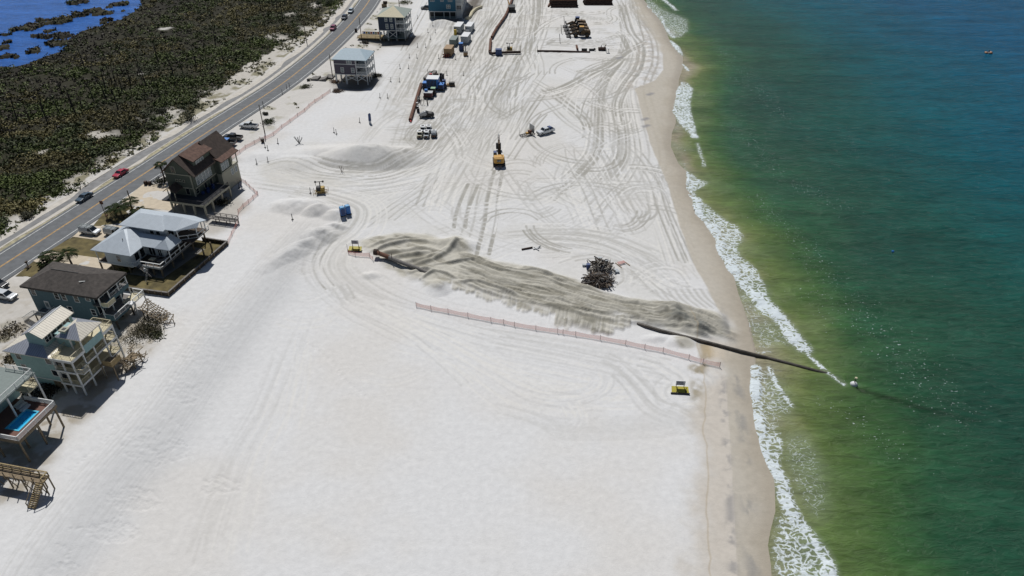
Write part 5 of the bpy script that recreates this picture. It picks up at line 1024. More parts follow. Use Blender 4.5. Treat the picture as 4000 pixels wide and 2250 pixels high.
def house_blue():
    t = thing('beach_house', 'large blue beach house at the top edge, white posts along its open ground level', 'house', (-22.8, 341.5, 0), R(-2), 'houses along the beach'); w = M['white']; D_ = 30
    B(-15.2, -2.6, 0, D_, 3.2, 13).build('wall', M['blue'], t); B(-2.6, -.4, .8, D_, 0, 13).build('side_wall', w, t); B(-15.3, 0, -.1, D_, 2.85, 3.2).build('floor', w, t)
    for z in (6.7, 10): B(-2.6, 0, 0, D_, z - .15, z + .1).build('porch_floor', w, t); railing(t, [(-2.6, 0, 0), (0, 0, 0), (0, 10, 0)], z + .1, w, step=.4, w=.12, bw=.08)
    railing(t, [(-2.6, 0, 0), (0, 0, 0)], 3.2, w, step=.4, w=.12, bw=.08); hip(t, -15.8, .5, -.5, D_ + .5, 13, 16.5, -7.5, -7.5, 8, D_ - 8, (M['groof'], M['groof']))
    posts(t, [(-15, 0), (-12.7, 0), (-8.3, 0), (-5.6, 0), (-2.8, 0), (0, 0)], -.2, 3.0, .28, w, 'column'); posts(t, [(0, 0), (-2.6, 0)], 3.2, 13, .22, w); B(-15, -.6, 1.6, D_ - 1, 0, 2.85).build('ground_floor_wall', M['dark'], t); B(-14.8, -2.8, .1, .25, 0, .9).build('low_wall', M['ggrey'], t)
    for (u, z) in ((-13.3, 8.2), (-8.9, 8.2), (-5.2, 8.2), (-6.1, 5.2), (-13.3, 11.5), (-8.9, 11.5), (-5.2, 11.5)): window(t, u, z, 1.7 if u != -8.9 else 1.2, 1.5, 's', 0, w, M['glassl'], nx=2)
    window(t, -1.4, 4.6, 2.0, 1.8, 's', .8, w, nx=3)
    for u in (4, 8, 12, 16, 20): 
        for z in (4.8, 8.3): window(t, u, z, 1.2, 1.5, 'e', -.4, w)
house_blue()
dw_ = thing('retaining_wall', 'low curved sand-coloured sandbag wall behind the large blue house', 'sandbag wall', (0, 0, 0)); p = [P(*q) for q in ((1820,78),(1835,70),(1845,52),(1862,38),(1890,28))]; m = MB(); m.tube([(x, y, .5) for x, y, z in smooth_path([q[:2] for q in p], 2.0).tolist() and [(a, b, 0) for a, b in smooth_path([q[:2] for q in p], 2.0)]], .75, 8); m.build('sandbags', M['cream'], dw_)

# ================================================================ pool deck and beach stairs, bottom left
pd = thing('beach_house', 'house cut off by the left edge, with a red-brown deck around a blue pool', 'house', (-80, 81.2, 0), R(-12), 'houses along the beach')
m = MB(); dk = (-9, 1.5, -1.1, 7.2); m.box(-9, -2.55, -1.1, 7.2, 4.75, 5.0); m.box(-.25, 1.5, -1.1, 7.2, 4.75, 5.0); m.box(-2.55, -.25, -1.1, .95, 4.75, 5.0); m.box(-2.55, -.25, 5.15, 7.2, 4.75, 5.0); m.build('deck', M['deckred'], pd)
pl = MB(); pl.box(-2.75, -2.5, .75, 5.35, 4.3, 5.08); pl.box(-.3, -.05, .75, 5.35, 4.3, 5.08); pl.box(-2.5, -.3, .75, .98, 4.3, 5.08); pl.box(-2.5, -.3, 5.12, 5.35, 4.3, 5.08); pl.box(-2.6, -.2, .9, 5.2, 3.4, 3.5); pl.box(-2.6, -2.5, .9, 5.2, 3.5, 4.3); pl.box(-.3, -.2, .9, 5.2, 3.5, 4.3); pl.box(-2.5, -.3, .88, .98, 3.5, 4.3); pl.box(-2.5, -.3, 5.12, 5.2, 3.5, 4.3)
po = pl.build('pool', M['pool'], pd); B(-2.5, -.3, .98, 5.12, 3.9, 4.78).build('water', M['poolw'], po); m = MB(); [m.box(-2.3, -1.2, 1.0 + .3 * k, 1.3 + .3 * k, 4.0, 4.75 - .2 * k) for k in range(3)]; m.build('pool_steps', M['pool'], po)
railing(pd, [(-9, -1.1, 0), (1.5, -1.1, 0), (1.5, 7.2, 0), (-4.4, 7.2, 0)], 5.0, M['white'], step=.16, w=.1, bw=.06)
m = MB(); m.box(1.5, 1.6, -1.2, 7.3, 4.5, 5.02); m.box(-9, 1.5, -1.25, -1.1, 4.5, 5.02); m.build('fascia', M['wood'], pd)
posts(pd, [(1.3, -1), (1.3, 6.9), (-1.3, 6.9), (-4, 6.9), (1.3, 2.9), (-1, 4.6), (-1, 1.6), (-3.5, -1), (-3.5, 2), (-6, -1)], -.3, 4.75, .24, M['wood'], 'stilt')
B(-16, -6.2, -2, 8.2, 4.9, 9.3).build('wall', M['teal_l'], pd); B(-16, -2.6, -2, 9.6, 9.3, 9.5).build('roof_deck', M['ggrey'], pd)
posts(pd, [(-2.8, 9.4), (-2.8, -1.8), (-2.8, 3.5)], 5, 9.3, .22, M['white']); posts(pd, [(-2.8, 9.4), (-6, 9.4)], 0, 5, .22, M['white']); railing(pd, [(-2.8, -1.8, 0), (-2.8, 9.4, 0), (-8, 9.4, 0)], 9.5, M['white'], step=.25, name='roof_railing')
B(-6.2, -2.7, 7.2, 9.5, 6.9, 7.1).build('upper_balcony', M['cream'], pd); railing(pd, [(-2.8, 7.3, 0), (-2.8, 9.4, 0), (-6, 9.4, 0)], 7.1, M['cream'], step=.25, name='balcony_railing')
for k in range(3): c = B(-5.0 + k * .9, -4.3 + k * .9, 5.2 - k * .3, 6.9 - k * .3, 5.02, 5.3).build('sun_lounger', M['white2'], pd)
bw = thing('beach_walkway', 'weathered timber walkway with railings and steps down to the sand, bottom left corner', 'walkway', (-80, 81.2, 0), R(-12))
B(-9, 9.2, -6.2, -4.8, 2.66, 2.8).build('walkway_deck', M['wood'], bw); railing(bw, [(-9, -4.8, 0), (9.2, -4.8, 0), (9.2, -6.2, 0)], 2.8, M['woody'], step=9, pst=1.7, w=.13); m = MB(); m.beam((-9, -4.8, 3.4), (9.2, -4.8, 3.4), .08); [m.beam((x, -6.25, 2.1), (x, -6.25, 3.8), .12) for x in (-1, .6, 2.4, 4.2, 6, 7.6)]; m.build('rail_posts', M['wood'], bw)
for x in (-5, -2.5, 0, 2.6, 5.2, 7.8, 9.1): MB().beam((x, -6.1, -.3), (x, -6.1, 2.7), .16).build('post', M['wood'], bw); MB().beam((x, -4.9, -.3), (x, -4.9, 2.7), .16).build('post', M['wood'], bw)
for x in (0, 2.6, 5.2, 7.8): MB().beam((x, -6.18, .5), (x + 1.3, -6.18, 2.5), .1).build('brace', M['wood'], bw); MB().beam((x + 1.3, -6.2, .5), (x, -6.2, 2.5), .1).build('brace', M['wood'], bw)
m = MB(); [m.box(8.0 - k * .02, 9.2 - k * .02, -6.45 - k * .21, -6.2 - k * .21, 2.6 - k * .2, 2.66 - k * .2) for k in range(13)]; m.build('steps', M['woody'], bw)
for x in (8.0, 9.2): MB().beam((x, -6.2, 2.6), (x - .25, -9.0, .0), .08, .25).build('stringer', M['wood'], bw); MB().beam((x, -6.2, 3.6), (x - .25, -9.0, 1.0), .09).build('handrail', M['wood'], bw); MB().beam((x - .25, -8.9, 0), (x - .25, -8.9, 1.0), .1).build('newel', M['wood'], bw)
# ================================================================ vehicles
def wheel(par, x, y, r, w):
    o = MB().tube([(x, y - w / 2, r), (x, y + w / 2, r)], r, 14).build('wheel', M['tyre'], par)
    MB().tube([(x, y - w / 2 - .015, r), (x, y + w / 2 + .015, r)], r * .58, 10).build('rim', M['steel'], o); return o
def paint(c): return nm('car_paint', c, .3, .1, spec=.6, coat=.6)
def car(kind, col, label, at, heading, group=None, sc=1.0):
    pt = paint(col); p = P(*at) if len(at) == 2 else at; z = max(gz(p[0], p[1]), .03)
    nmz = {'sedan': 'car', 'suv': 'car', 'pickup': 'pickup_truck', 'van': 'van'}[kind]
    t = thing(nmz, label, nmz.replace('_', ' '), (p[0], p[1], z), R(heading), group)
    if kind == 'sedan': L, w, wb, r = 2.4, .9, 1.4, .34; body = [(-2.4, .35), (2.38, .32), (2.42, .6), (2.25, .78), (1.05, .95), (-1.65, 1.0), (-2.38, .92)]; gh = [(-1.75, .95), (1.1, .92), (.35, 1.38), (-1.0, 1.4)]; rf = (-1.0, .3, 1.4)
    elif kind == 'suv': L, w, wb, r = 2.4, .95, 1.4, .37; body = [(-2.4, .4), (2.38, .38), (2.4, .75), (2.25, .98), (1.15, 1.08), (-2.2, 1.15), (-2.42, 1.0)]; gh = [(-2.25, 1.1), (1.2, 1.05), (.45, 1.66), (-1.95, 1.7)]; rf = (-1.9, .4, 1.7)
    elif kind == 'van': L, w, wb, r = 2.5, .95, 1.5, .36; body = [(-2.45, .38), (2.4, .36), (2.45, .75), (2.2, 1.0), (1.35, 1.12), (-2.45, 1.15)]; gh = [(-2.45, 1.1), (1.5, 1.05), (.75, 1.85), (-2.4, 1.9)]; rf = (-2.4, .7, 1.9)
    else: L, w, wb, r = 2.95, 1.0, 1.85, .42; body = [(-.75, .5), (2.9, .48), (2.95, 1.05), (2.75, 1.25), (1.3, 1.32), (-.75, 1.3)]; gh = [(-.72, 1.25), (1.45, 1.25), (.8, 1.88), (-.6, 1.92)]; rf = (-.62, .75, 1.91)
    MB().profile(body, -w, w).build('body', pt, t, bevel=.07)
    n = len(gh); m = MB(); iw = w - .06; tw = w - .22
    vs = [(u, -(iw if zz < 1.3 else tw), zz) for u, zz in gh] + [(u, (iw if zz < 1.3 else tw), zz) for u, zz in gh]
    m.add(vs, [(0, 1, 2, 3), (7, 6, 5, 4)] + [(i, 4 + i, 4 + (i + 1) % 4, (i + 1) % 4) for i in range(4)]); g = m.build('windows', M['glass'] if kind != 'van' else M['glass'], t)
    m = MB(); m.box(rf[0], rf[1], -tw - .01, tw + .01, rf[2] - .03, rf[2] + .03)
    if kind == 'van': m.add([(u, s * (w - .01 if zz < 1.3 else tw + .015), zz) for s in (-1, 1) for u, zz in ((-2.46, 1.1), (.1, 1.1), (.1, 1.9), (-2.42, 1.92))], [(0, 1, 2, 3), (7, 6, 5, 4), (0, 3, 7, 4)])
    for s in (-1, 1): m.beam((gh[1][0], s * (iw), gh[1][1]), (gh[2][0], s * tw, gh[2][1] + .02), .09); m.beam((gh[0][0], s * iw, gh[0][1]), (gh[3][0], s * tw, gh[3][1] + .02), .1); m.beam(((gh[0][0] + gh[1][0]) / 2 - .1, s * (iw + .01), gh[0][1]), ((gh[0][0] + gh[1][0]) / 2 - .15, s * (tw + .01), rf[2]), .08)
    m.build('roof', pt, t)
    if kind == 'pickup':
        m = MB(); m.box(-2.95, -.75, -w, -w + .1, .55, 1.3); m.box(-2.95, -.75, w - .1, w, .55, 1.3); m.box(-2.97, -2.87, -w + .1, w - .1, .55, 1.28); m.box(-2.87, -.75, -w + .1, w - .1, .55, .75); m.build('bed', pt, t); B(-2.85, -.8, -w + .12, w - .12, .755, .78).build('bed_liner', M['black'], t)
    for x in (-wb + (.15 if kind == 'pickup' else 0), wb): 
        for s in (-1, 1): wheel(t, x, s * (w - .08), r, .24)
    for s in (-1, 1):
        B(L - .04, L + .03, s * (w - .28) - .18, s * (w - .28) + .18, .62, .8).build('headlight', M['glassl'], t); B(-L - .03, -L + .04, s * (w - .2) - .12, s * (w - .2) + .12, .75, .98).build('tail_light', M['red'], t)
        B(gh[1][0] - .5, gh[1][0] - .3, s * (w + .02) - .09, s * (w + .02) + .09, 1.02, 1.14).build('mirror', pt, t)
    B(L - .02, L + .05, -w * .55, w * .55, .48, .7).build('grille', M['black'], t)
    return t
rdh = lambda y: math.degrees(math.atan2(1, (np.interp(y + 2, ROADC[:, 1], ROADC[:, 0]) - np.interp(y - 2, ROADC[:, 1], ROADC[:, 0])) / 4))
def rc(px, py): return rdh(P(px, py)[1])
car('sedan', (.42, .012, .04), 'bright red sedan on the road shoulder', (473, 684), rc(473, 684) + 180)
car('sedan', (.05, .085, .12), 'blue-grey sedan on the road shoulder, behind the red one', (332, 778), rc(332, 778) + 180)
car('suv', (.25, .02, .07), 'small dark magenta car driving on the road, third from the top', (1302, 116), rc(1302, 116) + 180)
car('suv', (.03, .04, .06), 'small dark car driving between a magenta car and a silver one', (1346, 74), rc(1346, 74) + 180)
car('suv', (.40, .47, .52), 'silver-blue car, topmost one on the road', (1371, 49), rc(1371, 49) + 180)
v1 = car('van', (.58, .60, .62), 'white van with ladders on its roof, nearer the road on the driveway', (356, 912), -14)
v2 = car('van', (.50, .53, .56), 'white van with a green ladder rack, half behind the white house', (452, 918), -14)
for v in (v1, v2):
    lm = MB(); [lm.beam((-2.9, y, 2.05), (1.3, y, 2.05), .06) for y in (-.6, -.25, .2, .55)]; [lm.beam((-2.6 + k * .35, -.6, 2.05), (-2.6 + k * .35, -.25, 2.05), .04) for k in range(11)]; [lm.beam((-2.6 + k * .35, .2, 2.05), (-2.6 + k * .35, .55, 2.05), .04) for k in range(11)]; [lm.beam((x, -.8, 1.98), (x, .8, 1.98), .06) for x in (-2, -.6, .5)]; lm.build('ladder_rack', M['ggrey'], v)
car('suv', (.58, .60, .62), 'white car parked on pale sand at the left edge', (28, 1164), -16)
car('pickup', (.56, .58, .60), 'white pickup parked on sand by the road beyond the sage house', (974, 500), -12 + 180)
bp1 = car('pickup', (.015, .016, .018), 'black pickup, the farther of two beside the orange fence', (912, 545), -12 + 180)
bp2 = car('pickup', (.014, .016, .022), 'black pickup with blue cover, mostly hidden behind the sage house', (886, 566), -12 + 180); B(-1.0, .6, -.8, .8, 1.94, 2.02).build('blue_cover', M['sblue'], bp2)
car('suv', (.012, .012, .014), 'black car parked beside the large blue house', (1664, 36), 178)
car('suv', (.012, .012, .014), 'dark car nose at the far left edge above the white car', (-6, 1120), -16)
tr = car('pickup', (.60, .62, .64), 'white pickup carrying a blue tank, parked on the tracked sand', (2131, 521), 213)
B(-1.9, -.95, -.6, .6, .8, 1.95).build('blue_tank', M['nblue'], thing('fuel_tank', 'blue fuel tank standing in the bed of the white pickup', 'tank', tuple(tr.location), R(213)))

# ================================================================ excavator
def text_mesh(name, s, size, mat, par, loc, rot, ext=.01):
    c = bpy.data.curves.new(name, 'FONT'); c.body = s; c.size = size; c.extrude = ext; c.align_x = 'CENTER'; c.align_y = 'CENTER'
    o = bpy.data.objects.new(name, c); COL.objects.link(o); bpy.context.view_layer.update()
    me = bpy.data.meshes.new_from_object(o.evaluated_get(bpy.context.evaluated_depsgraph_get())); bpy.data.objects.remove(o)
    me.materials.clear(); me.materials.append(mat); q = bpy.data.objects.new(name, me); COL.objects.link(q); q.parent = par; q.location = loc; q.rotation_euler = rot; return q
e = P(1948, 650); ex = thing('excavator', 'yellow crawler excavator seen from behind, its boom stretched away over the sand', 'excavator', (e[0], e[1] + 2.2, gz(*e[:2])), R(93))
for s in (-1, 1):
    m = MB(); m.profile([(-2.4, .35), (-2.1, .05), (2.1, .05), (2.4, .35), (2.4, .65), (2.1, .95), (-2.1, .95), (-2.4, .65)], s * 1.38 - .32, s * 1.38 + .32); tk = m.build('track', M['dark'], ex); m = MB(); [m.box(-2.2 + k * .2, -2.1 + k * .2, s * 1.38 - .34, s * 1.38 + .34, .95, .99) for k in range(22)]; m.build('shoes', M['dark'], tk)
B(-1.4, 1.4, -1.1, 1.1, .45, 1.0).build('undercarriage', M['dark'], ex)
MB().cyl(0, 0, 1.0, 1.25, .8, 16).build('turntable', M['dark'], ex)
m = MB(); m.prism([(-3.0, -1.0), (-2.6, -1.5), (-1.0, -1.55), (-1.0, 1.55), (-2.6, 1.5), (-3.0, 1.0)], 1.25, 2.75); m.build('counterweight', M['yellow'], ex, bevel=.1)
B(-1.0, 1.5, -1.5, 1.5, 1.25, 1.9).build('deck', M['black'], ex); B(-2.5, -.4, -1.45, 1.45, 2.0, 2.9).build('engine_hood', M['yellow'], ex, bevel=.08); MB().cyl(-1.6, -.9, 2.9, 3.4, .09).build('exhaust', M['black'], ex)
cb = MB().profile([(-.4, 1.8), (1.4, 1.8), (1.5, 2.4), (1.2, 3.35), (-.4, 3.4)], .55, 1.5).build('cab', M['black'], ex, bevel=.05); B(-.35, 1.1, .62, 1.43, 3.41, 3.46).build('roof', M['nblue'], cb); B(-.43, -.39, .7, 1.35, 2.6, 3.2).build('rear_window', M['glassl'], cb)
m = MB()
bm_ = [(.9, 1.6), (2.6, 4.6), (4.6, 5.5), (7.0, 5.2)]
for (a, b) in zip(bm_, bm_[1:]): m.beam((a[0], -.25, a[1]), (b[0], -.25, b[1]), .5, .8)
m.build('boom', M['mud'], ex)
m = MB(); m.beam((6.7, -.25, 5.6), (8.8, -.25, 2.2), .4, .6); m.build('stick', M['mud'], ex)
for s in (-.6, .1): MB().tube([(1.2, s, 1.5), (3.2, s, 4.2)], .12, 8).build('hydraulic_cylinder', M['black'], ex)
MB().tube([(3.6, -.25, 5.6), (6.6, -.25, 6.1)], .13, 8).build('hydraulic_cylinder', M['steel'], ex); MB().tube([(7.0, -.25, 5.4), (9.0, -.25, 3.2)], .1, 8).build('hydraulic_cylinder', M['steel'], ex)
m = MB(); m.profile([(8.4, 2.3), (9.3, 2.2), (9.6, 1.2), (9.0, .4), (8.2, .6), (8.9, 1.0), (8.7, 1.7)], -1.0, .5); m.build('bucket', M['dark'], ex)
lp = B(-3.06, -3.0, -.55, .55, 1.75, 2.45).build('logo_plate', M['black'], ex)
text_mesh('lettering', 'CAT', .62, M['white2'], ex, (-3.075, 0, 2.1), (pi / 2, 0, -pi / 2)); MB().add([(-3.09, -.16, 1.84), (-3.09, .14, 1.84), (-3.09, -.01, 2.02)], [(0, 1, 2)]).build('triangle', M['yellow'], lp)

# ================================================================ wheel loaders parked side by side
for k, (yy, lb) in enumerate(((313.6, 'muddy wheel loader, nearest the pipe in the parked row of four'), (317.6, 'second muddy wheel loader in the parked row'), (321.8, 'third muddy wheel loader in the parked row'), (326.2, 'wheel loader with a blue-glass cab, farthest in the parked row'))):
    L_ = thing('wheel_loader', lb, 'wheel loader', (29.0 - k * .25, yy + k * .6, 0), R(180 - 2), 'wheel loaders parked in a row'); y = M['mud']; L_.scale = (1.12, 1.12, 1.25)
    m = MB().profile([(-3.9, .9), (-.2, .9), (-.2, 1.9), (-1.2, 2.5), (-3.6, 2.35), (-3.95, 1.7)], -.95, .95); m.build('engine_body', y, L_, bevel=.08)
    MB().profile([(.2, .8), (2.4, .8), (2.2, 1.5), (.8, 2.0), (.2, 1.8)], -.7, .7).build('front_frame', y, L_, bevel=.05); B(-.3, .3, -.5, .5, .7, 1.5).build('joint', M['dark'], L_)
    cb = MB().profile([(-1.2, 2.2), (.5, 1.8), (.6, 2.6), (.2, 3.4), (-1.2, 3.4)], -.75, .75).build('cab', M['glass'], L_); B(-1.35, .35, -.85, .85, 3.4, 3.52).build('roof', M['nblue'] if k == 3 else (M['yellow'] if k == 0 else y), cb)
    for x in (-2.6, 1.7):
        for s in (-1, 1): w_ = MB().tube([(x, s * 1.05 - .3, .82), (x, s * 1.05 + .3, .82)], .82, 14).build('wheel', M['tyre'], L_); MB().tube([(x, s * 1.05 - .32, .82), (x, s * 1.05 + .32, .82)], .4, 10).build('rim', M['mud'], w_)
    m = MB(); m.beam((1.2, -.5, 1.9), (3.9, -.5, .8), .25, .4); m.beam((1.2, .5, 1.9), (3.9, .5, .8), .25, .4); m.build('lift_arms', y, L_)
    m = MB(); m.profile([(3.7, .1), (5.2, .1), (5.2, .2), (4.0, .35), (3.95, 1.3), (4.4, 1.7), (3.8, 1.7), (3.6, .9)], -1.55, 1.55); m.build('bucket', M['dark'], L_); MB().cyl(-2.2, .5, 2.4, 3.3, .08).build('exhaust', M['black'], L_)

# ================================================================ pipes
def pipe_thing(name, label, pts, r, mat, group=None, rings=0, cat='pipe'):
    c = pts[0]; t = thing(name, label, cat, tuple(c), 0, group); rel = [(p[0] - c[0], p[1] - c[1], p[2] - c[2]) for p in pts]
    MB().tube(rel, r, 14).build('pipe_wall', mat, t, smooth=False)
    L = 0
    for a, b in zip(rel, rel[1:]):
        d = Vector(b) - Vector(a); n = int(d.length / rings) if rings else 0
        for i in range(1, n + 1): q = Vector(a) + d * (i / n); u = d.normalized() * .12; MB().tube([q - u, q + u], r + .07, 14).build('flange', M['rustd'], t)
    return t
def stack(x0, x1, y0, layers, base, lab, dy=.02):
    r = .37
    for L in range(layers):
        for j in range(base - L):
            o = random.uniform(-.5, .5); y = y0 + r + j * 2.06 * r + L * r * 1.03; z = r + L * r * 1.76
            m = MB().tube([(x0 + o, y, z), (x1 + o, y, z)], r, 10, caps=False); m.tube([(x0 + o + .01, y, z), (x1 + o - .01, y, z)], r * .9, 10, caps=False); ob = m.build('steel_pipe', M['rustd'] if L < layers - 1 else M['rust'])
            tag(ob, lab, 'pipe', lab.split(' in ')[-1] + ' pipes')
stack(18.6, 31.2, 360.2, 5, 12, 'rusty steel pipe in the left stack'); stack(35.2, 48.4, 364.6, 4, 10, 'rusty steel pipe in the right stack')
pipe_thing('steel_pipe', 'single rusty pipe lying end-on against the left stack', [P(2142, 24, .4), P(2160, -12, .4)], .4, M['rust'])
pl_ = [P(x, y, .9) for x, y in ((2010,-40),(1999,0),(1990,26),(1976,58),(1958,84),(1941,108),(1928,130),(1921,145))]
pipe_thing('land_pipeline', 'long rusty pipeline curving across the tracked sand', pl_, .55, M['rust'], rings=9, cat='pipeline')
pipe_thing('pipe_section', 'short pale-topped pipe section standing between pipeline and its elbow', [P(1917, 153, .9), P(1913, 200, .9)], .55, M['rust'])
pipe_thing('elbow_pipe', 'dark pipe running sideways from the elbow, by the blue box', [P(1912, 203, .7), P(1925, 209, .7), P(1945, 206, .7), P(2034, 203, .7)], .5, M['rustd'], rings=12)
pipe_thing('buried_pipe', 'dark half-buried pipe along a bank of sand', [P(2098, 200, .1), P(2180, 201, .15), P(2305, 205, .0)], .5, M['rustd'])
for q in ((2033, 206, 2032, 187), (2099, 204, 2096, 186)): a = P(q[0], q[1]); ob = MB().beam((0, 0, 0), (.1, 0, 2.6), .14).build('marker_stake', M['dark']); ob.location = a; tag(ob, 'thin dark marker stake at the open end of a pipe', 'stake', 'stakes at the pipe gap')
pipe_thing('pipe_piece', 'short brown pipe piece standing behind the buried pipe', [P(2252, 178, .5), P(2256, 192, .5)], .42, M['rust'])
pipe_thing('pipe_piece', 'fat black pipe piece lying on the sand, left one', [P(2272, 194, .5), P(2293, 194, .5)], .55, M['black'])
pipe_thing('pipe_piece', 'bent black pipe piece next to the fat one', [P(2301, 194, .4), P(2318, 194, .4), P(2326, 190, .8)], .45, M['black'])
rt = thing('pipe_fitting', 'dark rusty fitting with upright lever at the right end of the bank', 'fitting', P(2352, 196)); B(-1.6, 1.6, -.8, .8, 0, 1.1).build('body', M['rustd'], rt, bevel=.15); MB().beam((.8, 0, 1), (1.5, 0, 2.3), .25).beam((-.6, 0, 1), (-.3, .3, 1.9), .25).build('lever', M['rustd'], rt)
ws = thing('stand', 'small pale stand with white top beside the rusty fitting', 'stand', P(2372, 205)); posts(ws, [(-.5, -.5), (.5, -.5), (-.5, .5), (.5, .5)], 0, 1.6, .12, M['white'], 'leg'); B(-.6, .6, -.6, .6, 1.6, 1.75).build('top', M['white2'], ws)
rpz = [P(1602, 468, .55), P(1645, 328, .55)]
pipe_thing('steel_pipe', 'long bare rusty pipe lying beside the blue machinery', rpz, .55, M['rust'], rings=0)
MB().tube([P(1602, 466, .5), P(1606, 476, .3)], .2, 8).build('red_hose', M['red'], None); bpy.data.objects['red_hose']['label'] = 'short red hose hanging from the near end of the rusty pipe'; bpy.data.objects['red_hose']['category'] = 'hose'
sp = pipe_thing('steel_pipe', 'short black pipe on the sand behind the driftwood piles', [P(2038, 974, .2), P(2080, 966, .2)], .2, M['rustd'])
an = thing('anchor', 'small grey anchor with crossed arms on the sand', 'anchor', P(2098, 972)); m = MB(); m.beam((-.9, -.4, .15), (.7, .5, .2), .2); m.beam((-.7, .5, .15), (.4, -.9, .2), .22); m.beam((.2, .5, .1), (.9, .6, .5), .2); m.build('arms', M['steel'], an)
# the discharge pipeline: rusty head, buried middle, black run into the sea
hd = [P(1470, 985, 1.5), P(1520, 1005, 1.35), P(1565, 1024, 1.15), P(1625, 1046, .7), P(1680, 1070, .0)]
t = pipe_thing('discharge_pipe', 'rusty discharge pipe head coming out of the grey sand', hd[:2] , .5, M['rust']); c = hd[0]
MB().tube([(p[0] - c[0], p[1] - c[1], p[2] - c[2]) for p in hd[1:]], .45, 14).build('pipe_run', M['grey'], t); MB().tube([(-.55, .1, 0), (.25, -.05, 0)], .72, 14).build('end_flange', M['rustd'], t); MB().tube([(-.57, .1, 0), (-.5, .1, 0)], .45, 14).build('mouth', M['black'], t)
for (x, y) in ((1530, 1006), (1480, 985)): MB().beam(tuple(Vector(P(x, y, 1.7)) - Vector(c)), tuple(Vector(P(x, y, 1.7)) - Vector(c) + Vector((.1, 0, 1.1))), .12).build('lug', M['rustd'], t)
M['wetpipe'] = nm('wet_black_pipe', (.060, .052, .042), .45, .1, noise=.5, scale=.8, bump=.5, bscale=4)
dp = [P(2490, 1264, .1)]
for x, y in ((2520,1273),(2582,1292),(2737,1331),(2893,1372),(3000,1399)):
    q = P(x, y, 0); q = P(x, y, gz(*q[:2]) + .32); dp.append(P(x, y, max(gz(*q[:2]) + .30, -.55)))
dp += [P(3116, 1430, -.55), P(3190, 1450, -.72), P(3240, 1463, -1.0), P(3330, 1490, -1.7)]
pipe_thing('submerged_pipeline', 'long black pipe running down the beach into the surf', dp, .35, M['wetpipe'], cat='pipeline')

# ================================================================ containers and site gear
def boxy(name, label, cat, px, L, w, h, rot, mat, roof=None, z=0, group=None, extra=None, bevel=.04):
    p = P(*px); t = thing(name, label, cat, (p[0], p[1], z), R(rot), group)
    body = MB().box(-w / 2, w / 2, 0, L, .15, h); body.build('body', mat, t, bevel=bevel)
    B(-w / 2 - .03, w / 2 + .03, -.03, L + .03, h, h + .06).build('roof', roof or mat, t)
    m = MB(); [m.box(-w / 2 - .03, -w / 2, k, k + .12, .25, h - .1) for k in np.arange(.3, L, .5)]; [m.box(w / 2, w / 2 + .03, k, k + .12, .25, h - .1) for k in np.arange(.3, L, .5)]; m.build('ribs', mat, t)
    m = MB(); m.box(-w / 2 + .1, -.03, -.05, 0, .3, h - .15); m.box(.03, w / 2 - .1, -.05, 0, .3, h - .15); m.build('door', mat, t); B(-w / 2 + .05, w / 2 - .05, .1, L - .1, 0, .15).build('skid', M['dark'], t)
    if extra: extra(t)
    return t
boxy('container', 'tan storage container with pink splashes, nearest of the container group', 'container', (1749, 222), 5.5, 3.1, 3.1, -8, M['tan'])
boxy('container', 'grey-green container behind the tan one', 'container', (1768, 182), 6.0, 2.7, 2.7, -8, M['ggrey'])
boxy('container', 'plain white box container in front of two white trailers', 'container', (1814, 172), 6.5, 3.0, 3.0, -9, M['lgrey'], M['white2'])
def tra(t): B(-.9, .6, -.5, -.05, .9, 1.8).build('air_conditioner', M['white2'], t); B(-1.2, -.6, -.08, -.04, 1.9, 2.5).build('window', M['glass'], t); [wheel(t, s * 1.25, 3.5, .4, .25) for s in (-1, 1)]; MB().beam((-.6, 0, .4), (0, -1.3, .4), .12).beam((.6, 0, .4), (0, -1.3, .4), .12).build('tow_bar', M['dark'], t)
boxy('office_trailer', 'white office trailer next to a yellow cabinet, left of the pair', 'trailer', (1786, 132), 7.5, 2.9, 3.0, -9, M['lgrey'], M['white2'], extra=tra)
boxy('office_trailer', 'white office trailer with an air conditioner, right of the pair', 'trailer', (1829, 130), 7.0, 2.7, 2.9, -9, M['lgrey'], M['white2'], extra=tra)
boxy('cabinet', 'tall yellow cabinet leaning against the left office trailer', 'cabinet', (1778, 139), .8, 1.0, 2.3, -5, nm('cabinet_yellow', (.5, .36, .03), .5))
boxy('fuel_tank', 'upright dark blue tank with pale top beside the white container', 'tank', (1801, 199), 2.0, 1.6, 2.9, 0, M['nblue'], M['sblue'])
boxy('crate', 'small open tan crate in front of the blue tank', 'crate', (1818, 220), 1.6, 1.6, 1.5, -3, M['tan'], M['dark'])
rs = thing('rack', 'black post rack between tan crate and white container', 'rack', P(1815, 203)); posts(rs, [(-.4, 0), (.4, 0)], 0, 2.6, .3, M['black'], 'upright'); B(-.8, 1.0, -.2, .2, 2.3, 2.7).build('crossbar', M['black'], rs)
boxy('tool_box', 'dark navy steel box straddling the elbow pipe', 'box', (1948, 217), 1.8, 2.5, 2.3, 0, M['nblue'])
pk = thing('barrier_pile', 'red and brown pieces of barrier heaped at the foot of the tan container', 'barriers', P(1745, 224)); m = MB(); [m.beam((random.uniform(-2, 1.6), random.uniform(-.6, .4), 0), (random.uniform(-1.6, 2), random.uniform(-.6, .5), random.uniform(.4, 1.6)), .16) for k in range(14)]; m.build('rails', M['rust'], pk); m = MB(); [m.beam((x, -.4, 0), (x + .1, -.3, 1.4), .13) for x in (-.9, 0, .8)]; m.build('red_posts', M['red'], pk)
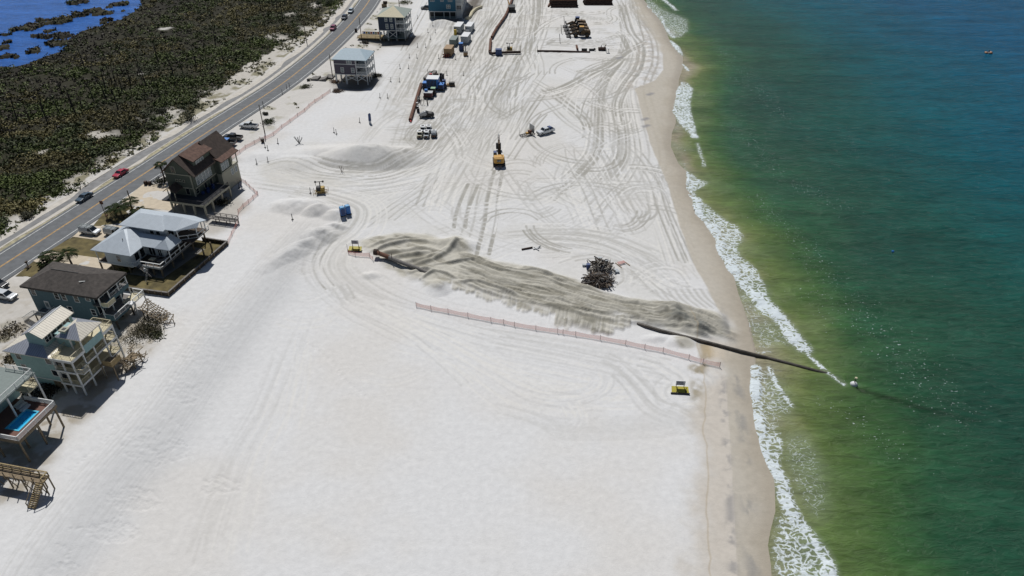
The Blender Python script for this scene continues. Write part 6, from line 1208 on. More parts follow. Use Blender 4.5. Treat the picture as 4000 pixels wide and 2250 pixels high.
# blue machinery yard by the bare pipe
def gear(px, W_, L, h, mat, roof, label, name='generator', cat='generator', rot=-4, legs=True):
    p = P(*px); t = thing(name, label, cat, (p[0], p[1], 0), R(rot)); B(-W_ / 2, W_ / 2, 0, L, .7, h).build('housing', mat, t, bevel=.08); B(-W_ / 2 - .05, W_ / 2 + .05, -.05, L + .05, h, h + .1).build('roof', roof, t)
    m = MB(); [m.box(-W_ / 2 + .15 + k * .5, -W_ / 2 + .5 + k * .5, -.04, 0, 1.0, h - .3) for k in range(max(1, int(W_ / .55)))]; m.build('louvre', M['dark'], t)
    if legs: [wheel(t, s * (W_ / 2 - .1), L * f, .42, .28) for s in (-1, 1) for f in (.2, .8)]; B(-W_ / 2 + .2, W_ / 2 - .2, -.3, L + .3, .45, .7).build('chassis', M['black'], t)
    return t
gear((1690, 352), 4.2, 4.0, 3.9, M['sblue'], M['white2'], 'large bright blue machine house with white roof beside the bare pipe', 'pump_house', 'machine')
gear((1662, 350), 1.9, 2.2, 2.3, M['nblue'], M['sblue'], 'small blue welder at the left of the big blue machine', 'welder', 'welder')
g = gear((1722, 356), 2.0, 2.6, 2.2, M['nblue'], M['sblue'], 'blue compressor right of the big blue machine, with a tall black stack', 'compressor', 'compressor'); MB().cyl(.2, 2.2, 2.2, 4.8, .16).build('stack', M['black'], g)
g = gear((1735, 344), 1.1, 1.4, 2.6, M['nblue'], M['nblue'], 'narrow navy pump with upright pipe next to the blue compressor', 'pump', 'pump'); MB().cyl(0, .6, 2.6, 4.9, .15).build('riser', M['black'], g)
for k, lb in enumerate(('left stack of long grey timber mats above the bare pipe', 'right stack of long grey timber mats above the bare pipe')):
    p = P(1662 + k * 15, 322 - k * 3); t = thing('timber_stack', lb, 'timber', (p[0], p[1], 0), R(-12)); [B(-.75, .75, 0, 7.5, .15 + i * .42, .5 + i * .42).build('mat', M['grey'] if i == 3 else M['woodd'], t) for i in range(4)]
rp_ = thing('drum_group', 'red and dark drums crowded behind the white roof', 'drums', P(1708, 318)); [MB().cyl(x, y, .2, 2.9, .5, 10).build('drum', mm, rp_) for x, y, mm in ((-2.2, 0, M['red']), (-.9, .4, M['rustd']), (.2, 0, M['rustd']), (1.4, .5, M['dark']), (2.2, -.3, M['dark']))]; B(-2.9, 2.9, -.7, 1.1, 0, .2).build('pallet', M['wood'], rp_)
rp2 = thing('pump', 'low orange pump skid with a red drum and black engine, right of the blue machinery', 'pump', P(1758, 336)); B(-2.2, 1.8, -.6, .6, .15, .4).build('skid', M['tan'], rp2); MB().cyl(-1.9, 0, .4, 1.5, .5, 12).build('drum', M['red'], rp2); B(-.3, 1.7, -.55, .55, .4, 1.5).build('engine', M['black'], rp2, bevel=.15); MB().tube([(-1.2, 0, .8), (-.2, 0, .8)], .25, 8).build('coupling', M['yellow'], rp2)
gear((1692, 374), 1.5, 1.6, 2.5, M['dark'], nm('pale_green_lid', (.2, .35, .22), .6), 'dark cabinet with pale green lid below the big blue machine', 'cabinet', 'cabinet')
u = gear((1672, 386), 3.0, 2.2, 2.0, nm('dark_red', (.12, .02, .025), .5), M['lgrey'], 'dark red machine with grey tarpaulin top beside the green-lidded cabinet', 'pump_trailer', 'pump'); B(-1.3, -.3, 1.2, 2.1, 2.1, 2.8).build('blue_drum', M['sblue'], u)
af = thing('frame', 'black open steel frame standing on the sand below the dark red machine', 'frame', P(1657, 409)); m = MB(); m.beam((-1.3, 0, 0), (-1.0, 0, 1.6), .12); m.beam((-1.0, 0, 1.6), (1.0, 0, 1.9), .12); m.beam((1.2, 0, 0), (1.0, 0, 1.9), .35); m.beam((-1.2, .9, 0), (-.9, .9, 1.6), .12); m.beam((1.1, .9, 0), (1.0, .9, 1.9), .12); m.beam((-.1, 0, 0), (-.1, 0, 1.7), .1); m.beam((-1, 0, 1.6), (-.9, .9, 1.6), .1); m.beam((1, 0, 1.9), (1, .9, 1.9), .1); m.build('bars', M['black'], af)
hb = thing('hose_bundle', 'tangle of black hoses and valves leaning on the bare pipe', 'hoses', P(1634, 392)); m = MB(); [m.tube([(random.uniform(-.7, .7), random.uniform(-3, 2), random.uniform(.1, 1.2)) for j in range(4)], .13, 6) for k in range(9)]; m.build('hoses', M['black'], hb)
for k, (x, y) in enumerate(((1631, 424), (1634, 438))): t = thing('valve', ('black valve unit nearest the hoses', 'grey-black valve unit just in front of another one')[k], 'valve', P(x, y)); B(-.45, .45, -.4, .4, 0, 1.2).build('body', M['dark'], t, bevel=.1); MB().cyl(0, 0, 1.2, 2.0, .15).build('stem', M['black'], t); MB().cyl(0, 0, 2.0, 2.1, .4, 12).build('handwheel', M['steel'], t)
tp = thing('covered_machine', 'machine under black and silver tarpaulin on the sand', 'machine', P(1668, 458)); MB().profile([(-2.4, .35), (2.2, .3), (2.5, 1.0), (1.9, 1.7), (.6, 1.8), (-.3, 2.2), (-1.6, 1.6), (-2.6, 1.0)], -.8, .9, 'y').build('tarpaulin', M['black'], tp, bevel=.3); MB().profile([(-2.2, .6), (-.2, .7), (.3, 1.5), (-.4, 2.28), (-1.6, 1.72), (-2.5, 1.1)], -.9, .5, 'y').build('silver_sheet', M['steel'], tp, bevel=.2); [wheel(tp, x, y, .4, .25) for x in (-1.7, 1.6) for y in (-.7, .8)]
def utv(px, label, col, cover=False):
    p = P(*px); t = thing('utility_cart', label, 'utility cart', (p[0], p[1], 0), R(90), 'utility carts parked in two rows'); c = col
    MB().profile([(-1.7, .45), (1.6, .45), (1.75, .8), (1.2, 1.05), (.4, 1.0), (.3, .75), (-.5, .75), (-.6, 1.1), (-1.75, 1.1)], -.75, .75).build('body', c, t, bevel=.05)
    m = MB(); [m.beam((x, s * .7, .9), (x * .8, s * .62, 1.9), .07) for x in (-.6, .9) for s in (-1, 1)]; m.build('roll_cage', M['white2'], t); B(-.75, .85, -.75, .75, 1.9, 1.97).build('canopy', M['white2'], t); B(-.25, .4, -.4, .4, 1.97, 2.02).build('vent', M['dark'], t)
    B(-.45, .1, -.65, .65, .75, 1.35).build('seat', M['black'], t); B(-1.78, -1.7, -.35, .35, .5, .95).build('tailgate', M['rust'], t); [wheel(t, x, s * .72, .34, .26) for x in (-1.15, 1.15) for s in (-1, 1)]; return t
crm = nm('cream_plastic', (.36, .34, .25), .6)
utv((1641, 534), 'cream utility cart, front left of the parked group', crm); utv((1667, 534), 'grey-white utility cart, front middle of the parked group', M['lgrey']); utv((1653, 514), 'pale utility cart, back left of the parked group', M['lgrey']); utv((1676, 512), 'bluish-white utility cart, back right of the parked group', M['lgrey'])
q = utv((1696, 532), 'dark utility cart under a grey cover, rightmost of the parked group', M['dark']); MB().profile([(-1.5, 1.0), (.6, 1.0), (.4, 1.9), (-.7, 2.1), (-1.4, 1.6)], -.78, .78).build('cover', M['lgrey'], q, bevel=.15)
lm = thing('crane_truck', 'black machine with a yellow arm beside the curving pipeline, near the top edge', 'machine', P(1999, 48)); B(-1.6, 1.6, 0, 5, .5, 2.4).build('body', M['black'], lm, bevel=.2); MB().beam((-1.2, 4, 2.4), (-2.0, 6.5, 4.4), .4).build('arm', M['yellow'], lm); B(-2, 2, -.6, 0, .2, .7).build('blade', M['dark'], lm)
def tower(px, label, rot):
    p = P(*px); t = thing('light_tower', label, 'light tower', (p[0], p[1], gz(p[0], p[1])), R(rot)); m = MB(); m.box(-1.7, 1.7, -1.0, -.9, .25, .4); m.box(-1.7, 1.7, .9, 1.0, .25, .4); m.box(-1.4, -1.3, -1, 1, .25, .4); m.box(1.3, 1.4, -1, 1, .25, .4); [m.beam((x, y, 0), (x, y, 1.1), .08) for x in (-1.9, 1.9) for y in (-1, 1)]; [m.beam((x, y, .35), (x * 1.05, y, .35), .1) for x in (-1.8, 1.8) for y in (-1, 1)]; m.box(-1.4, 1.4, -1.12, -1.06, .9, .98); m.build('skid_frame', M['woody'], t)
    B(-1.1, 1.1, -.8, .8, .4, 1.7).build('engine', nm('dull_yellow', (.36, .24, .05), .6, noise=.3), t, bevel=.15); B(-1.0, .1, -.85, .6, .7, 1.9).build('grille', M['black'], t, bevel=.1); MB().beam((.0, .2, 1.7), (.0, .2, 3.1), .22).build('mast', M['dark'], t); MB().beam((-1.1, .2, 3.1), (1.1, .2, 3.25), .13).build('crossbar', M['dark'], t); [MB().tube([(x, .05, 3.15), (x, .35, 3.2)], .26, 10).build('lamp', M['dark'], t) for x in (-1.1, .9)]; MB().beam((-1.1, .2, 3.1), (-1.1, .2, 2.1), .1).build('strut', M['dark'], t); return t
tower((1254, 752), 'yellow and black light tower on a skid in the middle of white sand', 8); tower((1991, 200), 'small yellow and black light tower beside the sideways pipe', 0)
sk = thing('pump_skid', 'pale skid with a grey upright panel next to the white pickup', 'skid', (*P(2062, 528)[:2], 0), R(32)); m = MB(); m.box(-2.6, 2.2, -.9, -.75, .2, .45); m.box(-2.6, 2.2, .75, .9, .2, .45); [m.box(x, x + .15, -.75, .75, .2, .4) for x in (-2.5, -1, .6, 2)]; m.beam((-2.5, -.8, .3), (-2.5, -.8, 1.2), .1); m.build('frame', M['grey'], sk); B(1.4, 1.55, -1.3, 1.3, .8, 3.2).build('panel', M['steel'], sk); B(.2, 1.1, -.5, .5, .4, 1.5).build('motor', M['rust'], sk, bevel=.1); B(-.6, 0, -.3, .4, .4, 1.0).build('yellow_part', M['yellow'], sk); MB().beam((-2.4, 1.2, 0), (-2.4, 1.2, 2.6), .06).build('pole', M['steel'], sk)
for k, (x, y, lb) in enumerate(((1341, 846, 'blue portable toilet, nearer one with its dark door side'), (1361, 836, 'blue portable toilet, behind the nearer one'))):
    p = P(x, y + 2); t = thing('portable_toilet', lb, 'portable toilet', (p[0], p[1], gz(p[0], p[1])), R(28), 'portable toilets on the sand'); B(-.6, .6, -.6, .6, .15, 2.15).build('cabin', M['sblue'], t, bevel=.06); MB().hexa([(-.63, -.63, 2.15), (.63, -.63, 2.15), (.63, .63, 2.15), (-.63, .63, 2.15)], [(-.45, -.5, 2.42), (.45, -.5, 2.42), (.45, .5, 2.42), (-.45, .5, 2.42)]).build('roof', nm('pale_blue_lid', (.12, .32, .55), .5), t)
    d = B(-.63, -.6, -.5, .5, .25, 2.05).build('door', M['nblue'], t); B(-.68, -.63, .25, .32, 1.1, 1.25).build('handle', M['black'], d); B(-.5, .5, -.64, -.6, .3, 2.0).build('side_panel', M['nblue'] if k == 0 else M['sblue'], t); m = MB(); m.box(-.75, .75, -.7, .7, 0, .12); m.build('skid', M['dark'], t); MB().cyl(.4, .4, 2.3, 2.7, .05).build('vent', M['black'], t)
# ---------------------------------------------------------------- boards, banner, fences, stakes
def board(px, label, rot, up):
    p = P(*px); t = thing('sign', label, 'sign', (p[0], p[1], gz(p[0], p[1])), R(rot)); c = nm('sign_yellow', (.42, .36, .03), .6)
    MB().slab([(-1.55, -.7, .35), (1.55, -.7, .35), (1.5, .5, .75), (-1.5, .5, .75)], .12).build('base_plate', c, t); B(-1.7, 1.7, -.85, -.7, 0, .32).build('skid', M['black'], t)
    MB().beam((-.7, .4, .3), (-.7, .4, up), .1).build('leg', M['wood'], t); MB().beam((.7, .4, .3), (.7, .4, up), .1).build('leg', M['wood'], t); MB().beam((-.7, -.7, .4), (-.5, .0, .95), .1).build('strut', M['black'], t); MB().beam((.9, -.7, .4), (1.1, .0, .95), .1).build('strut', M['black'], t)
    b = B(-.85, .85, .32, .38, up - .9, up + .1).build('board', M['white2'], t); m = MB(); [m.box(-.7, .7 - .1 * (k % 3), .29, .32, up - .05 - k * .15, up + .02 - k * .15) for k in range(6)]; m.build('writing', nm('grey_ink', (.12, .12, .17), .7), b)
board((1389, 977), 'white notice board on a yellow base beside the rusty pipe head', -3, 2.4); board((2655, 1528), 'white notice board on a yellow base, alone near the wet beach', -4, 2.1)
bn = thing('banner', 'tall narrow navy banner on a white foot in open sand', 'banner', P(1446, 482)); MB().profile([(-.45, .9), (.45, .9), (.5, 3.2), (.1, 3.5), (-.35, 3.1)], -.03, .03, 'y').build('cloth', M['nblue'], bn); B(-.35, .35, -.25, .25, 0, .9).build('foot', M['white2'], bn)
def mesh_fence(label, pts, h=1.15):
    W3 = [P(*q) for q in pts]; c = W3[0]; zc = gz(c[0], c[1]); t = thing('mesh_fence', label, 'fence', (c[0], c[1], 0), 0, 'orange mesh fences'); m = MB(); L = [(p[0] - c[0], p[1] - c[1], gz(p[0], p[1])) for p in W3]
    for a, b in zip(L, L[1:]):
        n = max(2, int(math.hypot(b[0] - a[0], b[1] - a[1]) / .8))
        for i in range(n):
            u, v = i / n, (i + 1) / n; sg = lambda q: h - .16 * sin(pi * q); f = lambda q, zz: (a[0] + (b[0] - a[0]) * q, a[1] + (b[1] - a[1]) * q, a[2] + (b[2] - a[2]) * q + zz)
            m.add([f(u, .05), f(v, .05), f(v, sg(v)), f(u, sg(u))], [(0, 1, 2, 3)])
    m.build('mesh', M['orange'], t)
    for i, p in enumerate(L): MB().beam((p[0], p[1], p[2] - .2), (p[0] + random.uniform(-.05, .05), p[1], p[2] + h + .15), .065).build('post', M['post'], t)
mesh_fence('long low orange mesh fence beside the grey spoil bank', [(1626,1198),(1684,1211),(1751,1223),(1828,1239),(1918,1257),(1967,1265),(2010,1275),(2093,1289),(2178,1301),(2199,1304),(2249,1312),(2344,1328),(2443,1346),(2518,1363),(2590,1376),(2690,1403),(2745,1419),(2812,1431)])
mesh_fence('orange mesh fence stretching from the parked black pickups to the purple house', [(1291,359),(1260,382),(1231,400),(1208,418),(1191,436),(1163,455),(1134,478),(1101,501),(1069,529),(1036,545),(1017,550),(995,562),(960,580),(938,601),(924,611),(907,623)])
mesh_fence('orange mesh fence zigzagging around the tall sage house', [(921,692),(962,720),(976,734),(993,750),(1008,761),(990,778),(972,795),(951,811),(932,833),(930,874),(907,920),(893,952)])
mesh_fence('short orange mesh fence around the rusty pipe head', [(1357,972),(1361,992),(1388,1000),(1444,1004),(1458,1019)])
bc = thing('barricade', 'pink striped barricade with two long feet by the driftwood', 'barricade', (*P(2427, 1030)[:2], 0), R(25)); m = MB(); [m.box(-.9, .9, -.4 + k * .35, -.2 + k * .35, .3, .36) for k in range(3)]; m.build('slats', nm('faded_pink', (.55, .3, .27), .7), bc); MB().beam((-1.1, .8, .1), (-.9, -1.6, .1), .12).build('foot', M['tan'], bc); MB().beam((1.0, .8, .1), (1.3, -1.6, .1), .12).build('foot', M['tan'], bc)
stk = MB().beam((0, 0, -.2), (.06, 0, 1.7), .13).box(-.28, .28, -.25, .25, 0, .09).build('marker_stake', M['dark']); tag(stk, 'thin dark stake with a small foot marking the sand lanes', 'stake', 'stakes marking the lanes')
Z2 = 2.576; first = True
for (x, y) in [(1780,270),(1731,328),(1804,330),(1754,395),(1625,475),(1707,478),(1543,583),(1620,585),(1450,690),(1534,690),(1356,823),(1443,825),(1247,985),(1325,988),(1043,1232),(785,1335),(810,1350),(1838,590),(2008,600),(2157,605),(1921,757),(2088,760),(1729,740),(1625,185),(220,1445),(2720,1080)]:
    p = P(1000 + x / Z2, y / Z2) if x < 2600 else P(1143, 859); o = stk if first else stk.copy(); first or COL.objects.link(o); first = False; o.location = (p[0], p[1], gz(p[0], p[1])); o.rotation_euler = (random.uniform(-.08, .08), random.uniform(-.08, .08), 0)
for (x, y) in [(1036,577),(1047,589),(1003,641),(1047,633),(1213,755),(1103,367),(1120,346),(1131,341),(1028,413),(935,735)]:
    p = P(x, y); o = stk.copy(); COL.objects.link(o); o.location = (p[0], p[1], gz(p[0], p[1]))
for (x, y) in ((2205, 96), (2194, 131), (2188, 167)): p = P(x, y); o = MB().beam((0, 0, 0), (-.4, .3, 3.6), .2).build('leaning_pole', M['dark']); o.location = p; tag(o, 'leaning dark pole left of the parked wheel loaders', 'pole', 'leaning poles by the loaders')
tr_ = thing('tripod', 'bundle of dark stakes stuck upright in a bunch on the slope', 'stakes', P(1169, 560)); m = MB(); [m.beam((0, 0, -.1), (random.uniform(-1.4, 1.4), random.uniform(-.4, .4), random.uniform(1.5, 2.6)), .1) for k in range(8)]; m.build('poles', M['dark'], tr_)
tr2 = thing('tripod', 'two crossed pink stakes below the large sand mound', 'stakes', P(1335, 672)); m = MB(); m.beam((0, 0, 0), (-.5, 0, 1.8), .1); m.beam((0, 0, 0), (.2, 0, 1.8), .1); m.beam((.2, 0, 0), (.7, 0, 1.2), .1); m.build('poles', M['post'], tr2)
tb = thing('rubbish_bin', 'small dark bin standing against the upper orange fence', 'bin', P(1027, 556)); MB().cyl(0, 0, 0, 1.2, .45, 12, .55).build('drum', M['rustd'], tb); MB().cyl(0, 0, 1.2, 1.28, .58, 12).build('rim', M['grey'], tb)
# ---------------------------------------------------------------- driftwood piles
def heap(px, r, h, n, label, mats, extra=None):
    p = P(*px); t = thing('driftwood_pile', label, 'debris pile', (p[0], p[1], 0))
    bs = [MB() for _ in mats]
    MB().hexa([(-r * .7, -r * .6, 0), (r * .7, -r * .6, 0), (r * .7, r * .6, 0), (-r * .7, r * .6, 0)], [(-r * .3, -r * .25, h * .8), (r * .3, -r * .25, h * .75), (r * .25, r * .3, h * .8), (-r * .3, r * .25, h * .7)]).build('core', mats[0], t)
    for k in range(n):
        a = random.uniform(0, 6.3); q = random.random() ** .6; x, y = q * r * cos(a), q * r * sin(a) * .85; z = h * (1 - q) ** .8 + random.uniform(.1, .5); L = random.uniform(.4, 1.5); b = random.uniform(0, 6.3); el = random.uniform(-.5, .9)
        d = Vector((cos(b) * cos(el), sin(b) * cos(el), sin(el))) * L; s = Vector((x, y, z)); mid = s + Vector((random.uniform(-.2, .2), random.uniform(-.2, .2), random.uniform(-.1, .2))); rr = random.uniform(.05, .2)
        bs[k % len(mats)].tube([s - d, mid, s + d], [rr, rr * .9, rr * .5], 6)
    for b, mm in zip(bs, mats): b.build('logs', mm, t)
    if extra: extra(t)
    return t
def xt(t): B(-3.2, -2.4, -.4, .4, .2, 1.3).build('blue_crate', M['nblue'], t); [B(x, x + 1.0, y, y + .6, z, z + .5).build('concrete_lump', M['lgrey'], t) for x, y, z in ((-4, .8, 0), (2.9, -1.3, 0), (-.6, 1.2, 1.6), (.7, .3, 1.5), (3.1, -1.9, 0))]
heap((2345, 1050), 2.7, 2.0, 130, 'upper grey pile of broken timber and concrete with one blue crate', (nm('grey_driftwood', (.24, .22, .195), .95, noise=.4, scale=2), M['woodd'], nm('pale_driftwood', (.30, .28, .25), .95)), xt)
heap((2335, 1104), 3.3, 1.6, 190, 'lower dark brown pile of tree stumps and roots', (nm('brown_roots', (.13, .10, .075), .95, noise=.4, scale=2), nm('dark_roots', (.06, .045, .037), .95), M['grey']))
# ---------------------------------------------------------------- afloat
by = thing('buoy', 'white round buoy with a small top light at the end of the sunken pipe', 'buoy', P(3335, 1502, SEA_Z)); by.scale = (.75, .75, .75); MB().tube([(0, 0, z) for z in (-.5, -.2, .2, .6, .8)], [.5, .85, .9, .6, .25], 14).build('float', M['white2'], by, smooth=True); MB().cyl(0, 0, .8, 1.9, .12).build('mast', M['dark'], by); MB().tube([(0, 0, 1.9), (0, 0, 2.3)], .3, 10).build('lamp', M['cream'], by)
ob = thing('raft', 'small orange raft with two floats far out on the sea', 'raft', P(3861, 208, SEA_Z)); ob.scale = (.62, .62, .62); oc = nm('buoy_orange', (.42, .19, .09), .6); [MB().tube([(x, -.8, .3), (x, .8, .3)], .7, 10).build('float', oc, ob) for x in (-1.6, 1.6)]; B(-1.2, 1.2, -.5, .5, .4, .7).build('platform', oc, ob); MB().cyl(0, 0, .7, 2, .3).build('post', M['mud'], ob); B(-.4, .4, -1.0, -.5, .2, .8).build('box', M['white2'], ob)
bb = MB().tube([(0, 0, z) for z in (-.2, 0, .25, .45)], [.15, .3, .3, .1], 10).build('marker_float', M['sblue']); bb.location = P(3487, 984, SEA_Z); tag(bb, 'tiny blue float alone on the open green water', 'float')
# ================================================================ plants and poles
def at(px, py): p = P(px, py); return (p[0], p[1], gz(p[0], p[1]))
def leaf_part(name, par, C, Rad, n, size, base, **kw):
    o = cover(name, np.atleast_2d(np.array(C, float)), np.atleast_1d(np.array(Rad, float)), n, size, base, **kw); o.parent = par; return o
M['bark'] = nm('bark', (.075, .058, .045), .95, noise=.3, scale=5); M['deadbark'] = nm('scorched_bark', (.030, .026, .023), .95, noise=.3, scale=5)
def dead_tree(px, py, h, lean, label, g):
    t = thing('dead_tree', label, 'tree', at(px, py), random.random() * 6, g); b = h * .02 + .05
    MB().tube([(0, 0, -.2), (lean * .3, 0, h * .4), (lean * .8, lean * .2, h * .75), (lean * 1.1, lean * .2, h)], [b, b * .8, b * .5, .03], 6).build('trunk', M['deadbark'], t)
    m = MB()
    for k in range(random.randint(6, 8)):
        z = h * random.uniform(.45, .92); a = random.random() * 6.3; L = random.uniform(.5, 1.4); x = lean * z / h; m.tube([(x, 0, z), (x + L * cos(a), L * sin(a), z + L * .5)], [.05, .02], 4)
    m.build('branches', M['deadbark'], t)
DT = [(190,490),(70,475),(120,480),(175,445),(20,530),(285,430),(330,440),(370,405),(300,460),(420,400),(418,365),(440,375),(465,440),(470,385),(480,360),(440,330),(545,280),(575,350),(455,335),(515,340),(680,300),(725,320),(770,270),(930,100),(1005,40),(1020,45),(330,265),(385,335),(235,450),(55,560),(845,190),(875,250),(1085,45),(1105,75),(630,400),(560,330),(620,250),(250,380)]
for i, (x, y) in enumerate(DT): dead_tree(x, y, random.uniform(5.5, 9.5), random.uniform(-.8, .8), 'bare scorched tree trunk standing in the dark scrub', 'bare trunks in the scrub')
def bush(px, py, r, h, label, base, n=520, size=.2, name='bush', g=None):
    t = thing(name, label, name, at(px, py), 0, g); k = 9
    C = [(random.gauss(0, r * .3), random.gauss(0, r * .3), random.uniform(0, h * .45)) for _ in range(k)]
    MB().tube([(0, 0, -.2), (.1, 0, h * .5)], [.12, .06], 6).build('stem', M['bark'], t); leaf_part('foliage', t, C, [r * random.uniform(.5, .8) for _ in C], n // k, size, base, flat=h / r * .9, var=.5)
for (x, y, r, h, lb, c) in ((745,468,3.2,4.2,'dark round tree with a thin trunk beside the cycle path',(.020,.028,.012)),(640,445,2.6,2,'dark bush at the edge of pale sand, nearest the round tree',(.03,.035,.015)),(600,500,3.2,2,'broad olive bush on the sand left of the cycle path',(.045,.055,.018)),(520,500,3,2.2,'dark bush spreading over sand, above the red car',(.03,.035,.015)),(215,735,2.2,2,'dark round bush by the grey-blue sedan',(.022,.028,.012)),(105,850,2,2.4,'thin grey bush on sand left of the path',(.05,.05,.03)),(1285,20,3,4,'dark tree at the top edge left of the road',(.02,.03,.012)),(1245,30,2,4,'slim dark tree next to a bigger one at the top edge',(.02,.028,.012))):
    bush(x, y, r, h, lb, c)
bush(1050, 482, 2.4, 1.3, 'low green bush at the foot of the roadside pole', (.045,.055,.025), name='bush'); bush(1190, 340, 2.2, 1.2, 'straggly bush between road and purple house', (.07,.075,.04)); bush(1585, 13, 4.5, 1.3, 'flat olive bush around the pole behind the navy house', (.07,.08,.025)); bush(1040, 448, .8, .7, 'tiny dark bush on sand above the roadside bush', (.03,.03,.02))
bush(1425, 168, 2.2, 1.2, 'dark brush caught under the boardwalk by the pole', (.03,.028,.022)); bush(1320, 357, 2.2, 1.1, 'heap of brown brush at the near foot of the purple house', (.10,.07,.05)); bush(1310, 320, 2, .8, 'rusty brown brush by the corner of the purple house', (.16,.09,.05)); bush(1470, 298, 2, 1.2, 'dark brush heap at the sea corner of the purple house', (.05,.045,.03))
bush(560, 1288, 4.6, 1.1, 'mat of dark seaweed and brush below the dark teal house', (.050,.045,.022), n=3200, size=.13); bush(605, 1316, 2.2, .7, 'greenish tail of the seaweed mat on open sand', (.075,.08,.04), n=300, size=.2); bush(175, 1530, 3.6, 1.0, 'dark brush under the pale teal house', (.035,.03,.02), n=1600, size=.16); bush(100, 1510, 2, .9, 'dark brush left under the pale teal house', (.03,.027,.02), n=300, size=.2)
bush(485, 1068, 1.6, 1.6, 'yellow-green shrub in the shade beneath the white house', (.09,.09,.02)); bush(635, 708, 3.0, .9, 'dark low hedge by the lone palm', (.035,.04,.02)); bush(60, 1395, 2.5, .4, 'dry brown growth left of the pale teal house', (.11,.09,.05)); bush(30, 1300, 3, .4, 'dry growth on sand below the white parked car', (.12,.10,.06))
bush(870, 795, 2.6, 1.8, 'dark shrub in the shadow of the sage house', (.02,.02,.012))
def palm(px, py, h, r, label, dens=40):
    t = thing('palm_tree', label, 'palm', at(px, py), random.random() * 6, 'palms by the driveways'); MB().tube([(0, 0, -.2), (.1, 0, h * .5), (0, .1, h)], [.26, .2, .22], 8).build('trunk', M['bark'], t); m = MB()
    for k in range(dens):
        a = 2 * pi * k / dens + random.uniform(-.1, .1); el = random.uniform(-.5, 1.1); ca, sa = cos(a), sin(a); L = r * random.uniform(.8, 1.1)
        spine = [(ca * L * f * cos(el * (1 - f * .9)), sa * L * f * cos(el * (1 - f * .9)), h + L * (.55 * f * sin(el) - .35 * f * f)) for f in (0, .35, .7, 1)]
        for p, q in zip(spine[1:], spine[2:]):
            for s in (-1, 1):
                for j in range(3):
                    f = j / 3; bx, by, bz = [p[i] + (q[i] - p[i]) * f for i in range(3)]; w_ = .55 * r / 1.8
                    m.add([(bx, by, bz), (bx - sa * s * w_ + ca * .25, by + ca * s * w_ + sa * .25, bz - .22), (bx + ca * .2, by + sa * .2, bz)], [(0, 1, 2)])
    m.build('fronds', M['frond'], t)
M['frond'] = nm('palm_frond', (.020, .030, .010), .9, noise=.5, scale=2, spec=.1)
palm(645, 705, 5.0, 1.7, 'lone tall palm beside the driveway of the sage house'); palm(455, 845, 2.6, 2.2, 'leftmost of the dark palms behind the white house'); palm(480, 852, 3.0, 2.3, 'middle palm of the dark clump behind the white house'); palm(520, 830, 3.2, 2.3, 'rightmost palm of the clump behind the white house'); palm(545, 848, 2.2, 1.9, 'low palm nearest the white roof')
palm(282, 1035, 3.4, 2.1, 'full round palm standing on the pale driveway'); palm(200, 1030, 2.4, 2.0, 'shorter palm left of the round one, behind the brown roof'); palm(228, 1040, 1.8, 1.6, 'small palm squeezed between two others by the brown roof'); palm(180, 1045, 1.5, 1.4, 'smallest palm at the corner of the brown roof')
def upole(px, py, h, label, arm=True, lean=0):
    t = thing('utility_pole', label, 'pole', at(px, py)); MB().tube([(0, 0, -.3), (lean, 0, h)], [.17, .12], 8).build('pole', M['woodd'], t)
    if arm: MB().beam((lean * .93 - .9, .2, h * .93), (lean * .93 + .9, -.2, h * .93), .12).build('crossarm', M['woodd'], t)
upole(1299, 299, 8.2, 'roadside pole at the left corner of the purple house', False); upole(1413, 156, 9.2, 'roadside pole standing before the colourful railing', False); upole(1035, 522, 9.4, 'roadside pole beside the low green bush', False); upole(1560, 28, 9, 'pole rising from the flat olive bush', True); upole(1198, 165, 9, 'pole with a crossarm in the sand left of the road', True); upole(512, 790, 3.5, 'short post beside the dark palms', False); upole(1063, 20, 8, 'pole deep in the scrub near the top edge')
def mailbox(px, py, label, col=None):
    t = thing('mailbox_post', label, 'post', at(px, py)); B(-.08, .08, -.08, .08, 0, 1.3).build('post', M['wood'], t); B(-.2, .2, -.35, .35, 1.3, 1.7).build('box', col or M['woodd'], t, bevel=.08); B(-.5, .5, -.4, .4, 0, .25).build('planter', M['woodd'], t)
mailbox(112, 1045, 'mailbox post at the roadside above the brown roof'); mailbox(424, 862, 'mailbox post beside the palms behind the white house', M['rust'])
fl = thing('flag_pole', 'tall thin post with a red bird-shaped flag by the palms', 'flag pole', at(418, 858)); MB().cyl(0, 0, 0, 5.0, .07, 6).build('pole', M['woodd'], fl); MB().prism([(-.3, 0), (.4, -.1), (.5, .1), (-.2, .15)], 4.4, 5.3).build('flag', M['rust'], fl)
mb2 = thing('wheelie_bins', 'two dark rubbish bins on the kerb of the sage house driveway', 'bins', at(580, 722)); B(-1.0, -.2, -.4, .4, .1, 1.2).build('bin', M['rustd'], mb2, bevel=.06); B(.1, .8, -.4, .4, .1, 1.1).build('bin', M['rustd'], mb2, bevel=.06); wheel(mb2, 1.1, 0, .25, .3)
wg = thing('crate', 'brown wooden bin stack by the road behind the navy house', 'crate', at(1503, 28)); B(-1.3, 1.0, -.8, .6, 0, 1.5).build('box', M['wood'], wg); B(-.6, 1.3, -.2, .9, 1.5, 2.6).build('upper_box', M['woodd'], wg)
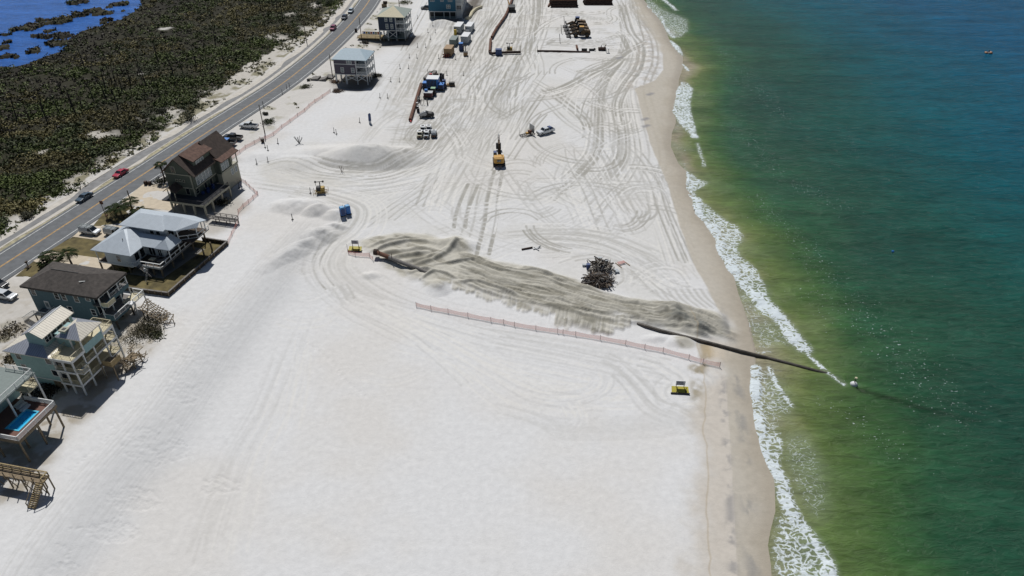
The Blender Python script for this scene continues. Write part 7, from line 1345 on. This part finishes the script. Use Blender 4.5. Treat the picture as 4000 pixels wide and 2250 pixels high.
bi = thing('bicycle', 'bicycle leaning on the sand near the brown bin stack', 'bicycle', at(1490, 38)); [MB().tube([(x + .35 * cos(a), 0, .38 + .35 * sin(a)) for a in np.linspace(0, 2 * pi, 13)], .04, 5).build('wheel', M['tyre'], bi) for x in (-.55, .55)]; m = MB(); m.beam((-.55, 0, .38), (-.1, 0, .85), .05); m.beam((-.1, 0, .85), (.45, 0, .85), .05); m.beam((.45, 0, .95), (.55, 0, .38), .05); m.beam((0, 0, .38), (.45, 0, .8), .05); m.build('frame', M['dark'], bi)
td = thing('wheelie_bins', 'dark bin at the roadside end of the boardwalk', 'bin', at(1391, 124)); B(-.45, .45, -.45, .45, 0, 1.4).build('bin', M['rustd'], td, bevel=.05); B(-.5, .5, -.5, .5, 1.4, 1.5).build('lid', M['dark'], td)
# broken slab of the old drive by the purple house
bs = thing('broken_slabs', 'tilted broken concrete slabs at the road side of the purple house', 'concrete', at(1250, 315)); [MB().hexa([(x, y, 0), (x + w_, y - .3, 0), (x + w_ + .5, y + d_, 0), (x + .4, y + d_, 0)], [(x, y, z), (x + w_, y - .3, z + s), (x + w_ + .5, y + d_, z + s), (x + .4, y + d_, z)]).build('slab', M['grey'], bs) for x, y, w_, d_, z, s in ((-3.5, 0, 2.8, 3, .5, .3), (-.4, -.6, 2.6, 3.2, .3, .7), (1.8, 1.5, 2.4, 3, .9, -.4))]; MB().tube([(-4.6, -.6, .4), (-3.6, -.2, .45)], .45, 10).build('drain_pipe', M['black'], bs)
hm = thing('hammock_stakes', 'two pink poles leaning by dark brush under the boardwalk', 'poles', at(1423, 185)); MB().beam((0, 0, 0), (-.5, .3, 2.2), .12).build('pole', M['post'], hm); MB().beam((.8, 0, 0), (1.3, .3, 2.2), .12).build('pole', M['post'], hm)

# ================================================================ person on the ladder at the white house
lp_ = frame_pt(hw, -2.6, -2.1)
ld = thing('ladder', 'thin silver ladder leaning against the porch of the white house', 'ladder', (lp_[0], lp_[1], .17), R(-14.5)); m = MB()
for s in (-.22, .22): m.beam((s, -.6, 0), (s, 1.75, 3.6), .06)
for k in range(13): f = (k + .5) / 13; m.beam((-.22, -.6 + 2.35 * f, 3.6 * f), (.22, -.6 + 2.35 * f, 3.6 * f), .04)
m.build('rails_and_rungs', M['steel'], ld)
def person():
    J = dict(pel=(0, 0, .95), spi=(0, .05, 1.18), che=(0, .12, 1.42), nec=(0, .15, 1.55), hea=(0, .16, 1.64), top=(0, .17, 1.78), hl=(-.1, 0, .92), kl=(-.12, .16, .55), al=(-.12, .02, .1), tl=(-.12, .18, .06), hr=(.1, 0, .92), kr=(.12, .26, .72), ar=(.12, .12, .36), tr=(.12, .26, .34),
             sl=(-.19, .12, 1.46), el=(-.27, .3, 1.28), wl=(-.2, .5, 1.42), fl=(-.19, .57, 1.47), sr=(.19, .12, 1.46), er=(.27, .32, 1.42), wr=(.2, .5, 1.62), fr=(.19, .57, 1.68))
    E = [('pel','spi'),('spi','che'),('che','nec'),('nec','hea'),('hea','top'),('pel','hl'),('hl','kl'),('kl','al'),('al','tl'),('pel','hr'),('hr','kr'),('kr','ar'),('ar','tr'),('che','sl'),('sl','el'),('el','wl'),('wl','fl'),('che','sr'),('sr','er'),('er','wr'),('wr','fr')]
    Rr = dict(pel=.15, spi=.14, che=.16, nec=.06, hea=.10, top=.09, hl=.1, kl=.065, al=.045, tl=.04, hr=.1, kr=.065, ar=.045, tr=.04, sl=.07, el=.045, wl=.03, fl=.03, sr=.07, er=.045, wr=.03, fr=.03)
    n = list(J); me = bpy.data.meshes.new('person'); me.from_pydata([J[k] for k in n], [(n.index(a), n.index(b)) for a, b in E], []); o = bpy.data.objects.new('person', me); COL.objects.link(o)
    sk = o.modifiers.new('skin', 'SKIN'); o.modifiers.new('sub', 'SUBSURF').levels = 1
    for i, k in enumerate(n): v = me.skin_vertices[0].data[i]; v.radius = (Rr[k], Rr[k]); v.use_root = (k == 'pel')
    me.materials.append(nm('pale_shirt', (.50, .50, .48), .8)); return o
pe = person(); pe.location = (ld.location.x, ld.location.y + .15, 1.35); pe.rotation_euler = (0, 0, R(-14.5)); tag(pe, 'person in white shirt and cap climbing the ladder at the white house', 'person')
hat = MB().cyl(0, .17, 1.76, 1.86, .12, 10).cyl(0, .2, 1.75, 1.77, .19, 12).build('cap', M['white2'], pe); B(-.2, .2, -.12, .12, .55, 1.0).build('trousers', nm('grey_trousers', (.09, .09, .10), .9), pe, bevel=.08)
